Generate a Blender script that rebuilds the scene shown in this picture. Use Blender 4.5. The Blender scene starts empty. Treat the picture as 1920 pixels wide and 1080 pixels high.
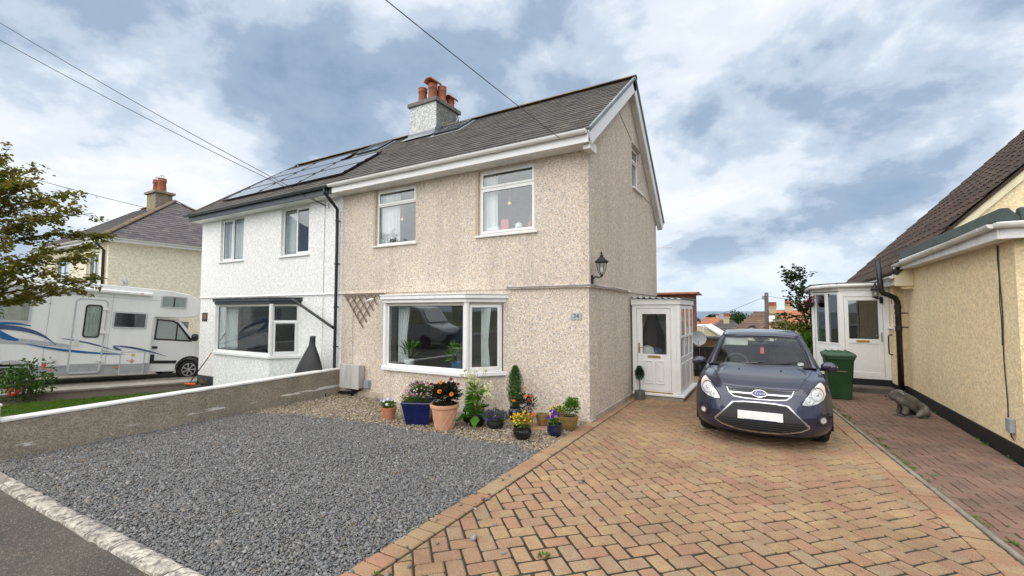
import bpy, bmesh, math, random
import numpy as np
from mathutils import Vector, Matrix, noise as mnoise
from mathutils.geometry import tessellate_polygon
R = math.radians
random.seed(34)
rng = np.random.default_rng(34)
SC = bpy.context.scene
COL = SC.collection

# ------------------------------------------------------------------ camera, sky, sun, exposure
cam_d = bpy.data.cameras.new('camera')
cam = bpy.data.objects.new('camera', cam_d)
COL.objects.link(cam)
cam.location = (0, 0, 2.0)
cam.rotation_euler = (R(90 + 2.966), 0, R(30))
cam_d.sensor_width = 36
cam_d.lens = 36 * 830 / 1920
cam_d.clip_start = 0.05
cam_d.clip_end = 60000
SC.camera = cam

SUN_EL, SUN_AZ = R(50), R(194)          # azimuth clockwise from +Y: high, behind the camera and to its left
world = bpy.data.worlds.new('World')
SC.world = world
world.use_nodes = True
wn, wl = world.node_tree.nodes, world.node_tree.links
wn.clear()

def N(t, nodes=wn, **kw):
    n = nodes.new(t)
    for k, v in kw.items():
        if k == 'inp':
            for i, x in v.items():
                n.inputs[i].default_value = x
        else:
            setattr(n, k, v)
    return n

wo = N('ShaderNodeOutputWorld')
sky = N('ShaderNodeTexSky', sky_type='NISHITA', sun_disc=False, sun_elevation=SUN_EL, sun_rotation=SUN_AZ,
        air_density=1.0, dust_density=0.6, ozone_density=2.0)
bg_sky = N('ShaderNodeBackground', inp={1: 0.085})
wl.new(sky.outputs[0], bg_sky.inputs[0])
tc = N('ShaderNodeTexCoord')
sep = N('ShaderNodeSeparateXYZ')
wl.new(tc.outputs['Generated'], sep.inputs[0])
zc = N('ShaderNodeMath', operation='MAXIMUM', inp={1: 0.0})
wl.new(sep.outputs[2], zc.inputs[0])
za = N('ShaderNodeMath', operation='ADD', inp={1: 0.42})
wl.new(zc.outputs[0], za.inputs[0])
dx = N('ShaderNodeMath', operation='DIVIDE')
dy = N('ShaderNodeMath', operation='DIVIDE')
wl.new(sep.outputs[0], dx.inputs[0]); wl.new(za.outputs[0], dx.inputs[1])
wl.new(sep.outputs[1], dy.inputs[0]); wl.new(za.outputs[0], dy.inputs[1])
cv = N('ShaderNodeCombineXYZ')
wl.new(dx.outputs[0], cv.inputs[0]); wl.new(dy.outputs[0], cv.inputs[1])
def cloud(scale, off, detail, rough, dist=0.0):
    mp = N('ShaderNodeMapping')
    mp.inputs['Location'].default_value = off
    mp.inputs['Scale'].default_value = (scale, scale, 1)
    wl.new(cv.outputs[0], mp.inputs[0])
    n = N('ShaderNodeTexNoise', noise_dimensions='3D', inp={'Scale': 1.0, 'Detail': detail, 'Roughness': rough, 'Distortion': dist})
    wl.new(mp.outputs[0], n.inputs[0])
    return n.outputs[0]
c_big = cloud(1.15, (4.48, 25.34, 2.95), 2.0, 0.45, 0.3)
c_mid = cloud(3.1, (13.59, 29.98, 8.52), 9.0, 0.56, 0.15)
mixc = N('ShaderNodeMath', operation='MULTIPLY_ADD', inp={1: 0.56})
half = N('ShaderNodeMath', operation='MULTIPLY', inp={1: 0.44})
wl.new(c_mid, half.inputs[0]); wl.new(c_big, mixc.inputs[0]); wl.new(half.outputs[0], mixc.inputs[2])
ramp = N('ShaderNodeValToRGB')
cr = ramp.color_ramp
cr.interpolation = 'EASE'
for p_, c_ in [(0.34, (0.120, 0.168, 0.235)), (0.42, (0.175, 0.228, 0.300)), (0.46, (0.275, 0.322, 0.388)), (0.50, (0.390, 0.424, 0.464)), (0.56, (0.465, 0.480, 0.498)), (0.70, (0.530, 0.535, 0.540))]:
    e = cr.elements.new(p_); e.color = c_ + (1,)
cr.elements.remove(cr.elements[0]); cr.elements.remove(cr.elements[-1])
wl.new(mixc.outputs[0], ramp.inputs[0])
bg_cl = N('ShaderNodeBackground', inp={1: 0.78})
hz = N('ShaderNodeMapRange', interpolation_type='SMOOTHSTEP', inp={1: 0.0, 2: 0.16, 3: 0.75, 4: 0.0})
wl.new(zc.outputs[0], hz.inputs[0])
hmix = N('ShaderNodeMix', data_type='RGBA')
hmix.inputs[7].default_value = (0.37, 0.43, 0.50, 1)
wl.new(hz.outputs[0], hmix.inputs[0]); wl.new(ramp.outputs[0], hmix.inputs[6])
wl.new(hmix.outputs[2], bg_cl.inputs[0])
msk = N('ShaderNodeMapRange', inp={1: 0.30, 2: 0.42, 3: 0.80, 4: 0.98})
wl.new(mixc.outputs[0], msk.inputs[0])
wmix = N('ShaderNodeMixShader')
wl.new(msk.outputs[0], wmix.inputs[0]); wl.new(bg_sky.outputs[0], wmix.inputs[1]); wl.new(bg_cl.outputs[0], wmix.inputs[2])
wl.new(wmix.outputs[0], wo.inputs[0])

sun_d = bpy.data.lights.new('sun', 'SUN')
sun_d.energy = 1.5
sun_d.angle = R(105)
sun_d.color = (1.0, 0.955, 0.89)
sun = bpy.data.objects.new('sun', sun_d)
COL.objects.link(sun)
sdir = Vector((math.sin(SUN_AZ) * math.cos(SUN_EL), math.cos(SUN_AZ) * math.cos(SUN_EL), math.sin(SUN_EL)))
sun.rotation_euler = sdir.to_track_quat('Z', 'Y').to_euler()

vs = SC.view_settings
vs.view_transform = 'Standard'
vs.look = 'None'
vs.exposure = 1.45
vs.gamma = 1.0
vs.use_curve_mapping = False
SC.cycles.max_bounces = 8
SC.cycles.transparent_max_bounces = 16
SC.cycles.sample_clamp_indirect = 6
SC.cycles.use_denoising = True

# ------------------------------------------------------------------ materials
MATS = {}
def newmat(name):
    m = bpy.data.materials.new(name)
    m.use_nodes = True
    MATS[name] = m
    nt = m.node_tree
    b = nt.nodes['Principled BSDF']
    return m, nt, b

def nd(nt, t, inp=None, **kw):
    n = nt.nodes.new(t)
    for k, v in kw.items():
        setattr(n, k, v)
    for k, v in (inp or {}).items():
        if hasattr(v, 'is_output'):
            nt.links.new(v, n.inputs[k])
        else:
            n.inputs[k].default_value = v
    return n

def c4(c):
    return (c[0], c[1], c[2], 1)

def mixrgb(nt, fac, a, b, mode='MIX'):
    n = nt.nodes.new('ShaderNodeMix')
    n.data_type = 'RGBA'; n.blend_type = mode
    for i, v in ((0, fac), (6, a), (7, b)):
        if hasattr(v, 'is_output'):
            nt.links.new(v, n.inputs[i])
        elif i == 0:
            n.inputs[i].default_value = v
        else:
            n.inputs[i].default_value = c4(v)
    return n.outputs[2]

def objco(nt):
    return nt.nodes.new('ShaderNodeTexCoord').outputs['Object']

def ntex(nt, co, scale, detail=3, rough=0.55, stretch=None):
    if stretch:
        mp = nt.nodes.new('ShaderNodeMapping')
        mp.inputs['Scale'].default_value = stretch
        nt.links.new(co, mp.inputs[0]); co = mp.outputs[0]
    n = nd(nt, 'ShaderNodeTexNoise', {'Vector': co, 'Scale': scale, 'Detail': detail, 'Roughness': rough})
    return n.outputs[0]

def rampn(nt, fac, stops, interp='LINEAR'):
    n = nt.nodes.new('ShaderNodeValToRGB')
    r = n.color_ramp
    r.interpolation = interp
    r.elements.remove(r.elements[-1])
    for k, (p, c) in enumerate(stops):
        e = r.elements.new(p) if k else r.elements[0]
        e.position = p
        e.color = c4(c) if not isinstance(c, (int, float)) else (c, c, c, 1)
    nt.links.new(fac, n.inputs[0])
    return n.outputs[0]

def bumpn(nt, b, h, strength, dist=0.01):
    n = nd(nt, 'ShaderNodeBump', {'Height': h, 'Strength': strength, 'Distance': dist})
    nt.links.new(n.outputs[0], b.inputs['Normal'])

def M(name, col, rough=0.6, metal=0.0, var=0.12, vs=6.0, bump=0.0, bs=60.0, dirt=None, dirt_amt=0.4, coat=0.0, spec=None, rand=0.0, stretch=None):
    """plain surface with uneven tone, optional dirt patches, fine relief and a shade per object"""
    if name in MATS:
        return MATS[name]
    m, nt, b = newmat(name)
    co = objco(nt)
    n1 = ntex(nt, co, vs, 4, 0.6, stretch)
    lo = tuple(max(0, x * (1 - var)) for x in col)
    hi = tuple(min(1, x * (1 + var)) for x in col)
    c = rampn(nt, n1, [(0.3, lo), (0.7, hi)])
    if dirt:
        n2 = ntex(nt, co, vs * 0.45, 6, 0.68, stretch)
        f = rampn(nt, n2, [(0.48, 0.0), (0.68, dirt_amt)])
        c = mixrgb(nt, f, c, dirt)
    if rand:
        oi = nt.nodes.new('ShaderNodeObjectInfo')
        f = nd(nt, 'ShaderNodeMapRange', {0: oi.outputs['Random'], 3: 1 - rand, 4: 1 + rand}).outputs[0]
        cc = nt.nodes.new('ShaderNodeCombineColor')
        for i in range(3):
            nt.links.new(f, cc.inputs[i])
        c = mixrgb(nt, 1.0, c, cc.outputs[0], 'MULTIPLY')
    nt.links.new(c, b.inputs['Base Color'])
    rr = nd(nt, 'ShaderNodeMapRange', {0: n1, 3: max(0.02, rough - 0.06), 4: min(1, rough + 0.06)}).outputs[0]
    nt.links.new(rr, b.inputs['Roughness'])
    b.inputs['Metallic'].default_value = metal
    if coat:
        b.inputs['Coat Weight'].default_value = coat
        b.inputs['Coat Roughness'].default_value = 0.04
    if spec is not None:
        b.inputs['Specular IOR Level'].default_value = spec
    if bump:
        bumpn(nt, b, ntex(nt, co, bs, 4, 0.6), bump)
    return m

def rnd_piece(nt):
    """one random number for each object or, in a joined mesh, each loose piece"""
    oi = nt.nodes.new('ShaderNodeObjectInfo')
    ge = nt.nodes.new('ShaderNodeNewGeometry')
    a = nd(nt, 'ShaderNodeMath', {0: oi.outputs['Random'], 1: ge.outputs['Random Per Island']}, operation='ADD')
    return nd(nt, 'ShaderNodeMath', {0: a.outputs[0]}, operation='FRACT').outputs[0]

def pieces(name, cols, rough=0.8, grain=0.25, gs=120, bump=0.4, bs=150, patch=None, patch_amt=0.5, patch_s=3.0, plo=0.45, phi=0.7, world=False):
    """material of a laid surface: each piece takes its own tone from the list"""
    m, nt, b = newmat(name)
    co = nt.nodes.new('ShaderNodeNewGeometry').outputs['Position'] if world else objco(nt)
    rp = rnd_piece(nt)
    k = len(cols)
    c = rampn(nt, rp, [((i + 0.5) / k if k > 1 else 0.5, cc) for i, cc in enumerate(cols)] if k > 1 else [(0, cols[0]), (1, cols[0])], 'LINEAR')
    g = ntex(nt, co, gs, 3, 0.65)
    f = nd(nt, 'ShaderNodeMapRange', {0: g, 1: 0.3, 2: 0.7, 3: 1 - grain, 4: 1 + grain}).outputs[0]
    cc = nt.nodes.new('ShaderNodeCombineColor')
    for i in range(3):
        nt.links.new(f, cc.inputs[i])
    c = mixrgb(nt, 1.0, c, cc.outputs[0], 'MULTIPLY')
    if patch:
        wp = nt.nodes.new('ShaderNodeNewGeometry').outputs['Position']
        n2 = ntex(nt, wp, patch_s, 6, 0.66)
        c = mixrgb(nt, rampn(nt, n2, [(plo, 0.0), (phi, patch_amt)]), c, patch)
    if world:                # years of tyres, damp and sweeping
        wp = nt.nodes.new('ShaderNodeNewGeometry').outputs['Position']
        n4 = ntex(nt, wp, 0.75, 7, 0.62)
        f4 = nd(nt, 'ShaderNodeMapRange', {0: n4, 1: 0.32, 2: 0.62, 3: 0.70, 4: 1.08}).outputs[0]
        c5 = nt.nodes.new('ShaderNodeCombineColor')
        for i in range(3):
            nt.links.new(f4, c5.inputs[i])
        c = mixrgb(nt, 1.0, c, c5.outputs[0], 'MULTIPLY')
    nt.links.new(c, b.inputs['Base Color'])
    b.inputs['Roughness'].default_value = rough
    if bump:
        bumpn(nt, b, ntex(nt, co, bs, 4, 0.6), bump, 0.004)
    return m

def pebbledash(name, cols, scale, bump, stain, stain_amt=0.35, streak=0.0, base=None):
    """stones thrown into render: cells of several tones with relief, weather stains and rain streaks"""
    m, nt, b = newmat(name)
    co = objco(nt)
    v = nd(nt, 'ShaderNodeTexVoronoi', {'Vector': co, 'Scale': scale}, feature='F1')
    hue = nt.nodes.new('ShaderNodeSeparateColor')
    nt.links.new(v.outputs['Color'], hue.inputs[0])
    k = len(cols)
    c = rampn(nt, hue.outputs[0], [(i / k, cc) for i, cc in enumerate(cols)], 'CONSTANT')
    v2 = nd(nt, 'ShaderNodeTexVoronoi', {'Vector': co, 'Scale': scale * 0.43}, feature='F1')
    h2 = nt.nodes.new('ShaderNodeSeparateColor')
    nt.links.new(v2.outputs['Color'], h2.inputs[0])
    f2 = nd(nt, 'ShaderNodeMapRange', {0: h2.outputs[1], 3: 0.86, 4: 1.14}).outputs[0]
    cc = nt.nodes.new('ShaderNodeCombineColor')
    for i in range(3):
        nt.links.new(f2, cc.inputs[i])
    c = mixrgb(nt, 1.0, c, cc.outputs[0], 'MULTIPLY')
    n1 = ntex(nt, co, 0.9, 6, 0.62)
    c = mixrgb(nt, rampn(nt, n1, [(0.45, 0.0), (0.72, stain_amt)]), c, stain)
    if streak:
        n3 = ntex(nt, co, 1.0, 5, 0.6, (2.6, 2.6, 0.22))
        c = mixrgb(nt, rampn(nt, n3, [(0.52, 0.0), (0.72, streak)]), c, tuple(x * 0.55 for x in stain))
    nt.links.new(c, b.inputs['Base Color'])
    b.inputs['Roughness'].default_value = 0.92
    b.inputs['Specular IOR Level'].default_value = 0.25
    inv = nd(nt, 'ShaderNodeMath', {0: 1.0, 1: v.outputs['Distance']}, operation='SUBTRACT').outputs[0]
    bumpn(nt, b, inv, bump, 0.012)
    return m

def glass(name, tint=(0.9, 0.95, 0.93), refl=1.0, ior=1.5, rough=0.0):
    m, nt, b = newmat(name)
    out = nt.nodes['Material Output']
    nt.nodes.remove(b)
    t = nd(nt, 'ShaderNodeBsdfTransparent', {0: c4(tint)})
    g = nd(nt, 'ShaderNodeBsdfGlossy', {0: (0.95, 0.97, 1, 1), 1: rough})
    lw_ = nd(nt, 'ShaderNodeLayerWeight', {0: 0.5})
    p5 = nd(nt, 'ShaderNodeMath', {0: lw_.outputs['Facing'], 1: 5.0}, operation='POWER')
    r0 = min(0.5, refl * ((ior - 1) / (ior + 1)) ** 2)
    f = nd(nt, 'ShaderNodeMath', {0: p5.outputs[0], 1: 1 - r0, 2: r0}, operation='MULTIPLY_ADD')
    f.use_clamp = True
    # old panes are never quite flat
    co = objco(nt)
    bp = nd(nt, 'ShaderNodeBump', {'Height': ntex(nt, co, 0.9, 1, 0.4), 'Strength': 0.05, 'Distance': 0.05})
    nt.links.new(bp.outputs[0], g.inputs['Normal'])
    mx = nd(nt, 'ShaderNodeMixShader', {0: f.outputs[0], 1: t.outputs[0], 2: g.outputs[0]})
    nt.links.new(mx.outputs[0], out.inputs[0])
    return m

def foliage(name, cols, rough=0.7, trans=0.25):
    m, nt, b = newmat(name)
    ge = nt.nodes.new('ShaderNodeNewGeometry')
    k = len(cols)
    c = rampn(nt, ge.outputs['Random Per Island'], [(i / max(1, k - 1), cc) for i, cc in enumerate(cols)])
    nt.links.new(c, b.inputs['Base Color'])
    b.inputs['Roughness'].default_value = rough
    b.inputs['Specular IOR Level'].default_value = 0.06
    out = nt.nodes['Material Output']
    tr = nd(nt, 'ShaderNodeBsdfTranslucent', {0: c})
    mx = nd(nt, 'ShaderNodeMixShader', {0: trans, 1: b.outputs[0], 2: tr.outputs[0]})
    nt.links.new(mx.outputs[0], out.inputs[0])
    return m

# ------------------------------------------------------------------ geometry helpers
class MB:
    def __init__(s, T=None):
        s.v, s.f, s.T = [], [], T
    def add(s, vs, fs):
        o = len(s.v)
        T = s.T
        s.v.extend([T(*p) for p in vs] if T else [tuple(p) for p in vs])
        s.f.extend([tuple(i + o for i in f) for f in fs])
        return s
    def box(s, x0, y0, z0, x1, y1, z1):
        v = [(x0, y0, z0), (x1, y0, z0), (x1, y1, z0), (x0, y1, z0), (x0, y0, z1), (x1, y0, z1), (x1, y1, z1), (x0, y1, z1)]
        return s.add(v, [(0, 3, 2, 1), (4, 5, 6, 7), (0, 1, 5, 4), (1, 2, 6, 5), (2, 3, 7, 6), (3, 0, 4, 7)])
    def bar(s, p, q, w, h, up=(0, 0, 1)):
        p, q, up = Vector(p), Vector(q), Vector(up)
        d = (q - p).normalized()
        sd = d.cross(up)
        if sd.length < 1e-4:
            sd = d.cross(Vector((1, 0, 0)))
        sd.normalize(); u = sd.cross(d)
        vs_ = []
        for e in (p, q):
            for a, b in ((-1, -1), (1, -1), (1, 1), (-1, 1)):
                vs_.append(tuple(e + sd * (a * w / 2) + u * (b * h / 2)))
        return s.add(vs_, [(0, 1, 2, 3), (7, 6, 5, 4), (0, 4, 5, 1), (1, 5, 6, 2), (2, 6, 7, 3), (3, 7, 4, 0)])
    def prism(s, poly, lo, hi, axis='z'):
        """polygon (a,b) extruded along an axis"""
        n = len(poly)
        f = {'z': lambda a, b, c: (a, b, c), 'y': lambda a, b, c: (a, c, b), 'x': lambda a, b, c: (c, a, b)}[axis]
        vs_ = [f(a, b, lo) for a, b in poly] + [f(a, b, hi) for a, b in poly]
        fs = [tuple(range(n - 1, -1, -1)), tuple(range(n, 2 * n))] + [(i, (i + 1) % n, n + (i + 1) % n, n + i) for i in range(n)]
        return s.add(vs_, fs)
    def slab(s, outline, holes, c0, c1):
        """flat plate in (a,b) with holes, from depth c0 to c1; the map T turns (a,b,c) into the scene"""
        loops = [outline] + list(holes)
        flat = [p for l in loops for p in l]
        tris = tessellate_polygon([[Vector((a, b, 0)) for a, b in l] for l in loops])
        n = len(flat)
        vs_ = [(a, b, c1) for a, b in flat] + [(a, b, c0) for a, b in flat]
        fs = [tuple(t) for t in tris] + [tuple(i + n for i in reversed(t)) for t in tris]
        o = 0
        for l in loops:
            k = len(l)
            for i in range(k):
                j = (i + 1) % k
                fs.append((o + i, o + j, n + o + j, n + o + i))
            o += k
        return s.add(vs_, fs)
    def ring(s, a0, b0, a1, b1, w, c0, c1):
        return s.slab(rect(a0, b0, a1, b1), [rect(a0 + w, b0 + w, a1 - w, b1 - w)], c0, c1)
    def tube(s, pts, r, n=8, cap=True):
        pts = [Vector(p) for p in pts]
        rs = r if isinstance(r, (list, tuple)) else [r] * len(pts)
        m = len(pts)
        vs_, fs = [], []
        up = None
        for i, p in enumerate(pts):
            d = (pts[min(i + 1, m - 1)] - pts[max(i - 1, 0)]).normalized()
            if up is None:
                up = d.orthogonal().normalized()
            up = (up - d * up.dot(d))
            if up.length < 1e-5:
                up = d.orthogonal()
            up.normalize()
            sd = d.cross(up)
            for k in range(n):
                a = 2 * math.pi * k / n
                vs_.append(tuple(p + (up * math.cos(a) + sd * math.sin(a)) * rs[i]))
        for i in range(m - 1):
            for k in range(n):
                fs.append((i * n + k, i * n + (k + 1) % n, (i + 1) * n + (k + 1) % n, (i + 1) * n + k))
        if cap:
            fs.append(tuple(range(n - 1, -1, -1))); fs.append(tuple((m - 1) * n + k for k in range(n)))
        return s.add(vs_, fs)
    def lathe(s, prof, c=(0, 0, 0), n=16, cap=True, wob=0.0):
        vs_, fs = [], []
        for r, z in prof:
            for k in range(n):
                a = 2 * math.pi * k / n
                rr = r * (1 + wob * math.sin(3 * a + z * 9))
                vs_.append((c[0] + rr * math.cos(a), c[1] + rr * math.sin(a), c[2] + z))
        m = len(prof)
        for i in range(m - 1):
            for k in range(n):
                fs.append((i * n + k, i * n + (k + 1) % n, (i + 1) * n + (k + 1) % n, (i + 1) * n + k))
        if cap:
            fs.append(tuple(range(n - 1, -1, -1))); fs.append(tuple((m - 1) * n + k for k in range(n)))
        return s.add(vs_, fs)
    def grid(s, P, nu, nv, close_u=False):
        vs_ = [P(i, j) for j in range(nv) for i in range(nu)]
        fs = []
        for j in range(nv - 1):
            for i in range(nu - 1 + (1 if close_u else 0)):
                i2 = (i + 1) % nu
                fs.append((j * nu + i, j * nu + i2, (j + 1) * nu + i2, (j + 1) * nu + i))
        return s.add(vs_, fs)
    def leaf(s, p, d, nrm, L, W):
        """a small pointed leaf of two faces folded along its middle"""
        p, d, nrm = Vector(p), Vector(d).normalized(), Vector(nrm)
        sd = d.cross(nrm)
        if sd.length < 1e-4:
            sd = d.orthogonal()
        sd.normalize(); nn = sd.cross(d)
        m1, m2 = p + d * (L * 0.45) + nn * (L * 0.06), p + d * L
        vs_ = [p, m1 + sd * W / 2, m2, m1 - sd * W / 2, m1 - nn * (W * 0.18)]
        return s.add([tuple(x) for x in vs_], [(0, 4, 1), (4, 2, 1), (0, 3, 4), (4, 3, 2)])
    def build(s, name, mat, parent=None, smooth=False, bevel=0.0, seg=2, solid=0.0, recalc=True, auto=None, subsurf=0):
        me = bpy.data.meshes.new(name)
        me.from_pydata(s.v, [], s.f)
        if recalc:
            bm = bmesh.new(); bm.from_mesh(me)
            bmesh.ops.recalc_face_normals(bm, faces=bm.faces)
            bm.to_mesh(me); bm.free()
        if smooth:
            me.shade_smooth()
            if auto:
                bm = bmesh.new(); bm.from_mesh(me)
                for e in bm.edges:
                    if len(e.link_faces) == 2 and e.calc_face_angle(0) > R(auto):
                        e.smooth = False
                bm.to_mesh(me); bm.free()
        me.materials.append(mat if not isinstance(mat, str) else MATS[mat])
        o = bpy.data.objects.new(name, me)
        COL.objects.link(o)
        if parent is not None:
            adopt(o, parent)
        if solid:
            md = o.modifiers.new('solid', 'SOLIDIFY'); md.thickness = solid; md.offset = 0
        if subsurf:
            md = o.modifiers.new('sub', 'SUBSURF'); md.levels = md.render_levels = subsurf
        if bevel:
            md = o.modifiers.new('bevel', 'BEVEL'); md.width = bevel; md.segments = seg; md.limit_method = 'ANGLE'; md.angle_limit = R(40)
        return o

def adopt(o, parent):
    o.parent = parent
    if parent.parent is None and parent.type == 'EMPTY':
        o.matrix_parent_inverse = Matrix.Translation(-Vector(parent.location))

def rect(a0, b0, a1, b1):
    return [(a0, b0), (a1, b0), (a1, b1), (a0, b1)]

def tag(o, label=None, cat=None, group=None, kind=None):
    if label: o['label'] = label
    if cat: o['category'] = cat
    if group: o['group'] = group
    if kind: o['kind'] = kind
    return o

def thing(name, label, cat, loc=(0, 0, 0), group=None):
    o = bpy.data.objects.new(name, None)
    o.empty_display_size = 0.1
    COL.objects.link(o)
    o.location = loc
    return tag(o, label, cat, group)

def struct(o):
    o['kind'] = 'structure'
    return o

def TF(Y):          # a plane facing the street (-Y): a = x, b = z, c = distance in front of it
    return lambda a, b, c: (a, Y - c, b)
def TX(X, sgn=1):   # a plane facing +X (or -X): a = y, b = z
    return lambda a, b, c: (X + sgn * c, a, b)
def TG(o, u, n):    # any upright plane: origin, direction along, outward normal
    o, u, n = Vector(o), Vector(u).normalized(), Vector(n).normalized()
    return lambda a, b, c: tuple(o + u * a + Vector((0, 0, b)) + n * c)

def copy_tree(o, parent=None):
    c = o.copy()
    COL.objects.link(c)
    if parent is not None:
        c.parent = parent
        c.matrix_parent_inverse = o.matrix_parent_inverse
    for ch in list(o.children):
        copy_tree(ch, c)
    return c

def text_mesh(name, body, size, mat, parent, T, extrude=0.004, spacing=1.0, shear=0.0):
    """lettering turned into a mesh and laid in the plane given by T"""
    cu = bpy.data.curves.new(name, 'FONT')
    cu.body = body; cu.size = size; cu.align_x = 'CENTER'; cu.align_y = 'CENTER'; cu.extrude = extrude
    cu.space_character = spacing; cu.shear = shear
    tmp = bpy.data.objects.new(name + '_curve', cu)
    COL.objects.link(tmp)
    dg = bpy.context.evaluated_depsgraph_get()
    me = bpy.data.meshes.new_from_object(tmp.evaluated_get(dg))
    bpy.data.objects.remove(tmp)
    for v in me.vertices:
        v.co = Vector(T(v.co.x, v.co.y, v.co.z))
    me.materials.clear(); me.materials.append(MATS[mat] if isinstance(mat, str) else mat)
    o = bpy.data.objects.new(name, me)
    COL.objects.link(o)
    adopt(o, parent)
    return o

# ------------------------------------------------------------------ the palette
M('upvc', (0.80, 0.80, 0.79), 0.32, var=0.03, dirt=(0.5, 0.49, 0.45), dirt_amt=0.14)
M('upvc_old', (0.74, 0.73, 0.70), 0.45, var=0.06, dirt=(0.33, 0.31, 0.27), dirt_amt=0.4)
M('seal', (0.02, 0.02, 0.02), 0.6)
M('anthracite', (0.035, 0.042, 0.052), 0.4, dirt=(0.12, 0.11, 0.10), dirt_amt=0.25)
M('black_plastic', (0.008, 0.008, 0.009), 0.4, dirt=(0.06, 0.055, 0.05), dirt_amt=0.3)
M('black_paint', (0.007, 0.007, 0.008), 0.6, var=0.2, dirt=(0.04, 0.036, 0.032), dirt_amt=0.3, bump=0.2)
M('white_paint', (0.74, 0.73, 0.70), 0.75, var=0.06, dirt=(0.36, 0.34, 0.29), dirt_amt=0.35, vs=5, bump=0.35, bs=40)
M('plinth', (0.42, 0.35, 0.28), 0.9, var=0.2, dirt=(0.16, 0.15, 0.12), dirt_amt=0.6, bump=0.5, bs=30)
M('interior', (0.50, 0.48, 0.44), 0.9, var=0.05)
M('interior_dark', (0.16, 0.14, 0.12), 0.9)
M('curtain', (0.72, 0.72, 0.70), 0.9, var=0.05)
M('lead', (0.20, 0.22, 0.24), 0.55, var=0.2, dirt=(0.36, 0.36, 0.34), dirt_amt=0.5, vs=4)
M('felt', (0.055, 0.075, 0.070), 0.95, var=0.18, bump=0.5, bs=200)
M('felt_old', (0.07, 0.075, 0.07), 0.95, var=0.3, dirt=(0.30, 0.30, 0.28), dirt_amt=0.6, bump=0.5, bs=60)
M('terracotta', (0.33, 0.095, 0.042), 0.75, var=0.25, dirt=(0.16, 0.09, 0.06), dirt_amt=0.6, vs=7, rand=0.15, bump=0.2)
M('terracotta_pot', (0.44, 0.16, 0.075), 0.8, var=0.15, dirt=(0.50, 0.38, 0.30), dirt_amt=0.35, vs=9, bump=0.2)
M('peach_pot', (0.66, 0.34, 0.20), 0.8, var=0.1, dirt=(0.42, 0.22, 0.14), dirt_amt=0.3, vs=7)
M('peach_light', (0.74, 0.46, 0.31), 0.85)
M('blue_glaze', (0.003, 0.009, 0.075), 0.13, var=0.3, vs=4, coat=0.4)
M('black_glaze', (0.006, 0.006, 0.007), 0.10, var=0.2, coat=0.5)
M('navy_glaze', (0.008, 0.013, 0.045), 0.14, var=0.3, coat=0.5)
M('bronze_glaze', (0.19, 0.12, 0.035), 0.35, var=0.3, vs=9, coat=0.2)
M('pot_plastic', (0.014, 0.014, 0.014), 0.5)
M('compost', (0.028, 0.020, 0.013), 0.95, bump=0.8)
M('zinc', (0.20, 0.21, 0.20), 0.5, metal=0.5, var=0.25)
M('brass', (0.50, 0.33, 0.09), 0.28, metal=0.9)
M('steel', (0.55, 0.55, 0.56), 0.3, metal=1.0, var=0.1)
M('grey_box', (0.27, 0.29, 0.31), 0.5)
M('meter_box', (0.47, 0.46, 0.43), 0.6, var=0.08, dirt=(0.22, 0.20, 0.17), dirt_amt=0.5, vs=4, stretch=(3, 3, 0.5))
M('cable', (0.03, 0.03, 0.035), 0.6)
M('cable_grey', (0.36, 0.34, 0.32), 0.7)
M('trellis_wood', (0.19, 0.14, 0.105), 0.9, var=0.25, bump=0.3)
M('bark', (0.085, 0.065, 0.045), 0.95, var=0.35, vs=14, bump=0.8, bs=50)
M('timber', (0.20, 0.12, 0.06), 0.85, var=0.25, vs=5, bump=0.3, stretch=(6, 6, 0.6))
M('pole_wood', (0.115, 0.095, 0.075), 0.9, var=0.3, vs=6, stretch=(6, 6, 0.5))
M('bin_green', (0.012, 0.060, 0.018), 0.42, var=0.14, vs=4, dirt=(0.06, 0.10, 0.05), dirt_amt=0.3, bump=0.1)
M('statue', (0.085, 0.075, 0.058), 0.8, var=0.5, vs=9, dirt=(0.25, 0.235, 0.20), dirt_amt=0.8, bump=0.5, bs=70)
M('motorhome_white', (0.80, 0.80, 0.78), 0.25, var=0.02, dirt=(0.50, 0.48, 0.42), dirt_amt=0.22, vs=2, coat=0.3, stretch=(2, 2, 0.5))
M('motorhome_grey', (0.36, 0.37, 0.39), 0.35)
M('stripe_blue', (0.010, 0.12, 0.30), 0.3)
M('stripe_navy', (0.05, 0.085, 0.19), 0.3)
M('stripe_grey', (0.42, 0.44, 0.46), 0.3)
M('window_rim', (0.48, 0.49, 0.50), 0.4)
M('tyre', (0.014, 0.014, 0.015), 0.75, var=0.2, bump=0.2)
M('alloy', (0.55, 0.56, 0.58), 0.28, metal=0.85)
M('orange_lens', (0.75, 0.20, 0.015), 0.2, coat=0.5)
M('red_mark', (0.62, 0.03, 0.03), 0.4)
M('print_white', (0.80, 0.80, 0.80), 0.5)
M('print_yellow', (0.55, 0.50, 0.12), 0.5)
M('gold_print', (0.55, 0.33, 0.05), 0.4)
M('slate_sign', (0.035, 0.035, 0.040), 0.6)
M('steel_sign', (0.40, 0.42, 0.44), 0.4, metal=0.5)
M('ink', (0.01, 0.01, 0.012), 0.5)
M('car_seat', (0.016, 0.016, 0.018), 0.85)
M('car_dash', (0.022, 0.023, 0.025), 0.6)
M('visor', (0.62, 0.60, 0.55), 0.8)
M('chrome', (0.62, 0.62, 0.64), 0.24, metal=1.0)
M('plate_white', (0.80, 0.80, 0.78), 0.4)
M('badge_blue', (0.008, 0.022, 0.14), 0.15, coat=0.8)
M('pink_card', (0.58, 0.10, 0.17), 0.7)
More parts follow.
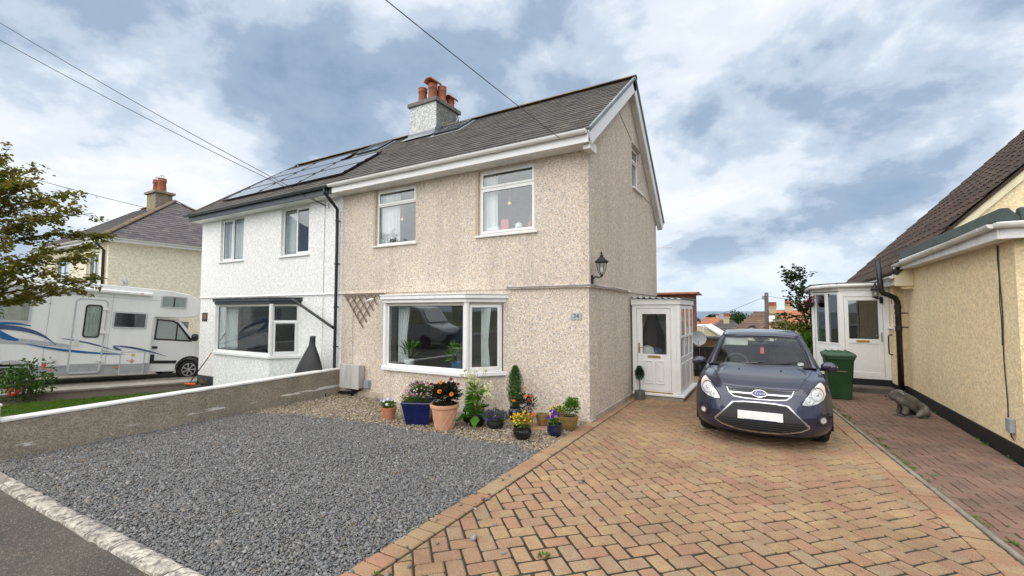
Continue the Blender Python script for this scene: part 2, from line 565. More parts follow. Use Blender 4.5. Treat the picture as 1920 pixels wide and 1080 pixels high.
M('concrete', (0.34, 0.31, 0.26), 0.9, var=0.22, dirt=(0.17, 0.155, 0.12), dirt_amt=0.6, vs=3, bump=0.5, bs=40)
M('concrete_edge', (0.23, 0.20, 0.165), 0.9, var=0.3, dirt=(0.10, 0.10, 0.07), dirt_amt=0.6, vs=5, bump=0.6, bs=50)
M('soil', (0.060, 0.044, 0.030), 0.95, var=0.3, bump=1.0, bs=30)
M('cream_paint', (0.70, 0.62, 0.42), 0.6, var=0.06, dirt=(0.40, 0.36, 0.27), dirt_amt=0.4)
M('orange_paint', (0.75, 0.15, 0.02), 0.5)
M('cover_black', (0.018, 0.018, 0.020), 0.55, var=0.3, bump=0.4, bs=14)
glass('window_glass', (0.92, 0.95, 0.95), refl=1.6, ior=1.55)
glass('dark_glass', (0.66, 0.70, 0.70), refl=1.4, ior=1.5)
glass('screen_glass', (0.88, 0.94, 0.91), refl=2.0, ior=1.5)
glass('porch_glass', (0.88, 0.91, 0.90), refl=1.0, ior=1.5)
glass('lamp_glass', (0.85, 0.87, 0.85), refl=1.3)
m_, nt_, b_ = newmat('solar_glass')
b_.inputs['Base Color'].default_value = (0.03, 0.033, 0.042, 1); b_.inputs['Roughness'].default_value = 0.22; b_.inputs['Specular IOR Level'].default_value = 1.0
b_.inputs['Coat Weight'].default_value = 1.0; b_.inputs['Coat Roughness'].default_value = 0.03; b_.inputs['Coat IOR'].default_value = 2.6

m_, nt_, b_ = newmat('solar_cells')
b_.inputs['Base Color'].default_value = (0.13, 0.135, 0.15, 1); b_.inputs['Roughness'].default_value = 0.35; b_.inputs['Coat Weight'].default_value = 1.0; b_.inputs['Coat Roughness'].default_value = 0.12; b_.inputs['Coat IOR'].default_value = 2.2

pebbledash('dash_main', [(0.66, 0.55, 0.43), (0.62, 0.53, 0.44), (0.72, 0.64, 0.55), (0.50, 0.44, 0.42), (0.66, 0.51, 0.32), (0.58, 0.51, 0.47), (0.74, 0.67, 0.59), (0.34, 0.30, 0.29), (0.64, 0.55, 0.45)], 70, 0.45, (0.40, 0.34, 0.28), 0.24, streak=0.24)
pebbledash('dash_white', [(0.78, 0.78, 0.77), (0.775, 0.775, 0.765), (0.80, 0.80, 0.79), (0.79, 0.79, 0.78)], 58, 0.28, (0.72, 0.71, 0.68), 0.10)
pebbledash('dash_cream', [(0.80, 0.74, 0.57), (0.77, 0.70, 0.53), (0.81, 0.76, 0.61), (0.74, 0.67, 0.50)], 45, 0.3, (0.60, 0.53, 0.36), 0.25)
pebbledash('dash_yellow', [(0.81, 0.66, 0.41), (0.79, 0.62, 0.37), (0.82, 0.69, 0.46), (0.73, 0.57, 0.34), (0.81, 0.67, 0.43)], 62, 0.45, (0.66, 0.52, 0.31), 0.10, streak=0.10)
pebbledash('dash_wall', [(0.36, 0.315, 0.245), (0.29, 0.25, 0.195), (0.44, 0.39, 0.315), (0.24, 0.21, 0.17), (0.37, 0.31, 0.225)], 75, 0.5, (0.19, 0.165, 0.125), 0.6, streak=0.35)
m_ = MATS['dash_wall']; nt_ = m_.node_tree; b_ = nt_.nodes['Principled BSDF']        # remains of old white paint along the foot of the wall
src_ = b_.inputs['Base Color'].links[0].from_socket
co_ = objco(nt_); sp_ = nd(nt_, 'ShaderNodeSeparateXYZ', {0: co_})
zz_ = nd(nt_, 'ShaderNodeMath', {0: sp_.outputs[1], 1: -0.014, 2: sp_.outputs[2]}, operation='MULTIPLY_ADD').outputs[0]
band_ = rampn(nt_, nd(nt_, 'ShaderNodeMapRange', {0: zz_, 1: -0.12, 2: 0.28}).outputs[0], [(0.22, 0.0), (0.34, 1.0), (0.46, 1.0), (0.58, 0.0)])
ns_ = ntex(nt_, co_, 1.0, 8, 0.62, (1, 1.6, 11))
f_ = rampn(nt_, nd(nt_, 'ShaderNodeMath', {0: band_, 1: ns_}, operation='MULTIPLY').outputs[0], [(0.53, 0.0), (0.56, 0.9)])
nt_.links.new(mixrgb(nt_, f_, src_, (0.70, 0.69, 0.65)), b_.inputs['Base Color'])
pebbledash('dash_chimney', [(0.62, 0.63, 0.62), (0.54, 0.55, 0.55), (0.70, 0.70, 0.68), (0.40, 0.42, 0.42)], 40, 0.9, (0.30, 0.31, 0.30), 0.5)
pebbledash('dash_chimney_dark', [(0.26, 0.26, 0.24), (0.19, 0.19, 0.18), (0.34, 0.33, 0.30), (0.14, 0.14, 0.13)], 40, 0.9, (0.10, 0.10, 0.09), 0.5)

pieces('slates', [(0.059, 0.052, 0.043), (0.038, 0.034, 0.030), (0.084, 0.074, 0.061), (0.048, 0.043, 0.037), (0.028, 0.025, 0.023), (0.071, 0.061, 0.049)], rough=0.72, grain=0.3, gs=22, bump=0.3, bs=40, patch=(0.11, 0.096, 0.075), patch_amt=0.4, patch_s=2.2)
pieces('slates_purple', [(0.115, 0.095, 0.100), (0.085, 0.070, 0.078), (0.150, 0.125, 0.125), (0.070, 0.060, 0.068)], rough=0.6, grain=0.3, gs=22, bump=0.3, bs=40, patch=(0.20, 0.17, 0.13), patch_amt=0.3, patch_s=1.8)
pieces('ridge', [(0.13, 0.10, 0.08), (0.17, 0.13, 0.10), (0.10, 0.08, 0.065)], rough=0.85, grain=0.3, gs=30, patch=(0.34, 0.22, 0.05), patch_amt=0.7, patch_s=3.5)
pieces('roof_tiles', [(0.052, 0.030, 0.021), (0.036, 0.022, 0.016), (0.072, 0.042, 0.029), (0.028, 0.019, 0.015)], rough=0.92, grain=0.4, gs=30, bump=0.7, bs=45, patch=(0.10, 0.075, 0.05), patch_amt=0.4, patch_s=3.0)
pieces('pavers', [(0.329, 0.225, 0.119), (0.322, 0.198, 0.112), (0.316, 0.221, 0.124), (0.318, 0.180, 0.108), (0.276, 0.206, 0.133), (0.344, 0.237, 0.121), (0.314, 0.208, 0.118), (0.315, 0.168, 0.104), (0.289, 0.214, 0.133), (0.336, 0.229, 0.123)], rough=0.9, grain=0.45, gs=110, bump=0.8, bs=140, patch=(0.27, 0.150, 0.095), patch_amt=0.6, patch_s=7.0, plo=0.42, phi=0.62, world=True)
pieces('border_pavers', [(0.315, 0.218, 0.120), (0.305, 0.185, 0.106), (0.325, 0.231, 0.126), (0.287, 0.208, 0.126), (0.319, 0.168, 0.102)], rough=0.88, grain=0.40, gs=110, bump=0.7, bs=140, patch=(0.30, 0.165, 0.10), patch_amt=0.5, patch_s=9.0, world=True)
pieces('red_pavers', [(0.202, 0.117, 0.084), (0.174, 0.101, 0.074), (0.221, 0.130, 0.092), (0.157, 0.096, 0.071), (0.191, 0.122, 0.089)], rough=0.88, grain=0.25, gs=90, bump=0.5, bs=140, patch=(0.125, 0.085, 0.058), patch_amt=0.55, patch_s=1.4, world=True)
pieces('grey_gravel', [(0.143, 0.145, 0.149), (0.177, 0.178, 0.181), (0.115, 0.116, 0.122), (0.161, 0.162, 0.166), (0.204, 0.204, 0.206), (0.133, 0.135, 0.141), (0.167, 0.167, 0.170), (0.201, 0.174, 0.138), (0.148, 0.150, 0.155), (0.274, 0.270, 0.264)], rough=0.75, grain=0.2, gs=60, bump=0.3)
pieces('beige_shingle', [(0.303, 0.225, 0.130), (0.212, 0.150, 0.087), (0.393, 0.322, 0.220), (0.257, 0.195, 0.124), (0.467, 0.420, 0.333), (0.166, 0.127, 0.088), (0.225, 0.209, 0.194)], rough=0.75, grain=0.2, gs=60, bump=0.3)
pieces('kerb_stone', [(0.44, 0.40, 0.34), (0.38, 0.35, 0.30), (0.48, 0.44, 0.38)], rough=0.9, grain=0.45, gs=25, bump=1.0, bs=30, patch=(0.085, 0.080, 0.068), patch_amt=0.8, patch_s=13.0, plo=0.48, phi=0.60, world=True)
pieces('orange_roof', [(0.34, 0.135, 0.075), (0.28, 0.105, 0.06), (0.40, 0.165, 0.09)], rough=0.9, grain=0.3, gs=4)
pieces('brown_roof', [(0.135, 0.085, 0.065), (0.105, 0.068, 0.052), (0.16, 0.10, 0.075)], rough=0.9, grain=0.3, gs=3)
pieces('grey_roof', [(0.075, 0.068, 0.066), (0.058, 0.054, 0.053), (0.095, 0.086, 0.08)], rough=0.85, grain=0.3, gs=3)

foliage('leaf_green', [(0.030, 0.085, 0.012), (0.055, 0.125, 0.018), (0.085, 0.165, 0.030), (0.035, 0.095, 0.016)])
foliage('leaf_lime', [(0.13, 0.21, 0.020), (0.19, 0.26, 0.026), (0.09, 0.17, 0.018)])
foliage('leaf_bright', [(0.06, 0.17, 0.015), (0.095, 0.225, 0.022), (0.045, 0.13, 0.014)])
foliage('leaf_dark', [(0.012, 0.026, 0.014), (0.020, 0.036, 0.018), (0.030, 0.022, 0.018), (0.010, 0.018, 0.012)])
foliage('leaf_conifer', [(0.045, 0.11, 0.022), (0.075, 0.155, 0.030), (0.035, 0.085, 0.020)], trans=0.15)
foliage('leaf_maple', [(0.160, 0.180, 0.028), (0.230, 0.220, 0.036), (0.115, 0.150, 0.024), (0.26, 0.205, 0.040), (0.150, 0.175, 0.028), (0.24, 0.130, 0.034)], trans=0.45)
foliage('leaf_sycamore', [(0.030, 0.070, 0.020), (0.045, 0.095, 0.024), (0.022, 0.052, 0.016), (0.070, 0.110, 0.026)], trans=0.3)
foliage('leaf_yellowing', [(0.09, 0.14, 0.016), (0.17, 0.18, 0.018), (0.05, 0.10, 0.014)], trans=0.3)
foliage('leaf_far', [(0.030, 0.075, 0.018), (0.050, 0.105, 0.022), (0.022, 0.055, 0.016)], trans=0.1)
foliage('leaf_far_dark', [(0.018, 0.036, 0.018), (0.028, 0.048, 0.020), (0.012, 0.026, 0.014)], trans=0.1)
foliage('leaf_topiary', [(0.018, 0.055, 0.028), (0.028, 0.075, 0.036), (0.012, 0.040, 0.022)], trans=0.05)
foliage('grass_blade', [(0.085, 0.175, 0.018), (0.13, 0.22, 0.026), (0.065, 0.135, 0.016)])
for nm_, c_ in dict(pink=(0.66, 0.22, 0.42), magenta=(0.45, 0.05, 0.22), lilac=(0.42, 0.36, 0.74), white=(0.78, 0.80, 0.72), cream=(0.72, 0.72, 0.44), purple=(0.085, 0.025, 0.26), yellow=(0.78, 0.55, 0.02), orange=(0.80, 0.22, 0.015), red=(0.55, 0.035, 0.02), rose=(0.75, 0.07, 0.075), darkred=(0.20, 0.02, 0.03)).items():
    foliage('petal_' + nm_, [tuple(x * 0.8 for x in c_), c_, tuple(min(0.85, x * 1.15 + 0.01) for x in c_)], trans=0.25)

# ------------------------------------------------------------------ terrain
def gh(x, y):
    """height of the ground: level drive, a slight fall to the left plots, a hill falling to the sea behind"""
    z = 0.0
    if x < -3:
        z -= 0.10 * min(1, (-3 - x) / 6.35)
    if x < -9.45:
        k = min(1, (-9.45 - x) / 1.2)
        z -= k * 0.06 * max(0, min(y, 11) - 3.4)
        z -= k * 0.04 * max(0, min(y, 14) - 11)
    if y > 14.5:
        d = y - 14.5
        z -= 0.02 * min(d, 6) + 0.105 * max(0, min(d, 330) - 6) + 0.02 * max(0, d - 330)
    return z

def axis(vals):
    out = []
    for a, b, st in vals:
        n = max(1, int(round((b - a) / st)))
        out += [a + (b - a) * i / n for i in range(n)]
    return out + [vals[-1][1]]
xs_ = axis([(-900, -200, 100), (-200, -40, 16), (-40, -20, 4), (-20, -8, 0.6), (-8, 4, 1.0), (4, 40, 6), (40, 200, 16), (200, 900, 100)])
ys_ = axis([(-700, -100, 100), (-100, -20, 16), (-20, 0, 4), (0, 16, 0.8), (16, 60, 4), (60, 420, 15), (420, 900, 120)])
g = MB()
g.grid(lambda i, j: (xs_[i], ys_[j], gh(xs_[i], ys_[j]) - 0.16), len(xs_), len(ys_))
m_, nt_, b_ = newmat('ground_mat')
co_ = objco(nt_)
nt_.links.new(rampn(nt_, ntex(nt_, co_, 0.35, 6, 0.6), [(0.35, (0.055, 0.085, 0.030)), (0.55, (0.085, 0.10, 0.042)), (0.7, (0.12, 0.10, 0.065))]), b_.inputs['Base Color'])
b_.inputs['Roughness'].default_value = 0.95
struct(g.build('ground', 'ground_mat', smooth=True))

m_, nt_, b_ = newmat('sea_mat')
co_ = objco(nt_)
nt_.links.new(rampn(nt_, ntex(nt_, co_, 0.0016, 4, 0.6, (0.3, 2.4, 1)), [(0.3, (0.055, 0.105, 0.155)), (0.7, (0.085, 0.145, 0.20))]), b_.inputs['Base Color'])
b_.inputs['Roughness'].default_value = 0.32
bumpn(nt_, b_, ntex(nt_, co_, 0.25, 5, 0.6), 0.6, 0.5)
s_ = MB()
s_.add([(-40000, 330, -34.5), (40000, 330, -34.5), (40000, 50000, -34.5), (-40000, 50000, -34.5)], [(0, 1, 2, 3)])
struct(s_.build('sea', 'sea_mat'))

# ------------------------------------------------------------------ street: asphalt pavement, road and far pavement
m_, nt_, b_ = newmat('asphalt')
co_ = objco(nt_)
c_ = rampn(nt_, ntex(nt_, co_, 0.9, 6, 0.65), [(0.32, (0.055, 0.047, 0.039)), (0.55, (0.085, 0.072, 0.057)), (0.72, (0.115, 0.096, 0.074))])
v_ = nd(nt_, 'ShaderNodeTexVoronoi', {'Vector': co_, 'Scale': 95.0})
h_ = nt_.nodes.new('ShaderNodeSeparateColor'); nt_.links.new(v_.outputs['Color'], h_.inputs[0])
c_ = mixrgb(nt_, rampn(nt_, h_.outputs[0], [(0.86, 0.0), (0.95, 0.65)]), c_, (0.24, 0.20, 0.15))
c_ = mixrgb(nt_, rampn(nt_, h_.outputs[1], [(0.7, 0.0), (0.9, 0.5)]), c_, (0.022, 0.021, 0.020))
nt_.links.new(c_, b_.inputs['Base Color']); b_.inputs['Roughness'].default_value = 0.88
bumpn(nt_, b_, v_.outputs['Distance'], 0.7, 0.01)
p_ = MB()
def strip(mb, x0, x1, y0, y1, z, nx=60, ny=6):
    mb.grid(lambda i, j: (x0 + (x1 - x0) * i / nx, y0 + (y1 - y0) * j / ny, gh(x0 + (x1 - x0) * i / nx, 2.0) + z), nx + 1, ny + 1)
strip(p_, -60, 40, -0.9, 1.70, -0.024)
struct(p_.build('pavement', 'asphalt', smooth=True))
p_ = MB(); strip(p_, -60, 40, -7.2, -0.98, -0.042)
struct(p_.build('road', 'asphalt', smooth=True))
p_ = MB(); strip(p_, -60, 40, -9.2, -7.3, -0.02)
struct(p_.build('far_pavement', 'concrete', smooth=True))
k_ = MB(); k_.box(-60, -1.0, -0.3, 40, -0.9, -0.018); k_.box(-60, -7.3, -0.3, 40, -7.2, -0.015)
struct(k_.build('street_kerb', 'concrete'))

# ------------------------------------------------------------------ front kerb: old stones along the back of the pavement
kerb = struct(MB().box(-9.6, 1.63, -0.25, -2.9, 1.72, -0.06).build('kerb', 'concrete_edge'))
x = -9.3
while x < -2.95:
    L = random.uniform(0.42, 0.6)
    if x + L > -2.95:
        L = -2.9 - x
    n = 10
    mb = MB()
    def kp(i, j, x=x, L=L):
        px = x + 0.008 + (L - 0.016) * i / n
        # cross-section from the outer foot over the worn top to the inner foot
        k0 = 1.585 + 0.016 * (px + 8.7)
        cs = [(k0, -0.16), (k0 + 0.002, -0.006), (k0 + 0.014, 0.010), (k0 + 0.06, 0.018), (k0 + 0.11, 0.020), (k0 + 0.15, 0.016), (k0 + 0.172, 0.002), (k0 + 0.178, -0.16)]
        y, z = cs[j]
        e = 0.012 * (1 if i in (0, n) else 0)
        return (px, y + 0.010 * mnoise.noise((px * 6, y * 9, 1)) * (1 if 0 < j < 7 else 0.3), z + gh(px, 2) - e + 0.014 * mnoise.noise((px * 8, y * 12, 4)))
    mb.grid(kp, n + 1, 8)
    mb.add([kp(0, j) for j in range(8)], [tuple(range(8))]); mb.add([kp(n, j) for j in range(8)], [tuple(range(7, -1, -1))])
    mb.build('kerb_stone', 'kerb_stone', kerb, smooth=True, auto=40)
    x += L

# ------------------------------------------------------------------ gravel and shingle
gravel_edge = [(-9.34, 5.30), (-8.2, 5.62), (-7.0, 5.80), (-5.6, 5.86), (-4.2, 5.86), (-3.3, 5.86), (-2.84, 5.80)]
def edge_y(x):
    for (x0, y0), (x1, y1) in zip(gravel_edge, gravel_edge[1:]):
        if x0 <= x <= x1:
            return y0 + (y1 - y0) * (x - x0) / (x1 - x0)
    return 5.6
def chips(name, n, xr, yr, inside, size, flat, zfun, mat, label=None):
    """thousands of angular stones as one mesh"""
    pts = []
    while len(pts) < n:
        xx = rng.uniform(*xr, 4000); yy = rng.uniform(*yr, 4000)
        for a, b in zip(xx, yy):
            if inside(a, b):
                pts.append((a, b))
    pts = np.array(pts[:n])
    base = np.array([(-1, -1, -1), (1, -1, -1), (1, 1, -1), (-1, 1, -1), (-1, -1, 1), (1, -1, 1), (1, 1, 1), (-1, 1, 1)], float) * 0.5
    V = base[None] * (1 + rng.uniform(-0.45, 0.35, (n, 8, 3)))
    sc = rng.lognormal(0, 0.34, (n, 1, 1)) * size
    asp = np.stack([rng.uniform(0.75, 1.35, n), rng.uniform(0.6, 1.0, n), rng.uniform(flat, flat + 0.3, n)], 1)[:, None, :]
    V = V * asp * sc
    def rot(V, ax, a):
        c, s_ = np.cos(a)[:, None], np.sin(a)[:, None]
        i, j = [(1, 2), (0, 2), (0, 1)][ax]
        W = V.copy()
        W[:, :, i] = V[:, :, i] * c - V[:, :, j] * s_
        W[:, :, j] = V[:, :, i] * s_ + V[:, :, j] * c
        return W
    V = rot(V, 0, rng.normal(0, 0.45, n)); V = rot(V, 1, rng.normal(0, 0.45, n)); V = rot(V, 2, rng.uniform(0, 6.28, n))
    zz = np.array([zfun(a, b) for a, b in pts])
    V[:, :, 0] += pts[:, None, 0]; V[:, :, 1] += pts[:, None, 1]; V[:, :, 2] += (zz + rng.uniform(-0.006, 0.010, n))[:, None]
    q = np.array([(0, 3, 2, 1), (4, 5, 6, 7), (0, 1, 5, 4), (1, 2, 6, 5), (2, 3, 7, 6), (3, 0, 4, 7)])
    F = (q[None] + (np.arange(n) * 8)[:, None, None]).reshape(-1)
    me = bpy.data.meshes.new(name)
    me.vertices.add(n * 8); me.vertices.foreach_set('co', V.reshape(-1))
    me.loops.add(n * 24); me.loops.foreach_set('vertex_index', F)
    me.polygons.add(n * 6); me.polygons.foreach_set('loop_start', np.arange(n * 6) * 4)
    me.update(calc_edges=True)
    me.materials.append(MATS[mat])
    o = bpy.data.objects.new(name, me)
    COL.objects.link(o)
    o['kind'] = 'stuff'
    if label:
        o['label'] = label; o['category'] = 'gravel'
    return o
def gz_(x, y):
    return gh(x, y) + 0.006 + 0.026 * mnoise.noise((x * 0.9, y * 0.9, 0)) + 0.008 * mnoise.noise((x * 4, y * 4, 3))
def bed_z(x, y):
    return gh(x, y) + 0.012 + 0.014 * mnoise.noise((x * 1.3, y * 1.3, 7))
gb = MB()
gb.grid(lambda i, j: (-9.38 + 6.52 * i / 60, 1.70 + 6.03 * j / 50, min(gz_(-9.38 + 6.52 * i / 60, 1.70 + 6.03 * j / 50), 0.02) - 0.014), 61, 51)
struct(gb.build('gravel_yard', M('gravel_base', (0.20, 0.20, 0.205), 0.95, var=0.4, vs=60, bump=1.0, bs=80), smooth=True))
chips('gravel', 105000, (-9.36, -2.84), (1.73, 5.85), lambda a, b: b > 1.765 + 0.016 * (a + 8.7) and b < edge_y(a) + 0.06 * mnoise.noise((a * 3, 0, 2)) + rng.normal(0, 0.05), 0.0165, 0.30, gz_, 'grey_gravel', 'loose grey slate chippings spread over the front yard')
chips('shingle', 21000, (-9.36, -2.80), (5.0, 7.62), lambda a, b: b > edge_y(a) - 0.05 + rng.normal(0, 0.05), 0.0185, 0.5, bed_z, 'beige_shingle', 'beige shingle bed along the foot of the pebbledashed house')
chips('loose_chippings', 46, (-2.8, -1.0), (2.2, 6.0), lambda a, b: rng.random() < math.exp(-(a + 2.8) * 1.6), 0.028, 0.4, lambda a, b: 0.028, 'grey_gravel', 'stray grey chippings scattered on the block drive beside the gravel')

# ------------------------------------------------------------------ block paving
def clip(poly, n, d):
    """keep the side of the line n.p <= d"""
    out = []
    for i in range(len(poly)):
        a, b = poly[i], poly[(i + 1) % len(poly)]
        da, db = n[0] * a[0] + n[1] * a[1] - d, n[0] * b[0] + n[1] * b[1] - d
        if da <= 0:
            out.append(a)
        if (da < 0 < db) or (db < 0 < da):
            t = da / (da - db)
            out.append((a[0] + (b[0] - a[0]) * t, a[1] + (b[1] - a[1]) * t))
    return out
def area(p):
    return 0.5 * sum(p[i][0] * p[(i + 1) % len(p)][1] - p[(i + 1) % len(p)][0] * p[i][1] for i in range(len(p)))
def inset(poly, d):
    if area(poly) < 0:
        poly = poly[::-1]
    q = poly
    for i in range(len(poly)):
        a, b = poly[i], poly[(i + 1) % len(poly)]
        L = math.hypot(b[0] - a[0], b[1] - a[1])
        if L < 1e-6:
            continue
        n = ((b[1] - a[1]) / L, -(b[0] - a[0]) / L)
        q = clip(q, n, n[0] * a[0] + n[1] * a[1] - d)
        if len(q) < 3:
            return []
    return q
def block(mb, poly, cx, cy, top, thick=0.05, ch=0.009, jit=0.0, ripple=0.0):
    """one chamfered block from its outline, relative to (cx,cy)"""
    for ch in (ch, ch * 0.5, ch * 0.2, ch * 0.05):
        q = inset(poly, ch)
        if len(q) >= 3 and abs(area(q)) > 1e-4:
            break
    else:
        return False
    p = inset(poly, 0.0001)
    tl = (random.gauss(0, jit), random.gauss(0, jit))
    def h(x, y):
        return top + tl[0] * (x - cx) + tl[1] * (y - cy)
    n, m = len(p), len(q)
    lo = [(x - cx, y - cy, h(x, y) - thick) for x, y in p]
    md = [(x - cx, y - cy, h(x, y) - ch * 0.8) for x, y in p]
    hi = [(x - cx, y - cy, h(x, y)) for x, y in q]
    fs = [(i, (i + 1) % n, n + (i + 1) % n, n + i) for i in range(n)] + [tuple(2 * n + i for i in range(m))]
    if m == n:
        fs += [(n + i, n + (i + 1) % n, 2 * n + (i + 1) % n, 2 * n + i) for i in range(n)]
    else:
        for i in range(n):       # match by the nearest corner when the cut took one away
            k = min(range(m), key=lambda t: (hi[t][0] - md[i][0]) ** 2 + (hi[t][1] - md[i][1]) ** 2)
            k2 = min(range(m), key=lambda t: (hi[t][0] - md[(i + 1) % n][0]) ** 2 + (hi[t][1] - md[(i + 1) % n][1]) ** 2)
            fs.append((n + i, n + (i + 1) % n, 2 * n + k) if k == k2 else (n + i, n + (i + 1) % n, 2 * n + k2, 2 * n + k))
    mb.add(lo + md + hi, fs)
    return True

def in_view(x, y, z=0.0):
    v = Vector((x, y, z - 2.0))
    f = v.dot(Vector((-0.5, 0.866, 0))); r = v.dot(Vector((0.866, 0.5, 0)))
    if f < 0.5:
        return None
    u, w = r / f * 830, -v.z / f * 830
    return math.hypot(r, f) if (-990 < u < 990 and w < 530) else None

def herringbone(x0, x1, y0, y1, ang, a, b, org):
    """outlines of a herringbone pattern of a x b blocks covering a box"""
    ca, sa = math.cos(ang), math.sin(ang)
    res = []
    n = int(max(x1 - x0, y1 - y0) * 1.6 / b)
    for i in range(-n, n):
        for j in range(-n // 2, n // 2):
            ox, oy = i * b + j * (a + b), i * b + j * (b - a)
            for p, q, w, h in ((0, 0, a, b), (a, b - a, b, a)):
                ps = [(org[0] + (ox + p + u) * ca - (oy + q + v) * sa, org[1] + (ox + p + u) * sa + (oy + q + v) * ca) for u, v in ((0, 0), (w, 0), (w, h), (0, h))]
                cx, cy = (ps[0][0] + ps[2][0]) / 2, (ps[0][1] + ps[2][1]) / 2
                if x0 - 0.3 < cx < x1 + 0.3 and y0 - 0.3 < cy < y1 + 0.3:
                    res.append(ps)
    return res

def pave(owner, name, outlines, lines, mat, gap, top, limit, jit=0.004, ch=0.009, zf=None):
    """blocks as single objects where they show largest, the rest joined"""
    cells = []
    for ps in outlines:
        full = True
        q = ps
        for n, d in lines:
            q2 = clip(q, n, d)
            if len(q2) < 3:
                q = []
                break
            q = q2
        if len(q) < 3 or abs(area(q)) < 0.0005:
            continue
        q = inset(q, gap / 2) if abs(area(q)) > 0.004 else inset(q, gap / 4)
        if len(q) < 3:
            continue
        if len(q) == 4 and min(math.dist(q[i], q[i - 1]) for i in range(4)) > 0.06:            # tumbled corners
            q = [tuple(Vector(a) + (Vector(b) - Vector(a)).normalized() * 0.012) for i in range(4) for a, b in ((q[i], q[i - 1]), (q[i], q[(i + 1) % 4]))]
        # corners knocked about a little
        q = [(a + random.gauss(0, 0.0018), b + random.gauss(0, 0.0018)) for a, b in q]
        cx, cy = sum(p[0] for p in q) / len(q), sum(p[1] for p in q) / len(q)
        cells.append((in_view(cx, cy), cx, cy, q))
    seen = sorted([c for c in cells if c[0]], key=lambda c: c[0])
    single = set(id(c) for c in seen[:limit])
    rest = MB()
    for c in cells:
        zt = top + random.gauss(0, 0.0022) - 0.010 * max(0, mnoise.noise((c[1] * 0.7, c[2] * 0.45, 2))) + (zf(c[1], c[2]) if zf else 0)
        if id(c) in single:
            mb = MB()
            if block(mb, c[3], c[1], c[2], zt, jit=jit, ch=ch):
                o = mb.build(name, mat, owner, recalc=False)
                o.location = (c[1], c[2], 0)
        else:
            block(rest, c[3], 0, 0, zt, jit=0, ch=ch)
    if rest.v:
        o = rest.build(name + 's', mat, owner, recalc=False)
        o['kind'] = 'stuff'

DR = [(1.99, 1.63), (1.73, 5.23), (1.56, 6.99), (1.15, 10.3), (0.95, 12.2)]   # right edge of the drive
def rline(p, q):
    dx_, dy_ = q[0] - p[0], q[1] - p[1]
    L = math.hypot(dx_, dy_)
    n = (dy_ / L, -dx_ / L)
    if n[0] < 0:
        n = (-n[0], -n[1])
    return n, n[0] * p[0] + n[1] * p[1]
A_, B_ = (2.06, 1.63), (1.06, 10.9)       # one straight edge through those points
nR, dR = rline(A_, B_)
joint = M('paving_joint', (0.026, 0.021, 0.013), 0.95, var=0.4, vs=9, dirt=(0.035, 0.055, 0.012), dirt_amt=0.5, bump=0.8, bs=60)
drive = MB()
drive.add([(-2.84, 1.6, 0.012), (2.12, 1.6, 0.012), (0.62, 15.4, 0.0), (-2.80, 15.4, 0.0)], [(0, 1, 2, 3)])
drive = struct(drive.build('driveway', joint))
pave(drive, 'paver', herringbone(-2.7, 2.2, 1.6, 15.2, R(45), 0.238, 0.153, (0.02, 6.05)),
     [((-1, 0), 2.605), (nR, dR - 0.222), ((0, -1), -1.62), ((0, 1), 15.2)], 'pavers', 0.017, 0.024, 300, ch=0.013, jit=0.014)
# soldier courses
lb, rb = [], []
y = 1.62
while y < 7.60:
    lb.append([(-2.835, y), (-2.61, y), (-2.61, y + 0.155), (-2.835, y + 0.155)])
    y += 0.155
while y < 15.1:
    lb.append([(-2.745, y), (-2.61, y), (-2.61, y + 0.2), (-2.745, y + 0.2)])
    y += 0.2
pave(drive, 'border_paver', lb, [((0, 1), 15.2)], 'border_pavers', 0.012, 0.027, 60)
t_edge = Vector((B_[0] - A_[0], B_[1] - A_[1])).normalized(); n_edge = Vector((nR[0], nR[1]))
y = 0.0
while y < 13.4:
    p0 = Vector(A_) + t_edge * y - n_edge * 0.232
    p1 = Vector(A_) + t_edge * y - n_edge * 0.004
    q0, q1 = p0 + t_edge * 0.118, p1 + t_edge * 0.118
    rb.append([tuple(p0), tuple(p1), tuple(q1), tuple(q0)])
    y += 0.118
pave(drive, 'edge_paver', rb, [((0, 1), 15.2)], 'border_pavers', 0.013, 0.025, 110)
# thin concrete edging between the two drives
ed = MB()
ed.grid(lambda i, j: tuple(Vector((A_[0], A_[1], 0)) + Vector((t_edge.x, t_edge.y, 0)) * (14 * i / 70) + Vector((n_edge.x, n_edge.y, 0)) * [0.002, 0.002, 0.010, 0.046, 0.054, 0.054][j]
        + Vector((0, 0, [-0.15, 0.024, 0.032, 0.032, 0.024, -0.15][j] + 0.006 * mnoise.noise((i * 0.4, j, 0)) * (0 < j < 5)))), 71, 6)
struct(ed.build('edging_kerb', 'concrete_edge', smooth=True, auto=35))
path = MB()
path.add([(2.12, 1.6, -0.012), (3.0, 1.6, -0.012), (3.0, 16.5, -0.030), (0.62, 16.5, -0.030)], [(0, 1, 2, 3)])
path = struct(path.build('side_path', joint))
def pz(x, y):
    return -0.0013 * y
pave(path, 'red_paver', herringbone(0.6, 2.9, 4.4, 15.0, R(6), 0.215, 0.115, (2.0, 9.0)),
     [((-nR[0], -nR[1]), -dR - 0.058), ((1, 0), 2.80), ((0, 1), 15.0)], 'red_pavers', 0.007, 0.004, 280, ch=0.006, zf=pz)

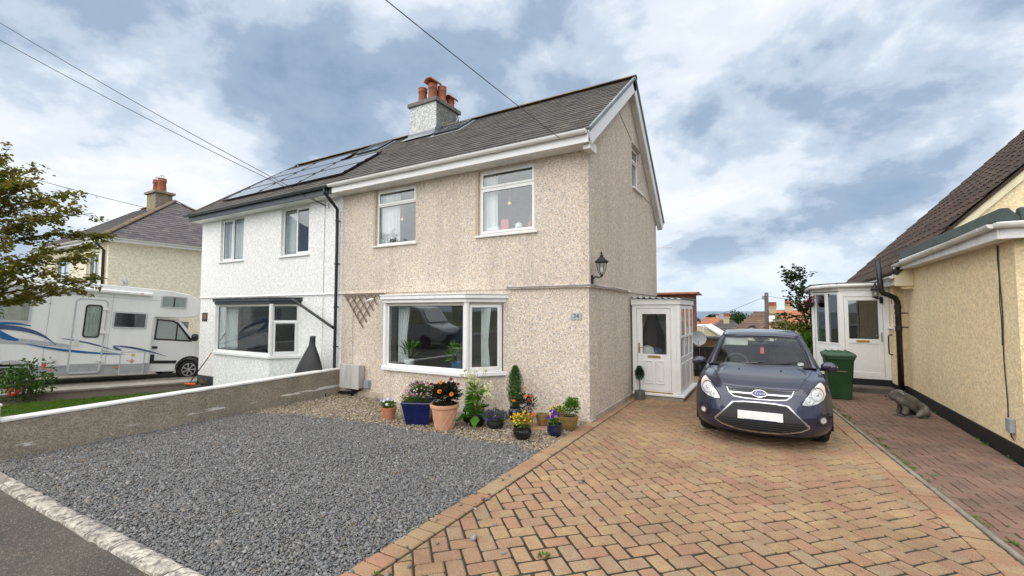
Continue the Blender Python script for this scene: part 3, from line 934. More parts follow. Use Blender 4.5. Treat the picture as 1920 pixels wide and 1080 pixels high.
# ------------------------------------------------------------------ windows, doors, roofs
def window(parent, T, a0, b0, a1, b1, rows=None, cols=None, c=-0.09, sash=None, gl='window_glass', fw=0.055, d=0.07, sill=0.0, frame_mat='upvc', sill_mat='upvc', name='window'):
    """uPVC window: outer frame with bars, panes and opening sashes as its own pieces.
    cells = list of (a0,b0,a1,b1,opens) in fractions of the clear opening"""
    mb = MB(T)
    mb.ring(a0, b0, a1, b1, fw, c - d, c)
    A0, B0, A1, B1 = a0 + fw, b0 + fw, a1 - fw, b1 - fw
    cells = sash or [(0, 0, 1, 1, False)]
    W_, H_ = A1 - A0, B1 - B0
    bw = 0.022
    bars = set()
    for f0, g0, f1, g1, op in cells:
        if f1 < 0.999:
            bars.add(('v', f1, g0, g1))
        if g1 < 0.999:
            bars.add(('h', g1, f0, f1))
    for k, p, q0, q1 in bars:
        if k == 'v':
            mb.slab(rect(A0 + W_ * p - bw, B0 + H_ * q0, A0 + W_ * p + bw, B0 + H_ * q1), [], c - d + 0.004, c - 0.003)
        else:
            mb.slab(rect(A0 + W_ * q0, B0 + H_ * p - bw, A0 + W_ * q1, B0 + H_ * p + bw), [], c - d + 0.005, c - 0.002)
    win = mb.build(name, frame_mat, parent, bevel=0.006)
    for f0, g0, f1, g1, op in cells:
        p0, q0, p1, q1 = A0 + W_ * f0, B0 + H_ * g0, A0 + W_ * f1, B0 + H_ * g1
        if f0 > 0: p0 += bw
        if f1 < 0.999: p1 -= bw
        if g0 > 0: q0 += bw
        if g1 < 0.999: q1 -= bw
        cg = c - 0.035
        if op:
            s_ = MB(T); s_.ring(p0 - 0.012, q0 - 0.012, p1 + 0.012, q1 + 0.012, 0.052, c - 0.02, c + 0.016)
            s_.build('sash', frame_mat, win, bevel=0.006)
            p0 += 0.036; q0 += 0.036; p1 -= 0.036; q1 -= 0.036
            cg = c + 0.001
        s_ = MB(T); s_.ring(p0, q0, p1, q1, 0.009, cg - 0.006, cg + 0.006); s_.build('gasket', 'seal', win)
        g_ = MB(T); g_.slab(rect(p0 + 0.004, q0 + 0.004, p1 - 0.004, q1 - 0.004), [], cg - 0.003, cg + 0.003)
        g_.build('pane', gl, win)
    if sill:
        s_ = MB(T); s_.slab(rect(a0 - sill, b0 - 0.045, a1 + sill, b0 - 0.002), [], c - d, 0.055)
        s_.build('sill', sill_mat, win, bevel=0.008)
    return win

def curtain(name, label, T, a0, b0, a1, b1, c, mat='curtain', waves=7, amp=0.03, taper=0.0):
    nu, nv = waves * 6 + 1, 12
    def P(i, j):
        u, v = i / (nu - 1), j / (nv - 1)
        pinch = 1 - taper * (1 - abs(2 * v - 0.8) ** 0.8) if taper else 1
        return (a0 + (a1 - a0) * u * pinch, b0 + (b1 - b0) * v, c + amp * math.sin(u * waves * 6.283 + 0.5 * math.sin(v * 3)) + 0.01 * math.sin(u * 31))
    o = MB(T).grid(P, nu, nv).build(name, mat, None, smooth=True, solid=0.004)
    return tag(o, label, 'curtain')

def slate_field(name, mat, parent, P, length, rise, w, exp_, keep=None, thick=0.011, stuff=True, jit=0.3, zoff=0.0):
    """rows of slates on a slope. P(u,v,h) maps along-eaves, up-slope and height above the roof"""
    mb = MB()
    r = 0
    v = 0.0
    while v < rise:
        off = (w * 0.5 if r % 2 else 0) + random.uniform(-0.02, 0.02)
        u = -off
        v1 = min(v + exp_ * 1.25, rise)
        while u < length:
            u0, u1 = max(u + 0.003, 0), min(u + w - 0.003, length)
            if u1 - u0 > 0.03 and (keep is None or keep(u0, u1, v)):
                j = random.gauss(0, 0.003); k = random.gauss(0, 0.0012)
                h0, h1 = thick * 2 + k + zoff, thick * 0.6 + k + zoff
                va = v + j
                mb.add([P(u0, va, h0 - thick * 1.6), P(u1, va, h0 - thick * 1.6), P(u1, va, h0), P(u0, va, h0), P(u1, v1, h1), P(u0, v1, h1)],
                       [(0, 1, 2, 3), (3, 2, 4, 5), (0, 3, 5), (1, 4, 2)])
            u += w
        v += exp_
        r += 1
    o = mb.build(name, mat, parent, recalc=False)
    if stuff:
        o['kind'] = 'stuff'
    return o

def ridge_tiles(parent, p, q, mat='ridge', r=0.115, L=0.46):
    p, q = Vector(p), Vector(q)
    d = (q - p); n = int(d.length / L); d.normalize()
    sd = d.cross(Vector((0, 0, 1))).normalized()
    up = sd.cross(d)
    seg = (q - p).length / n
    for i in range(n):
        a, b = p + d * (seg * i + 0.004), p + d * (seg * (i + 1) + 0.018)
        mb = MB()
        k = 7
        lift = random.uniform(-0.004, 0.004)
        def pt(e, t, rr):
            an = math.pi * (0.08 + 0.84 * t)
            return tuple(e + sd * (math.cos(an) * rr) + up * (math.sin(an) * rr * 0.72 - 0.03 + lift))
        vs_ = [pt(a, j / (k - 1), r) for j in range(k)] + [pt(b, j / (k - 1), r) for j in range(k)] + [pt(a, j / (k - 1), r - 0.016) for j in range(k)] + [pt(b, j / (k - 1), r - 0.016) for j in range(k)]
        fs = []
        for j in range(k - 1):
            fs += [(j, j + 1, k + j + 1, k + j), (2 * k + j, 3 * k + j, 3 * k + j + 1, 2 * k + j + 1), (j, 2 * k + j, 2 * k + j + 1, j + 1), (k + j, k + j + 1, 3 * k + j + 1, 3 * k + j)]
        fs += [(0, k, 3 * k, 2 * k), (k - 1, 3 * k - 1, 4 * k - 1, 2 * k - 1)]
        mb.add(vs_, fs)
        mb.build('ridge_tile', mat, parent)

def gutter(parent, p, q, r, mat, brackets=0.8, name='gutter'):
    """half-round gutter with end caps and clips"""
    p, q = Vector(p), Vector(q)
    d = (q - p).normalized(); sd = d.cross(Vector((0, 0, 1))).normalized()
    k = 9
    def prof(e, rr, off=0.0):
        return [tuple(e + sd * (math.cos(math.pi * (1 + j / (k - 1))) * rr) + Vector((0, 0, math.sin(math.pi * (1 + j / (k - 1))) * rr))) for j in range(k)]
    mb = MB()
    o0, o1, i0, i1 = prof(p, r), prof(q, r), prof(p, r - 0.008), prof(q, r - 0.008)
    vs_ = o0 + o1 + i0 + i1
    fs = []
    for j in range(k - 1):
        fs += [(j, j + 1, k + j + 1, k + j), (2 * k + j, 3 * k + j, 3 * k + j + 1, 2 * k + j + 1)]
    fs += [(0, k, 3 * k, 2 * k), (k - 1, 3 * k - 1, 4 * k - 1, 2 * k - 1)]
    fs += [tuple(range(k)), tuple(range(2 * k - 1, k - 1, -1))]
    mb.add(vs_, fs)
    g_ = mb.build(name, mat, parent, smooth=True, auto=40)
    n = int((q - p).length / brackets)
    for i in range(n + 1):
        e = p + (q - p) * ((i + 0.35) / (n + 0.7))
        w = 0.014 if i % 3 else 0.045
        b = MB()
        a0, a1 = prof(e - d * w, r + 0.006), prof(e + d * w, r + 0.006)
        c0, c1 = prof(e - d * w, r - 0.002), prof(e + d * w, r - 0.002)
        vs_ = a0 + a1 + c0 + c1
        fs = []
        for j in range(k - 1):
            fs += [(j, j + 1, k + j + 1, k + j), (j, 2 * k + j, 2 * k + j + 1, j + 1), (k + j, k + j + 1, 3 * k + j + 1, 3 * k + j)]
        b.add(vs_, fs)
        b.build('gutter_clip', mat, g_, smooth=True, auto=40)
    return g_

def pipe_clips(parent, pts, r, mat, wall):
    for p in pts:
        mb = MB()
        mb.lathe([(r + 0.010, -0.02), (r + 0.012, 0), (r + 0.010, 0.02)], p, 12)
        mb.bar(p, (p[0] + wall[0], p[1] + wall[1], p[2]), 0.03, 0.03)
        mb.build('pipe_clip', mat, parent)

# ------------------------------------------------------------------ the pebbledashed house, number 34
YF, XG = 7.59, -2.77                # front wall and gable wall planes
PX = -9.40                          # party line
RY, RZ = 10.35, 7.52                # ridge
EY, EZ = 7.20, 5.16                 # front eaves edge
BY, BZ = 13.45, 4.58                # rear eaves edge
house = thing('house', 'beige pebbledashed semi-detached house with white bay window and side porch', 'house', ((PX + XG) / 2, 10.4, 0))
TFh = TF(YF)
up1 = (-8.22, 3.57, -6.93, 4.93)
up2 = (-5.20, 3.56, -3.86, 4.93)
bayA = (-7.72, 0.0, -4.62, 2.36)
mb = MB(TFh)
mb.slab([(PX, 2.43), (XG, 2.43), (XG, 5.24), (PX, 5.24)], [rect(*up1), rect(*up2)], -0.25, 0.0)
mb.build('front_wall', 'dash_main', house)
mb = MB(TFh)
mb.slab([(PX, 0.06), (-7.74, 0.06), (-7.74, 2.43), (PX, 2.43)], [], -0.25, -0.022)
mb.build('lower_wall', 'dash_main', house); mb = MB(TFh)
mb.slab([(-4.60, 0.06), (XG - 0.022, 0.06), (XG - 0.022, 2.43), (-4.60, 2.43)], [], -0.25, -0.022)
mb.build('lower_wall', 'dash_main', house)
# bell-cast drip where the upper render kicks out
mb2 = MB()
for a0, a1 in ((PX + 0.02, -7.80), (-4.55, XG + 0.02)):
    mb2.add([(a0, YF - 0.001, 2.50), (a1, YF - 0.001, 2.50), (a1, YF - 0.028, 2.432), (a0, YF - 0.028, 2.432), (a0, YF + 0.03, 2.425), (a1, YF + 0.03, 2.425)], [(0, 1, 2, 3), (3, 2, 5, 4), (0, 3, 4), (1, 5, 2)])
    mb2.build('bell_cast', 'dash_main', house); mb2 = MB()
mb2.add([(XG + 0.001, YF - 0.02, 2.50), (XG + 0.001, 10.3, 2.50), (XG + 0.028, 10.3, 2.432), (XG + 0.028, YF - 0.028, 2.432), (XG - 0.03, YF - 0.02, 2.425), (XG - 0.03, 10.3, 2.425)], [(0, 1, 2, 3), (3, 2, 5, 4), (0, 3, 4), (1, 5, 2)])
mb2.build('bell_cast', 'dash_main', house)
# gable wall
gw = (10.62, 5.02, 11.50, 6.12)
mb = MB(TX(XG))
mb.slab([(YF + 0.251, 2.43), (13.2, 2.43), (13.2, 4.75), (RY, RZ - 0.13), (YF + 0.251, 5.42), (YF + 0.251, 5.24)], [rect(*gw)], -0.24, 0.0)
mb.build('gable_wall', 'dash_main', house)
mb = MB(TX(XG))
mb.slab([(YF + 0.251, 0.12), (13.19, 0.12), (13.19, 2.43), (YF + 0.251, 2.43)], [rect(10.55, 0.25, 11.5, 2.2)], -0.24, -0.022)
mb.build('lower_wall', 'dash_main', house)
# the old join scars in the gable render
mb = MB(TX(XG))
mb.bar((9.2, 6.55, 0.004), (10.62, 6.14, 0.004), 0.03, 0.012, up=(0, 0, 1)); mb.bar((11.5, 5.0, 0.004), (12.55, 4.98, 0.004), 0.02, 0.012)
mb.build('render_seam', 'plinth', house)
mb = MB()
mb.box(PX + 0.02, YF - 0.03, -0.3, XG + 0.02, YF + 0.2, 0.056)
mb.box(XG - 0.2, YF + 0.2, -0.3, XG + 0.02, 13.15, 0.114)
mb.build('plinth', 'plinth', house, bevel=0.012)
mb = MB()
mb.box(PX - 0.1, 13.0, -1.0, XG - 0.25, 13.16, 5.1)
mb.box(PX - 0.14, YF + 0.26, -0.6, PX - 0.02, 13.0, 5.1)
mb.build('rear_wall', 'interior', house)
mb = MB(); mb.box(PX, YF + 0.27, 2.42, XG - 0.25, 12.98, 2.62); mb.box(PX, YF + 0.27, 5.0, XG - 0.25, 12.98, 5.12); mb.box(PX, YF + 0.26, -0.1, XG - 0.25, 12.98, 0.2); mb.box(-7.2, 7.22, -0.1, -5.2, YF + 0.24, 0.19)
mb.build('floor', 'interior_dark', house)
mb = MB(); mb.box(-6.15, YF + 0.3, 2.63, -6.05, 12.9, 4.99); mb.box(PX, 11.0, 0.21, XG - 0.3, 11.1, 2.41); mb.box(PX, 10.6, 2.63, XG - 0.3, 10.7, 4.99)
mb.build('inner_wall', 'interior', house)
# windows
for k, (a0, b0, a1, b1) in enumerate((up1, up2)):
    window(house, TFh, a0, b0, a1, b1, sash=[(0, 0, 1, 0.735, False), (0, 0.735, 1, 1, True)] if k == 0 else [(0, 0, 1, 0.735, True), (0, 0.735, 1, 1, True)], sill=0.06, c=-0.06, sill_mat='upvc_old')
# smooth painted reveals round the upper windows
for (a0, b0, a1, b1) in (up1, up2):
    mb = MB(TFh)
    mb.slab(rect(a0 - 0.065, b0, a0 - 0.001, b1 + 0.02), [], -0.02, 0.006)
    mb.build('reveal', M('reveal', (0.50, 0.37, 0.25), 0.85), house)
window(house, TX(XG), *gw, sash=[(0, 0, 1, 0.68, False), (0, 0.68, 1, 1, True)], sill=0.04, c=-0.10)
# roof
mb = MB()
sl = math.hypot(RY - EY, RZ - EZ)
fy, fz = (RY - EY) / sl, (RZ - EZ) / sl
def PF(X0):
    return lambda u, v, h: (X0 + u, EY + fy * v - fz * h, EZ + fz * v + fy * h)
XV = XG + 0.17                      # verge
for (y0, z0, y1, z1, t) in ((EY, EZ, RY, RZ, 0.05), (BY, BZ, RY, RZ, 0.05)):
    mb.add([(PX, y0, z0 - t), (XV, y0, z0 - t), (XV, y1, z1 - t), (PX, y1, z1 - t), (PX, y0, z0), (XV, y0, z0), (XV, y1, z1), (PX, y1, z1)], [(0, 3, 2, 1), (4, 5, 6, 7), (0, 1, 5, 4), (1, 2, 6, 5), (2, 3, 7, 6), (3, 0, 4, 7)])
roof = mb.build('roof', 'slates', house)
ch0, ch1 = -9.44, -8.40             # chimney along x
slate_field('slates', 'slates', roof, PF(PX), XV - PX, sl, 0.255, 0.185)
ridge_tiles(roof, (ch1 + 0.05, RY, RZ + 0.03), (XV + 0.02, RY, RZ + 0.03))
# bargeboards, verge trims, soffit, fascia
mb = MB()
for (y0, z0, y1, z1) in ((EY - 0.02, EZ - 0.03, RY, RZ - 0.02), (BY, BZ - 0.03, RY, RZ - 0.02)):
    d = Vector((0, y1 - y0, z1 - z0)).normalized()
    n = Vector((0, -d.z, d.y)) * (1 if d.y > 0 else -1)
    if n.z < 0: n = -n
    P0, P1 = Vector((0, y0, z0)), Vector((0, y1, z1))
    for x0, x1, w in ((XV - 0.03, XV - 0.002, 0.24),):
        q = [P0, P1, P1 - n * w, P0 - n * w]
        mb.add([(x0, p.y, p.z) for p in q] + [(x1, p.y, p.z) for p in q], [(0, 1, 2, 3), (7, 6, 5, 4), (0, 4, 5, 1), (1, 5, 6, 2), (2, 6, 7, 3), (3, 7, 4, 0)])
mb.build('bargeboard', 'upvc', house)
mb = MB()
for (y0, z0, y1, z1) in ((EY - 0.01, EZ + 0.01, RY, RZ + 0.03), (BY, BZ + 0.01, RY, RZ + 0.03)):
    mb.bar((XV + 0.004, y0, z0), (XV + 0.004, y1, z1), 0.05, 0.055)
mb.build('verge_trim', 'lead', house)
mb = MB(); mb.box(XG + 0.003, EY + 0.1, EZ - 0.30, XV - 0.032, YF + 0.05, EZ - 0.16)
for (y0, z0, y1, z1) in ((EY + 0.1, EZ - 0.2, RY, RZ - 0.245), (BY - 0.05, BZ - 0.2, RY, RZ - 0.245)):
    mb.add([(XG + 0.003, y0, z0), (XV - 0.032, y0, z0), (XV - 0.032, y1, z1), (XG + 0.003, y1, z1)], [(0, 1, 2, 3)])
mb.box(PX + 0.02, EY + 0.045, EZ - 0.205, XV - 0.035, YF - 0.003, EZ - 0.185)
mb.build('soffit', 'upvc_old', house)
mb = MB(); mb.box(PX + 0.02, EY + 0.012, EZ - 0.215, XV - 0.034, EY + 0.043, EZ - 0.02)
mb.build('fascia', 'upvc', house, bevel=0.006)
gutter(house, (PX + 0.0, EY - 0.055, EZ - 0.02), (XV - 0.04, EY - 0.055, EZ - 0.02), 0.062, 'upvc')
# roof light
def rooflight(parent, P, u0, v0, u1, v1, label=None):
    T = lambda a, b, c: P(a, b, c)
    mb = MB(T); mb.ring(u0, v0, u1, v1, 0.075, 0.0, 0.085)
    w = mb.build('roof_light', 'anthracite', parent, bevel=0.008)
    s_ = MB(T); s_.ring(u0 + 0.075, v0 + 0.075, u1 - 0.075, v1 - 0.075, 0.035, 0.01, 0.06); s_.build('sash', 'lead', w)
    g_ = MB(T); g_.slab(rect(u0 + 0.10, v0 + 0.10, u1 - 0.10, v1 - 0.10), [], 0.045, 0.052); g_.build('pane', 'solar_glass', w)
    f_ = MB(T); f_.ring(u0 - 0.09, v0 - 0.16, u1 + 0.09, v1 + 0.07, 0.085, 0.004, 0.030); f_.build('flashing', 'lead', w)
    return w
rooflight(house, PF(0), -8.12, 3.02, -7.22, 3.80)
# the lower bay
def splay_bay(parent, Xa, Xb, Ya, Yf, inset_, zs, zt, wallmat, fascia_mat, roofmat, base_z, sashes, zone, depth_eave=0.05):
    """angled bay: front facet parallel to the wall, two splayed cheeks"""
    pts = [(Xa, Ya), (Xa + inset_, Yf), (Xb - inset_, Yf), (Xb, Ya)]
    def shell(off):
        return [(Xa - off * 1.2, Ya), (Xa + inset_ - off * 0.55, Yf - off), (Xb - inset_ + off * 0.55, Yf - off), (Xb + off * 1.2, Ya)]
    mb = MB()
    outer, inner = shell(0.0), shell(-0.16)
    poly = outer + inner[::-1]
    mb.prism(poly, base_z + 0.06, zs - 0.05)
    b = mb.build('bay_wall', wallmat, parent)
    MB().prism(shell(0.022) + shell(-0.15)[::-1], base_z - 0.25, base_z + 0.058).build('bay_plinth', 'plinth' if wallmat == 'dash_main' else 'anthracite', parent, bevel=0.01)
    mb = MB(); mb.prism(shell(0.055) + shell(-0.12)[::-1], zs - 0.075, zs - 0.002); mb.build('sill', 'upvc', b, bevel=0.008)
    wins = []
    for (p, q), sa in zip(zip(pts, pts[1:]), sashes):
        p, q = Vector((p[0], p[1], 0)), Vector((q[0], q[1], 0))
        u = (q - p).normalized(); n = Vector((u.y, -u.x, 0))
        L = (q - p).length
        wins.append(window(parent, TG(p, u, n), 0.028, zs, L - 0.028, zt, sash=sa, c=-0.03, fw=0.062))
    mb = MB()
    for p in pts[1:3]:
        MB().lathe([(0.055, zs), (0.055, zt)], (p[0], p[1] + 0.03, 0), 10).build('corner_post', 'upvc', parent, smooth=True, auto=40)
    mb = MB(); mb.prism(shell(depth_eave), zt + 0.002, zt + 0.075); mb.prism(shell(depth_eave + 0.045), zt + 0.077, zt + 0.15)
    r_ = mb.build('bay_fascia', fascia_mat, parent, bevel=0.008)
    mb = MB(); mb.prism(shell(depth_eave + 0.06), zt + 0.152, zt + 0.18); mb.build('bay_roof', roofmat, r_, bevel=0.006)
    mb = MB(); mb.prism(shell(-0.02), zt - 0.05, zt + 0.001); mb.build('bay_head', 'interior', r_)
    return pts
splay_bay(house, -7.80, -4.58, YF + 0.02, 7.03, 0.52, 0.80, 2.17, 'dash_main', 'upvc', 'upvc_old', 0.0,
          [None, None, [(0, 0, 1, 1, True)]], None)
mb = MB(); mb.tube([(-7.80, 7.16, 2.27), (-7.95, 7.18, 2.25), (-8.10, 7.22, 2.21)], 0.026, 8); mb.build('overflow_pipe', 'upvc', house, smooth=True)
# chimney stack with its pots
mb = MB()
mb.box(ch0, 10.02, 6.9, ch1, 10.52, 8.25)
ck = mb.build('chimney', 'dash_chimney', house)
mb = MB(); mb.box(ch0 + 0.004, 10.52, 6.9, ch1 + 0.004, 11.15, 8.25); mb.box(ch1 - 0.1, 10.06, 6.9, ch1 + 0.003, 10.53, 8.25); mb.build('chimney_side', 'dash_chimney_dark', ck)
mb = MB(); mb.box(ch0 - 0.05, 9.96, 8.252, ch1 + 0.055, 11.2, 8.38); mb.build('capping', M('capping', (0.15, 0.135, 0.125), 0.85, var=0.2, dirt=(0.36, 0.34, 0.30), dirt_amt=0.4), ck, bevel=0.015)
mb = MB(); mb.box(ch0 - 0.03, 9.99, 7.10, ch1 + 0.03, 10.05, 7.40)
mb.add([(ch1 + 0.02, 9.95, 7.25), (ch1 + 0.02, RY, 7.60), (ch1 + 0.02, RY, 7.75), (ch1 + 0.02, 9.95, 7.42)], [(0, 1, 2, 3)])
mb.add([(ch0 - 0.06, 9.72, 7.12), (ch1 + 0.08, 9.72, 7.12), (ch1 + 0.08, 10.0, 7.33), (ch0 - 0.06, 10.0, 7.33)], [(0, 1, 2, 3)])
mb.build('chimney_flashing', 'lead', ck)
def pot(x, y, r, h, hood, z=8.37):
    mb = MB()
    mb.lathe([(r * 1.12, 0), (r * 1.1, 0.04), (r, 0.09), (r * 0.92, h * 0.72), (r * 1.02, h * 0.76), (r * 1.08, h * 0.80), (r * 0.98, h * 0.84), (r * 1.0, h * 0.97), (r * 1.05, h), (r * 0.85, h), (r * 0.8, h - 0.1)], (x, y, z), 18)
    p = mb.build('chimney_pot', 'terracotta', ck, smooth=True, auto=40)
    if hood:
        mb = MB()
        n = 9
        def hp(i, j):
            a = math.pi * i / (n - 1)
            return (x - math.cos(a) * r * 1.25, y - r * 1.5 + r * 3.0 * j, z + h + 0.02 + math.sin(a) * r * 0.85)
        mb.grid(hp, n, 2)
        mb.build('hood', 'terracotta', p, smooth=True, solid=0.03)
pot(-9.12, 10.25, 0.135, 0.52, False); pot(-8.80, 10.34, 0.14, 0.62, True); pot(-8.66, 10.62, 0.135, 0.62, False); pot(-8.98, 10.75, 0.12, 0.5, True); pot(-8.60, 10.98, 0.12, 0.32, True)
mb = MB(); mb.tube([(ch1 + 0.1, 10.9, 7.6), (ch1 + 0.1, 10.9, 8.1)], 0.012, 6); mb.tube([(ch1 + 0.0, 10.9, 8.02), (ch1 + 0.28, 10.85, 8.0)], 0.008, 5); mb.tube([(ch1 + 0.2, 10.8, 7.9), (ch1 + 0.2, 10.9, 8.1)], 0.006, 5)
mb.build('aerial_bracket', 'steel', ck)
# cables clipped along the bell-cast
mb = MB()
for k in range(3):
    mb.tube([(-4.5 + 0.2 * i, YF - 0.034 - 0.006 * (k % 2), 2.452 + 0.012 * k + 0.006 * math.sin(i * 1.7 + k)) for i in range(9)] + [(XG + 0.03, YF - 0.03, 2.46 + 0.012 * k)] + [(XG + 0.034, YF + 0.3 * i, 2.452 + 0.012 * k + 0.008 * math.sin(i * 1.3 + k)) for i in range(9)], 0.006, 5)
mb.build('cable', 'cable_grey', house, smooth=True)

# what stands and hangs inside the windows
curtain('curtain', 'white net curtain at the left side of the upper window nearer the drainpipe', TFh, -8.30, 3.60, -7.60, 4.88, -0.20, waves=6)
curtain('curtain', 'white curtain at the left edge of the upper window nearer the gable', TFh, -5.20, 3.60, -4.84, 4.88, -0.20, waves=4)
curtain('curtain', 'cream curtain inside the left end of the bay window of number 34', TF(7.35), -7.15, 0.85, -6.85, 2.15, 0.0, waves=4, taper=0.3)
curtain('curtain', 'cream curtain inside the narrow right pane of the bay window', TF(7.42), -4.98, 0.85, -4.78, 2.15, 0.0, waves=3, taper=0.3)
for lab, (x, z0, y) in {'small gold medal hanging on a pink ribbon in the left upper window': (-7.47, 4.18, 7.72), 'gold medals hanging on a pink ribbon in the right upper window': (-4.52, 4.20, 7.72)}.items():
    t = thing('medal', lab, 'medal', (x, y, z0))
    mb = MB(); mb.bar((x - 0.012, y, z0 + 0.04), (x - 0.004, y, z0 + 0.42), 0.018, 0.004); mb.bar((x + 0.012, y, z0 + 0.04), (x + 0.004, y, z0 + 0.42), 0.018, 0.004); mb.build('ribbon', 'pink_card', t)
    mb = MB(TF(y)); mb.slab([(x + 0.035 * math.cos(a * 0.524), z0 + 0.035 * math.sin(a * 0.524)) for a in range(12)], [], -0.003, 0.003); mb.build('disc', 'brass', t)
t = thing('book', 'pink book standing on the sill of the right upper window', 'book', (-4.62, 7.75, 3.62)); MB().box(-4.73, 7.74, 3.62, -4.56, 7.78, 3.88).build('cover', 'pink_card', t, bevel=0.004)
t = thing('box', 'white box lying on the sill of the right upper window', 'box', (-4.92, 7.75, 3.62)); MB().box(-5.08, 7.72, 3.62, -4.78, 7.88, 3.74).build('carton', 'print_white', t, bevel=0.004)
t = thing('bottle', 'dark bottle standing at the right of the upper window sill', 'bottle', (-4.06, 7.75, 3.62)); MB().lathe([(0.05, 0), (0.055, 0.02), (0.05, 0.14), (0.02, 0.19), (0.018, 0.27), (0.022, 0.275)], (-4.06, 7.76, 3.62), 12).build('glass', 'terracotta', t, smooth=True)
t = thing('ornament', 'round grey and white ball ornament on the upper window sill', 'ornament', (-4.30, 7.75, 3.62)); MB().lathe([(0.03, 0), (0.07, 0.03), (0.085, 0.085), (0.07, 0.14), (0.03, 0.165)], (-4.32, 7.77, 3.62), 12).build('ball', 'print_white', t, smooth=True)
t = thing('picture_frame', 'small dark picture frame leaning in the left upper window', 'picture frame', (-7.75, 7.78, 3.62)); MB().box(-7.86, 7.72, 3.62, -7.68, 7.74, 3.74).build('frame', 'anthracite', t)
mb = MB(TFh); mb.slab(rect(-7.74, 2.30, -4.60, 2.428), [], -0.25, -0.02); mb.build('lintel', 'dash_main', house)

# porch of number 34
porch_y, pxa, pxb, pyb = 10.34, -2.742, -1.70, 12.3
porch = thing('porch', 'white upvc side porch with glazed door and corrugated roof', 'porch', (-2.2, 11.3, 0))
mb = MB(); mb.box(XG + 0.024, porch_y - 0.05, -0.08, pxb + 0.06, pyb, 0.105); mb.build('base', 'concrete', porch, bevel=0.01)
mb = MB(); mb.box(XG + 0.03, porch_y - 0.09, 0.107, pxb + 0.10, pyb, 0.16); mb.build('sill', 'upvc', porch, bevel=0.012)
T = TF(porch_y)
mb = MB(T); mb.slab(rect(pxa, 0.162, pxb, 2.14), [rect(pxa + 0.10, 0.21, pxb - 0.19, 2.06)], -0.07, 0)
mb.build('door_frame', 'upvc', porch, bevel=0.006)
da, db = pxa + 0.105, pxb - 0.195
door = MB(T)
door.slab(rect(da, 0.215, db, 2.055), [rect(da + 0.12, 1.02, db - 0.09, 1.93)], -0.06, -0.012)
door = door.build('door', 'upvc', porch, bevel=0.006)
for k in range(2):
    a0 = da + 0.16 + k * 0.25
    mb = MB(T); mb.ring(a0, 0.36, a0 + 0.19, 0.88, 0.022, -0.013, 0.008); mb.slab(rect(a0 + 0.05, 0.42, a0 + 0.14, 0.82), [], -0.013, 0.006); mb.build('moulded_panel', 'upvc', door, bevel=0.005)
mb = MB(T); mb.slab(rect(da + 0.115, 1.015, db - 0.085, 1.935), [], -0.042, -0.036); mb.build('pane', 'porch_glass', door)
mb = MB(T); mb.slab(rect(da + 0.24, 0.945, da + 0.52, 0.99), [], -0.012, 0.006); mb.build('letterbox', 'brass', door, bevel=0.004)
mb = MB(T); mb.slab(rect(da + 0.03, 1.04, da + 0.065, 1.27), [], -0.012, 0.0); mb.tube([(da + 0.048, 1.17, 0.0), (da + 0.048, 1.17, 0.05), (da + 0.17, 1.165, 0.055)], 0.009, 6); mb.build('door_handle', 'brass', door)
mb = MB(T); mb.slab(rect(da - 0.02, 0.163, db + 0.03, 0.185), [], -0.01, 0.03); mb.build('threshold', 'brass', door)
mb = MB(); mb.box(pxb - 0.075, porch_y - 0.012, 0.163, pxb + 0.012, porch_y + 0.08, 2.14); mb.build('corner_post', 'upvc', porch, bevel=0.01)
# glazed side
T = TX(pxb)
mb = MB(T); mb.slab(rect(porch_y + 0.08, 0.163, pyb, 0.90), [], -0.06, -0.004); sidep = mb.build('side_panel', 'upvc', porch, bevel=0.005)
for k in range(3):
    a0 = porch_y + 0.16 + 0.62 * k
    mb = MB(T); mb.slab(rect(a0, 0.26, a0 + 0.5, 0.82), [], -0.006, 0.008); mb.build('moulded_panel', 'upvc', sidep, bevel=0.008)
for k in range(3):
    a0 = porch_y + 0.08 + 0.627 * k
    window(porch, T, a0, 0.905, a0 + 0.625, 2.13, sash=[(0, 0, 1, 0.38, False), (0, 0.38, 1, 1, True)], c=0.0, fw=0.05, gl='porch_glass')
mb = MB(); mb.box(pxa - 0.02, porch_y - 0.035, 2.142, pxb + 0.035, pyb, 2.27); mb.build('head_fascia', 'upvc', porch, bevel=0.008)
mb = MB()
n = 58
for s_ in range(2):
    pass
def corr(i, j):
    u = i / n
    return (pxa - 0.01 + (pxb + 0.10 - pxa) * u, porch_y - 0.10 + (pyb - porch_y + 0.1) * j / 2, 2.315 - 0.05 * u + 0.020 * math.sin(u * n * 0.9))
mb.grid(corr, n + 1, 3)
mb.build('corrugated_roof', M('roof_sheet', (0.34, 0.37, 0.39), 0.4, var=0.2, dirt=(0.22, 0.22, 0.2), dirt_amt=0.5), porch, smooth=True, solid=0.006)
mb = MB(); mb.box(pxa, pyb - 0.06, 0.163, pxb - 0.07, pyb - 0.005, 2.14); mb.build('back_frame', 'upvc_old', porch)
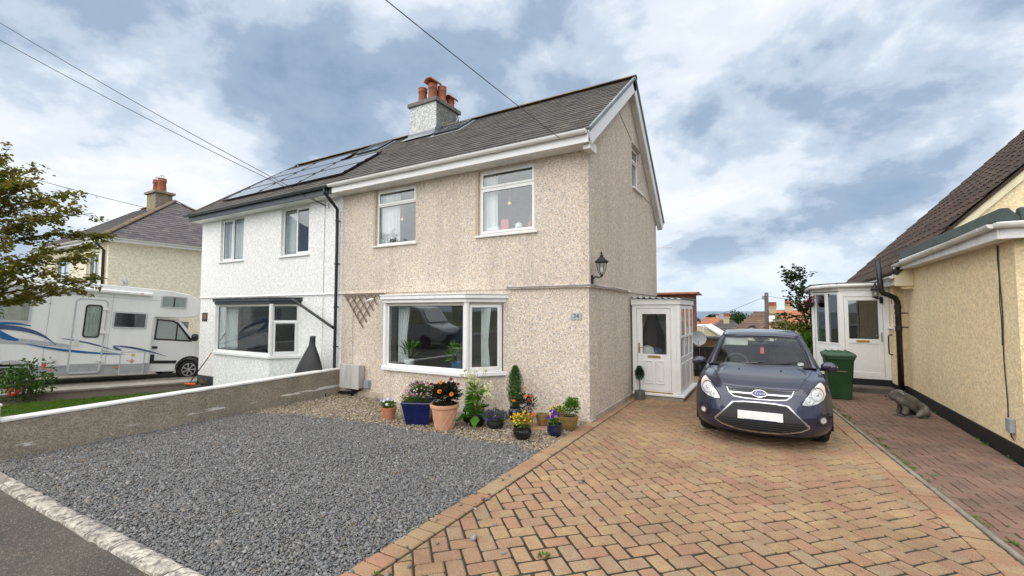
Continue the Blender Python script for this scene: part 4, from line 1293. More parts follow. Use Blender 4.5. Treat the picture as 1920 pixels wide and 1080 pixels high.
# a dark coat and bags hung inside the porch
t = thing('coat', 'dark coats hanging inside the glazed porch', 'coat', (-2.45, 11.0, 0.9))
def coatp(i, j):
    a = i / 16 * 6.283
    v = j / 10
    r = (0.09 + 0.16 * min(1, (1 - v) * 2.2)) * (1 + 0.12 * math.sin(3 * a + 4 * v))
    return (-2.42 + r * math.cos(a), 11.0 + r * 0.8 * math.sin(a), 0.75 + 1.2 * v)
MB().grid(coatp, 16, 11, True).build('fabric', M('coat', (0.035, 0.032, 0.034), 0.95), t, smooth=True)
t = thing('bag', 'pale striped bag standing inside the porch door', 'bag', (-2.50, 10.75, 0.75)); MB().lathe([(0.12, 0), (0.17, 0.08), (0.19, 0.22), (0.14, 0.36), (0.05, 0.40)], (-2.50, 10.75, 0.78), 14, wob=0.08).build('cloth', 'curtain', t, smooth=True)
t = thing('cushion', 'blue cushion behind the striped bag in the porch', 'cushion', (-2.33, 10.82, 0.75)); MB().lathe([(0.06, 0), (0.17, 0.05), (0.19, 0.18), (0.15, 0.32), (0.05, 0.36)], (-2.33, 10.85, 0.78), 14, wob=0.1).build('cloth', 'stripe_navy', t, smooth=True)

# ------------------------------------------------------------------ the white neighbour, number 32
white = thing('house', 'white roughcast semi-detached house with solar panels on its roof', 'house', (-13.0, 10.4, -0.4))
XL = -16.40
w1 = (-15.24, 3.57, -13.93, 4.95)
w2 = (-12.02, 3.55, -10.76, 4.92)
mb = MB(TFh); mb.slab([(XL, 2.43), (PX - 0.004, 2.43), (PX - 0.004, 5.14), (XL, 5.14)], [rect(*w1), rect(*w2)], -0.25, 0.0)
mb.build('front_wall', 'dash_white', white)
mb = MB(TFh)
mb.slab([(XL, -0.10), (-14.75, -0.10), (-14.75, 2.43), (XL, 2.43)], [], -0.25, -0.02)
mb.build('lower_wall', 'dash_white', white); mb = MB(TFh)
mb.slab([(-11.15, -0.10), (PX - 0.004, -0.10), (PX - 0.004, 2.43), (-11.15, 2.43)], [], -0.25, -0.02)
mb.build('lower_wall', 'dash_white', white)
MB(TFh).slab(rect(-14.749, 2.30, -11.151, 2.428), [], -0.25, -0.021).build('lintel', 'dash_white', white)
mb = MB()
mb.add([(XL, YF - 0.001, 2.48), (PX, YF - 0.001, 2.48), (PX, YF - 0.022, 2.43), (XL, YF - 0.022, 2.43), (XL, YF + 0.03, 2.425), (PX, YF + 0.03, 2.425)], [(0, 1, 2, 3), (3, 2, 5, 4), (0, 3, 4), (1, 5, 2)])
mb.build('bell_cast', 'dash_white', white)
mb = MB(); mb.box(XL + 0.01, YF - 0.005, -0.9, PX - 0.02, YF + 0.2, -0.102); mb.build('plinth', 'anthracite', white)
mb = MB(); mb.box(XL + 0.005, YF + 0.25, -1.0, XL + 0.2, 13.2, 5.1); mb.box(XL + 0.2, 13.0, -1, PX - 0.2, 13.2, 5.1); mb.build('side_wall', 'dash_white', white)
mb = MB(); mb.box(XL + 0.2, YF + 0.27, 2.42, PX - 0.15, 12.98, 2.62); mb.box(XL + 0.2, YF + 0.27, 5.0, PX - 0.15, 12.98, 5.12); mb.box(XL + 0.2, YF + 0.26, -0.1, PX - 0.15, 12.98, 0.2); mb.box(-14.3, 7.26, -0.1, -11.7, YF + 0.24, 0.19); mb.build('floor', 'interior_dark', white)
mb = MB(); mb.box(XL + 0.21, 10.8, 0.21, PX - 0.16, 10.9, 2.41); mb.box(XL + 0.21, 10.8, 2.63, PX - 0.16, 10.9, 4.99); mb.build('inner_wall', 'interior', white)
window(white, TFh, *w1, sash=[(0, 0, 0.47, 1, True), (0.47, 0, 1, 1, False)], sill=0.05, c=-0.07)
window(white, TFh, *w2, sash=[(0, 0, 0.5, 1, False), (0.5, 0, 1, 1, True)], sill=0.05, c=-0.07)
splay_bay(white, -14.85, -11.08, YF + 0.02, 7.07, 0.50, 0.80, 2.19, 'dash_white', 'anthracite', 'felt_old', -0.5,
          [None, None, [(0, 0, 1, 0.68, True), (0, 0.68, 1, 1, False)]], None, depth_eave=0.03)
XR0, XR1 = -16.52, -15.50
mb = MB()
mb.add([(XR0, EY, EZ - 0.05), (PX, EY, EZ - 0.05), (PX, RY, RZ - 0.05), (XR1, RY, RZ - 0.05), (XR0, EY, EZ), (PX, EY, EZ), (PX, RY, RZ), (XR1, RY, RZ)], [(0, 3, 2, 1), (4, 5, 6, 7), (0, 1, 5, 4), (1, 2, 6, 5), (2, 3, 7, 6), (3, 0, 4, 7)])
mb.add([(XR0, BY, BZ), (PX, BY, BZ), (PX, RY, RZ), (XR1, RY, RZ)], [(0, 1, 2, 3)])
mb.add([(XR0, EY, EZ - 0.05), (XR1, RY, RZ - 0.05), (XR0, BY, BZ)], [(0, 1, 2)])
wroof = mb.build('roof', 'slates', white)
slate_field('slates', 'slates', wroof, PF(XR0), PX - XR0, sl, 0.255, 0.185, keep=lambda u0, u1, v: u0 >= (XR1 - XR0) * v / sl - 0.02)
ridge_tiles(wroof, (XR1, RY, RZ + 0.03), (ch0 - 0.05, RY, RZ + 0.03))
mb = MB(); mb.bar((XR0 + 0.01, EY - 0.01, EZ + 0.02), (XR1, RY, RZ + 0.04), 0.07, 0.05); mb.build('verge_trim', 'ridge', wroof)
mb = MB(); mb.box(XR0 + 0.02, EY + 0.01, EZ - 0.23, PX - 0.005, EY + 0.045, EZ - 0.03); mb.build('fascia', 'anthracite', white, bevel=0.006)
mb = MB(); mb.box(XR0 + 0.02, EY + 0.047, EZ - 0.215, PX - 0.005, YF - 0.003, EZ - 0.19); mb.build('soffit', 'upvc', white)
gutter(white, (XR0 - 0.05, EY - 0.055, EZ - 0.03), (PX + 0.0 - 0.003, EY - 0.055, EZ - 0.03), 0.058, 'anthracite')
# downpipe between the two houses
mb = MB(); mb.tube([(-9.56, EY - 0.055, EZ - 0.08), (-9.56, EY - 0.05, EZ - 0.2), (-9.52, 7.36, EZ - 0.42), (-9.50, 7.49, EZ - 0.55), (-9.50, 7.50, 4.0), (-9.50, 7.50, 0.9), (-9.50, 7.50, 0.42), (-9.56, 7.36, 0.22)], 0.040, 12)
dp = mb.build('downpipe', 'black_plastic', white, smooth=True)
pipe_clips(dp, [(-9.50, 7.50, z) for z in (4.3, 3.2, 2.1, 1.1)], 0.04, 'black_plastic', (0, 0.09))
mb = MB(); mb.tube([(-11.0, 7.30, 2.30), (-10.9, 7.33, 2.26), (-9.60, 7.44, 1.62), (-9.52, 7.49, 1.56)], 0.036, 10); mb.build('bay_downpipe', 'black_plastic', white, smooth=True)
# solar panels
def solar(u0, v0, u1, v1):
    T = PF(0)
    mb = MB(T); mb.ring(u0, v0, u1, v1, 0.026, 0.045, 0.085)
    p = mb.build('solar_panel', 'black_plastic', white)
    g_ = MB(T); g_.slab(rect(u0 + 0.02, v0 + 0.02, u1 - 0.02, v1 - 0.02), [], 0.05, 0.081); g_.build('cells', 'solar_cells', p)
    for u in (u0 + 0.005, u1 - 0.005):
        for v in (v0 + 0.2 * (v1 - v0), v0 + 0.8 * (v1 - v0)):
            k_ = MB(T); k_.slab(rect(u - 0.025, v - 0.03, u + 0.025, v + 0.03), [], 0.05, 0.098); k_.build('clamp', 'black_plastic', p)
cols_ = [-15.38, -13.43, -11.48, -9.58]
vrow = [0.62, 1.50, 2.38, 3.26]
for r in range(3):
    for c in range(3):
        if r == 2 and c == 2:
            continue
        solar(cols_[c] + 0.012, vrow[r] + 0.012, cols_[c + 1] - 0.012, vrow[r + 1] - 0.012)
rooflight(white, PF(0), -11.22, 2.95, -10.28, 3.75)
curtain('blind', 'pale vertical blind in the left upper window of the white house', TFh, -15.5, 3.62, -14.1, 4.9, -0.24, waves=12, amp=0.015)
curtain('blind', 'pale vertical blind in the right upper window of the white house', TFh, -12.25, 3.62, -11.6, 4.87, -0.24, waves=6, amp=0.015)
curtain('curtain', 'white curtain at the left end of the bay window of the white house', TF(7.38), -14.3, 0.85, -13.7, 2.15, 0, waves=5)
mb = MB(TF(YF - 0.022)); mb.slab(rect(-9.98, 4.72, -9.94, 4.82), [], 0, 0.03); mb.tube([(-9.96, 4.77, 0.03), (-9.96, 4.77, 0.10)], 0.008, 5); mb.build('cable_hook', 'steel', white)
mb = MB(); mb.tube([(-10.1, YF - 0.012, z) for z in np.linspace(4.9, 0.3, 12)], 0.006, 5); mb.build('cable', 'cable_grey', white)

# ------------------------------------------------------------------ boundary wall between the two front yards
wall = thing('boundary_wall', 'low brown roughcast garden wall with white painted top', 'wall', (-9.45, 4.7, -0.1))
n = 40
def wtop(y):
    return 0.47 + 0.09 * (y - 1.9) / 5.7
mb = MB()
def wp(i, j):
    y = 1.86 + (7.585 - 1.86) * i / n
    xs2 = [-9.56, -9.56, -9.35, -9.35]
    zs2 = [-0.7, wtop(y) - 0.035, wtop(y) - 0.035, -0.4]
    return (xs2[j] + 0.008 * mnoise.noise((y * 3, j, 0)), y, zs2[j] + (0.006 * mnoise.noise((y * 4, j, 5)) if j in (1, 2) else 0))
mb.grid(wp, n + 1, 4)
mb.add([wp(0, j) for j in range(4)], [(0, 1, 2, 3)])
mb.build('render', 'dash_wall', wall)
mb = MB()
def cp(i, j):
    y = 1.86 + (7.585 - 1.86) * i / n
    prof = [(-9.575, wtop(y) - 0.055), (-9.575, wtop(y) - 0.004), (-9.562, wtop(y) + 0.008), (-9.35, wtop(y) + 0.008), (-9.338, wtop(y) - 0.004), (-9.338, wtop(y) - 0.030)]
    a, b = prof[j]
    return (a, y, b + (0.012 * mnoise.noise((y * 7, 0, 3)) + 0.007 * mnoise.noise((y * 23, 0, 8)) if j in (0, 5) else 0.004 * mnoise.noise((y * 5, j, 2))))
mb.grid(cp, n + 1, 6)
mb.build('white_top', 'white_paint', wall, smooth=True, auto=40)
pier = thing('gate_pier', 'white painted gate pier at the street end of the garden wall', 'pier', (-9.45, 1.75, -0.1))
mb = MB(); mb.box(-9.60, 1.60, -0.4, -9.32, 1.855, 0.66); mb.build('shaft', 'white_paint', pier, bevel=0.02)
mb = MB(); mb.box(-9.615, 1.59, 0.661, -9.305, 1.87, 0.70); mb.build('cap', 'white_paint', pier, bevel=0.015)

# ------------------------------------------------------------------ neighbour's front garden
lawn = MB()
lawn.grid(lambda i, j: (-15.1 + 5.5 * i / 20, 1.7 + 5.4 * j / 20, gh(-15.1 + 5.5 * i / 20, 1.7 + 5.4 * j / 20) - 0.08), 21, 21)
struct(lawn.build('lawn', M('lawn_soil', (0.055, 0.10, 0.018), 0.95, var=0.3, vs=20, bump=0.8), smooth=True))
bank = MB()
bank.grid(lambda i, j: (-16.24 + [0, 0.03, 0.5, 1.16][j], 1.7 + 5.8 * i / 30, gh(-16, 1.7 + 5.8 * i / 30) + [0.03, -0.03, -0.055, -0.10][j] + 0.02 * mnoise.noise((i * 0.5, j * 2.0, 0)) * (j > 0)), 31, 4)
struct(bank.build('soil_bank', 'soil', smooth=True))
gr = MB()
for k in range(12000):
    x, y = random.uniform(-15.2, -13.2), random.uniform(1.7, 6.8)
    z = gh(x, y) - 0.085
    a = random.uniform(0, 6.28); h = random.uniform(0.03, 0.075); w = 0.009
    c, s_ = math.cos(a) * w, math.sin(a) * w
    l = random.gauss(0, 0.02), random.gauss(0, 0.02)
    gr.add([(x - c, y - s_, z), (x + c, y + s_, z), (x + l[0], y + l[1], z + h)], [(0, 1, 2)])
tag(gr.build('grass', 'grass_blade', recalc=False), 'short green grass beside the neighbouring drive', 'grass', kind='stuff')
n = 24
for nm, x0, x1, dz, mt in (('drive_strip', -17.05, -16.42, 0.05, 'concrete'), ('drive_strip', -19.6, -18.6, 0.03, 'concrete'), ('drive_base', -23.0, -16.40, 0.008, 'concrete_edge')):
    mb = MB()
    mb.grid(lambda i, j: (x0 + (x1 - x0) * j / 3, 1.7 + 14 * i / n, gh(x0, 1.7 + 14 * i / n) + dz), 25, 4)
    struct(mb.build(nm, mt, smooth=True))
mb = MB(); mb.grid(lambda i, j: ([-16.40, -16.40, -16.37, -16.25, -16.23, -16.23][j], 1.7 + 5.8 * i / n, gh(-16.4, 1.7 + 5.8 * i / n) + [-0.1, 0.055, 0.065, 0.065, 0.055, -0.1][j]), 25, 6)
struct(mb.build('lawn_kerb', 'concrete', smooth=True, auto=40))

# ------------------------------------------------------------------ cream house beyond the motorhome
cream = thing('house', 'cream rendered house with hipped slate roof behind the motorhome', 'house', (-27, 11, -0.7))
cx0, cx1, cy0, cy1, cz = -31.5, -23.3, 7.35, 14.7, 5.0
cwin = (-25.6, 2.9, -24.3, 4.5)
mb = MB(TF(cy0)); mb.slab(rect(cx0, -1.0, cx1, cz), [rect(*cwin), rect(-29.6, 2.9, -27.6, 4.5)], -0.25, 0); mb.build('front_wall', 'dash_cream', cream)
mb = MB(TX(cx1)); mb.slab(rect(cy0 + 0.251, -1.5, cy1, cz), [], -0.25, 0.0); mb.build('side_wall', 'dash_cream', cream)
mb = MB(); mb.box(cx0, cy0 + 0.3, 2.2, cx1 - 0.3, cy1, 2.4); mb.box(cx0, 9.5, 2.4, cx1 - 0.3, 9.6, 4.9); mb.build('floor', 'interior_dark', cream)
window(cream, TF(cy0), *cwin, sash=[(0, 0, 0.5, 1, False), (0.5, 0, 1, 1, True)], sill=0.05)
window(cream, TF(cy0), -29.6, 2.9, -27.6, 4.5, sash=[(0, 0, 0.5, 1, False), (0.5, 0, 1, 1, True)], sill=0.05)
ov = 0.35
e0, e1, f0, f1 = cx0 - ov, cx1 + ov, cy0 - ov, cy1 + ov
ry, rz = (cy0 + cy1) / 2, 7.72
hx = -26.75
mb = MB()
mb.add([(e0, f0, cz), (e1, f0, cz), (hx, ry, rz), (e0, ry, rz), (e1, f1, cz), (e0, f1, cz)], [(0, 1, 2, 3), (1, 4, 2), (4, 5, 3, 2), (0, 3, 5), (0, 5, 4, 1)])
croof = mb.build('roof', 'slates_purple', cream)
# slates on the end slope and the front slope
hs = math.hypot(hx - e1, rz - cz); hxn, hzn = (e1 - hx) / hs, (rz - cz) / hs
slate_field('slates', 'slates_purple', croof, lambda u, v, h: (e1 - hxn * v + hzn * h, f0 + u, cz + hzn * v + hxn * h), f1 - f0, hs, 0.28, 0.21,
            keep=lambda u0, u1, v: u0 > (ry - f0) * v / hs - 0.05 and u1 < (f1 - f0) - (f1 - ry) * v / hs + 0.05)
fs_ = math.hypot(ry - f0, rz - cz); fyn, fzn = (ry - f0) / fs_, (rz - cz) / fs_
slate_field('slates', 'slates', croof, lambda u, v, h: (e0 + u, f0 + fyn * v - fzn * h, cz + fzn * v + fyn * h), e1 - e0, fs_, 0.28, 0.21,
            keep=lambda u0, u1, v: u1 < (e1 - e0) - (e1 - hx) * v / fs_ + 0.05)
ridge_tiles(croof, (e1, f0, cz + 0.04), (hx, ry, rz + 0.04)); ridge_tiles(croof, (hx, ry, rz + 0.04), (e0 + 1, ry, rz + 0.04)); ridge_tiles(croof, (e1, f1, cz + 0.04), (hx, ry, rz + 0.04))
mb = MB(); mb.box(e0, f0 + 0.01, cz - 0.17, e1 - 0.01, f0 + 0.04, cz - 0.01); mb.box(e1 - 0.04, f0 + 0.04, cz - 0.17, e1 - 0.01, f1, cz - 0.01); mb.box(e0, f0 + 0.04, cz - 0.165, e1 - 0.05, f1, cz - 0.15); mb.build('fascia', 'upvc', cream)
gutter(cream, (e1 + 0.05, f1, cz - 0.02), (e1 + 0.05, f0 - 0.05, cz - 0.02), 0.06, 'upvc_old', 1.2); gutter(cream, (e0, f0 - 0.05, cz - 0.02), (e1, f0 - 0.05, cz - 0.02), 0.06, 'upvc_old', 1.2)
mb = MB(); mb.tube([(cx1 - 0.5, f0 - 0.03, cz - 0.08), (cx1 - 0.4, f0 + 0.1, cz - 0.25), (cx1 - 0.3, cy0 - 0.07, cz - 0.5), (cx1 - 0.3, cy0 - 0.07, 0.0)], 0.05, 10); mb.build('downpipe', 'black_plastic', cream, smooth=True)
mb = MB(); mb.box(-27.95, 10.25, 6.6, -26.95, 11.0, 8.05); cc_ = mb.build('chimney', M('stone_chimney', (0.24, 0.21, 0.16), 0.95, var=0.35, vs=4, dirt=(0.36, 0.26, 0.05), dirt_amt=0.8, bump=1.0, bs=8), cream, bevel=0.02)
mb = MB(); mb.box(-28.05, 10.15, 8.052, -26.85, 11.1, 8.18); mb.build('capping', 'stone_chimney', cc_, bevel=0.02)
for dx_ in (-27.72, -27.2):
    mb = MB(); mb.lathe([(0.21, 0), (0.2, 0.08), (0.17, 0.5), (0.21, 0.56), (0.21, 0.62), (0.18, 0.66), (0.2, 0.72), (0.15, 0.72)], (dx_, 10.6, 8.16), 16); p_ = mb.build('chimney_pot', 'terracotta', cc_, smooth=True, auto=40)
    mb = MB()
    for k in range(4):
        a = k * math.pi / 4
        mb.tube([(dx_ + 0.14 * math.cos(t) * math.cos(a), 10.6 + 0.14 * math.cos(t) * math.sin(a), 8.88 + 0.2 * math.sin(t)) for t in np.linspace(0, math.pi, 9)], 0.008, 4)
    mb.build('bird_guard', 'steel', p_)

# ------------------------------------------------------------------ bungalow on the right
bung = thing('bungalow', 'yellow rendered bungalow with brown tiled roof and flat-roofed side wing', 'bungalow', (4.5, 13, 0))
WX = 2.83
mb = MB(TX(WX, -1)); mb.slab(rect(8.32, 0.22, 13.98, 3.02), [], -0.25, 0); mb.build('side_wall', 'dash_yellow', bung)
mb = MB(); mb.box(WX + 0.01, 8.33, 0.22, 6.5, 8.55, 3.02); mb.build('front_wall', 'dash_yellow', bung)
mb = MB(); mb.box(WX - 0.012, 8.31, -0.3, WX + 0.24, 13.95, 0.218); mb.build('plinth', 'black_paint', bung, bevel=0.01)
mb = MB(); mb.box(WX + 0.242, 8.315, -0.3, 6.5, 8.5, 0.217); mb.build('front_plinth', 'black_paint', bung, bevel=0.01)
WX2 = 2.64
bw_ = (14.06, 1.62, 14.30, 2.36)
mb = MB(TX(WX2, -1)); mb.slab(rect(13.99, 0.22, 22.0, 2.75), [rect(14.03, 1.60, 14.36, 2.40)], -0.2, 0); mb.build('side_wall', 'dash_yellow', bung)
mb = MB(); mb.box(WX2 + 0.001, 13.94, 0.22, WX2 + 0.5, 13.985, 2.75); mb.build('return_wall', 'dash_yellow', bung)
mb = MB(); mb.box(WX2 - 0.012, 13.93, -0.3, WX2 + 0.2, 14.5, 0.218); mb.build('plinth', 'black_paint', bung, bevel=0.01)
window(bung, TX(WX2, -1), 14.03, 1.60, 14.36, 2.40, sash=[(0, 0, 1, 0.66, False), (0, 0.66, 1, 1, True)], sill=0.03, c=-0.03, fw=0.035)
# gable above the flat roof
GY = 13.05
rs0, re0 = 2.50, 2.85               # eaves edge x,z
tanp = 1.0
def rzz(x):
    return re0 + (x - rs0) * tanp
RXX = 9.0
mb = MB(TF(GY)); mb.slab([(WX2, 2.5), (RXX, 2.5), (RXX, rzz(RXX) - 0.16), (WX2, rzz(WX2) - 0.16)], [], -0.2, 0); mb.build('gable_wall', 'dash_yellow', bung)
mb = MB(TF(GY)); mb.slab([(rs0 + 0.1, rzz(rs0 + 0.1) - 0.28), (RXX, rzz(RXX) - 0.28), (RXX, rzz(RXX) - 0.05), (rs0 + 0.1, rzz(rs0 + 0.1) - 0.05)], [], 0.002, 0.05); mb.build('bargeboard', 'cream_paint', bung, bevel=0.006)
mb = MB(TF(GY)); mb.tube([(4.2, 3.35, 0.02), (4.9, 4.1, 0.02), (6.0, 5.3, 0.02)], 0.008, 5); mb.build('cable', 'cable', bung)
rl = math.hypot(RXX - rs0, rzz(RXX) - re0)
ux, uz = (RXX - rs0) / rl, (rzz(RXX) - re0) / rl
FY = 22.0
def PB(u, v, h):
    return (rs0 + ux * v - uz * h, FY - u, re0 + uz * v + ux * h)
mb = MB()
mb.add([PB(0, 0, -0.06), PB(FY - GY + 0.08, 0, -0.06), PB(FY - GY + 0.08, rl, -0.06), PB(0, rl, -0.06), PB(0, 0, 0), PB(FY - GY + 0.08, 0, 0), PB(FY - GY + 0.08, rl, 0), PB(0, rl, 0)], [(0, 3, 2, 1), (4, 5, 6, 7), (0, 1, 5, 4), (1, 2, 6, 5), (2, 3, 7, 6), (3, 0, 4, 7)])
mb.add([(RXX, GY, rzz(RXX)), (RXX, FY, rzz(RXX)), (RXX + 6, FY, 2.7), (RXX + 6, GY, 2.7)], [(0, 1, 2, 3)])
broof = mb.build('roof', 'roof_tiles', bung)
TW, TE = 0.40, 0.435
tmesh = []
for k in range(4):
    mb = MB()
    nu, nv = 9, 3
    prof = [0.0, 0.030, 0.040, 0.030, 0.004, 0.0, 0.004, 0.030, 0.010]
    j_ = [random.gauss(0, 0.004) for _ in range(3)]
    def tp(i, j):
        return (TW * i / (nu - 1), -0.02 + j_[0] + (TE + 0.07) * j / 2, 0.040 + prof[i] - 0.028 * j / 2 + j_[1] * i / 8)
    mb.grid(tp, nu, nv)
    mb.add([tp(i, 0) for i in range(nu)] + [(TW * i / (nu - 1), -0.015, prof[i] * 0.6) for i in range(nu)], [(i, nu + i, nu + i + 1, i + 1) for i in range(nu - 1)])
    o = mb.build('roof_tile', 'roof_tiles', broof, recalc=True)
    tmesh.append(o.data); bpy.data.objects.remove(o)
rot = Matrix(((0, ux, -uz), (-1, 0, 0), (0, uz, ux))).to_4x4()
tl = []
ncol, nrow = int((FY - GY + 0.1) / TW), int(rl / TE) + 1
for r in range(nrow):
    for c in range(ncol):
        u = (FY - GY + 0.12) - TW * (c + 1) - random.uniform(0, 0.012)
        if u < -0.05:
            continue
        p = Vector(PB(u, r * TE, 0.004))
        # what the low flat roof hides is left to the joined rest
        d = (p - Vector((0, 0, 2))).length
        tl.append((d + (6 if (r < 2) else 0), p))
tl.sort(key=lambda t: t[0])
far_t = MB()
for k, (d, p) in enumerate(tl):
    me = tmesh[k % 4]
    if k < 300:
        o = bpy.data.objects.new('roof_tile', me)
        COL.objects.link(o)
        o.parent = broof
        o.matrix_local = Matrix.Translation(p) @ rot @ Matrix.Rotation(random.gauss(0, 0.006), 4, 'Z')
    else:
        mt = Matrix.Translation(p) @ rot
        far_t.add([tuple(mt @ v.co) for v in me.vertices], [tuple(f.vertices) for f in me.polygons])
if far_t.v:
    o = far_t.build('roof_tiles', 'roof_tiles', broof, recalc=False); o['kind'] = 'stuff'
# eaves of the main roof: boxed end, fascia, gutter
mb = MB(); mb.prism([(rs0 + 0.005, 2.56), (WX - 0.002, 2.56), (WX - 0.002, rzz(WX) - 0.06), (rs0 + 0.005, rzz(rs0) - 0.06)], GY - 0.055, GY - 0.003, 'y'); mb.build('eaves_box', 'cream_paint', bung, bevel=0.006)
mb = MB(); mb.box(rs0 + 0.012, GY - 0.05, 2.60, rs0 + 0.038, FY, 2.82); mb.box(rs0 + 0.04, GY, 2.60, WX2, FY, 2.62); mb.build('fascia', 'upvc_old', bung)
gutter(bung, (rs0 - 0.045, FY, 2.80), (rs0 - 0.045, GY - 0.05, 2.79), 0.052, 'upvc_old', 1.0)
# flat roof of the wing
X0, X1, Ya, Yb = 2.60, 6.6, 8.08, GY - 0.02
mb = MB(); mb.box(X0 + 0.02, Ya + 0.02, 3.14, X1, Yb, 3.19); mb.build('flat_roof', 'felt', bung)
mb = MB(); mb.box(X0 - 0.0, Ya, 2.93, X0 + 0.025, Yb, 3.155); mb.box(X0 + 0.025, Ya, 2.93, X1, Ya + 0.025, 3.155); mb.box(X0 + 0.025, Ya + 0.025, 2.94, WX - 0.002, Yb, 2.96); mb.build('wing_fascia', 'upvc_old', bung, bevel=0.006)
ups = MB()
for k in range(4):
    y0, y1 = Ya + (Yb - Ya) * k / 4, Ya + (Yb - Ya) * (k + 1) / 4 - 0.006
    mb = MB(); mb.prism([(X0 - 0.012, 3.16), (X0 + 0.03, 3.33), (X0 + 0.12, 3.33), (X0 + 0.22, 3.20), (X0 + 0.22, 3.16)], y0, y1, 'y'); mb.build('felt_upstand', 'felt', bung, bevel=0.012)
mb = MB(); mb.prism([(Ya - 0.012, 3.16), (Ya + 0.03, 3.33), (Ya + 0.12, 3.33), (Ya + 0.22, 3.20), (Ya + 0.22, 3.16)], X0 + 0.225, X1, 'x'); mb.build('felt_upstand', 'felt', bung, bevel=0.012)
gutter(bung, (X0 - 0.055, Yb + 0.15, 3.05), (X0 - 0.055, Ya - 0.06, 3.12), 0.060, 'upvc_old', 0.9); gutter(bung, (X0 - 0.06, Ya - 0.055, 3.12), (X1, Ya - 0.055, 3.12), 0.060, 'upvc_old', 0.9)
mb = MB(); mb.tube([(X0 - 0.055, Yb + 0.08, 3.0), (X0 - 0.055, Yb + 0.08, 2.86), (X0 - 0.1, Yb + 0.2, 2.76), (rs0 - 0.04, Yb + 0.3, 2.70)], 0.036, 10); mb.build('swan_neck', 'upvc_old', bung, smooth=True)
# soil pipe
mb = MB()
mb.tube([(2.285, 13.45, 3.22), (2.325, 13.45, 2.62), (2.335, 13.45, 2.50), (2.37, 13.46, 2.42), (2.50, 13.50, 2.36), (2.60, 13.54, 2.31), (2.645, 13.56, 2.22), (2.65, 13.57, 2.1), (2.65, 13.57, 0.0)], 0.058, 14)
sp = mb.build('soil_pipe', 'black_plastic', bung, smooth=True)
pipe_clips(sp, [(2.65, 13.57, 1.95), (2.65, 13.57, 1.62)], 0.058, 'black_plastic', (0.17, 0))
mb = MB(); mb.lathe([(0.067, 0), (0.07, 0.02), (0.067, 0.09)], (2.65, 13.57, 1.52), 14); mb.lathe([(0.067, 0), (0.07, 0.02), (0.067, 0.09)], (2.65, 13.57, 2.05), 14); mb.build('collar', 'black_plastic', sp, smooth=True, auto=40)
# cable down the wing wall and its grey box
mb = MB()
mb.tube([(WX - 0.012, 8.75 + 0.02 * math.sin(i), 2.92 - 0.2 * i) for i in range(13)] + [(WX - 0.012, 8.70, 0.42)], 0.007, 5); mb.tube([(WX - 0.010, 8.79 + 0.012 * math.sin(i * 2), 2.92 - 0.2 * i) for i in range(8)], 0.006, 5)
mb.build('cable', 'cable', bung)
t = thing('junction_box', 'grey electrical box low on the yellow bungalow wall', 'box', (WX, 8.62, 0.45))
mb = MB(); mb.box(WX - 0.06, 8.56, 0.36, WX - 0.001, 8.70, 0.55); mb.build('case', 'grey_box', t, bevel=0.01)
mb = MB(); mb.tube([(WX - 0.03, 8.63, 0.36), (WX - 0.03, 8.60, 0.30), (WX - 0.02, 8.58, 0.27), (WX - 0.02, 8.66, 0.30), (WX - 0.02, 8.69, 0.38)], 0.006, 5); mb.build('wire', 'cable', t)
# grab handle
t = thing('grab_rail', 'black grab rail beside the bungalow porch door', 'rail', (WX2, 14.0, 1.2))
mb = MB(); mb.tube([(WX2, 14.18, 0.92), (WX2 - 0.06, 14.18, 0.93), (WX2 - 0.075, 14.18, 0.97), (WX2 - 0.075, 14.18, 1.36), (WX2 - 0.06, 14.18, 1.40), (WX2, 14.18, 1.41)], 0.016, 8); mb.build('bar', 'black_plastic', t, smooth=True)

# the bungalow's porch
bp = thing('porch', 'white upvc bay-shaped entrance porch of the yellow bungalow', 'porch', (1.8, 15, 0))
DY = 14.38
qa, qb = 1.62, WX2 - 0.004
mb = MB(); mb.prism([(qb, DY - 0.02), (qa, DY - 0.02), (1.14, 15.1), (1.14, 17.0), (qb, 17.0)], -0.25, 0.27); mb.build('base', 'black_paint', bp)
T = TF(DY)
mb = MB(T); mb.slab(rect(qa, 0.272, qb, 2.52), [rect(qa + 0.10, 0.33, qb - 0.12, 2.37)], -0.07, 0); mb.build('door_frame', 'upvc', bp, bevel=0.006)
a0, a1 = qa + 0.105, qb - 0.125
mb = MB(T); mb.slab(rect(a0, 0.335, a1, 2.365), [rect(a0 + 0.09, 1.28, a1 - 0.09, 2.27), rect(a0 + 0.09, 0.44, a1 - 0.09, 1.16)], -0.055, -0.012); door = mb.build('door', 'upvc', bp, bevel=0.006)
mb = MB(T); mb.slab(rect(a0 + 0.085, 0.435, a1 - 0.085, 1.165), [], -0.04, -0.028); mb.build('door_panel', 'upvc', door)
mb = MB(T); mb.slab(rect(a0 + 0.085, 1.275, a1 - 0.085, 2.275), [], -0.036, -0.030); mb.build('pane', 'window_glass', door)
mb = MB(T); mb.slab(rect(a0 + 0.23, 1.20, a0 + 0.50, 1.25), [], -0.012, 0.006); mb.build('letterbox', 'brass', door, bevel=0.004)
mb = MB(T); mb.slab(rect(a1 - 0.055, 1.22, a1 - 0.025, 1.46), [], -0.012, 0.0); mb.tube([(a1 - 0.04, 1.38, 0), (a1 - 0.04, 1.38, 0.05), (a1 - 0.17, 1.375, 0.055)], 0.009, 6); mb.build('door_handle', 'steel', door)
p, q = Vector((1.14, 15.1, 0)), Vector((qa - 0.004, DY + 0.01, 0))
u = (q - p).normalized(); nrm = Vector((u.y, -u.x, 0)); L = (q - p).length
if nrm.x > 0: nrm = -nrm
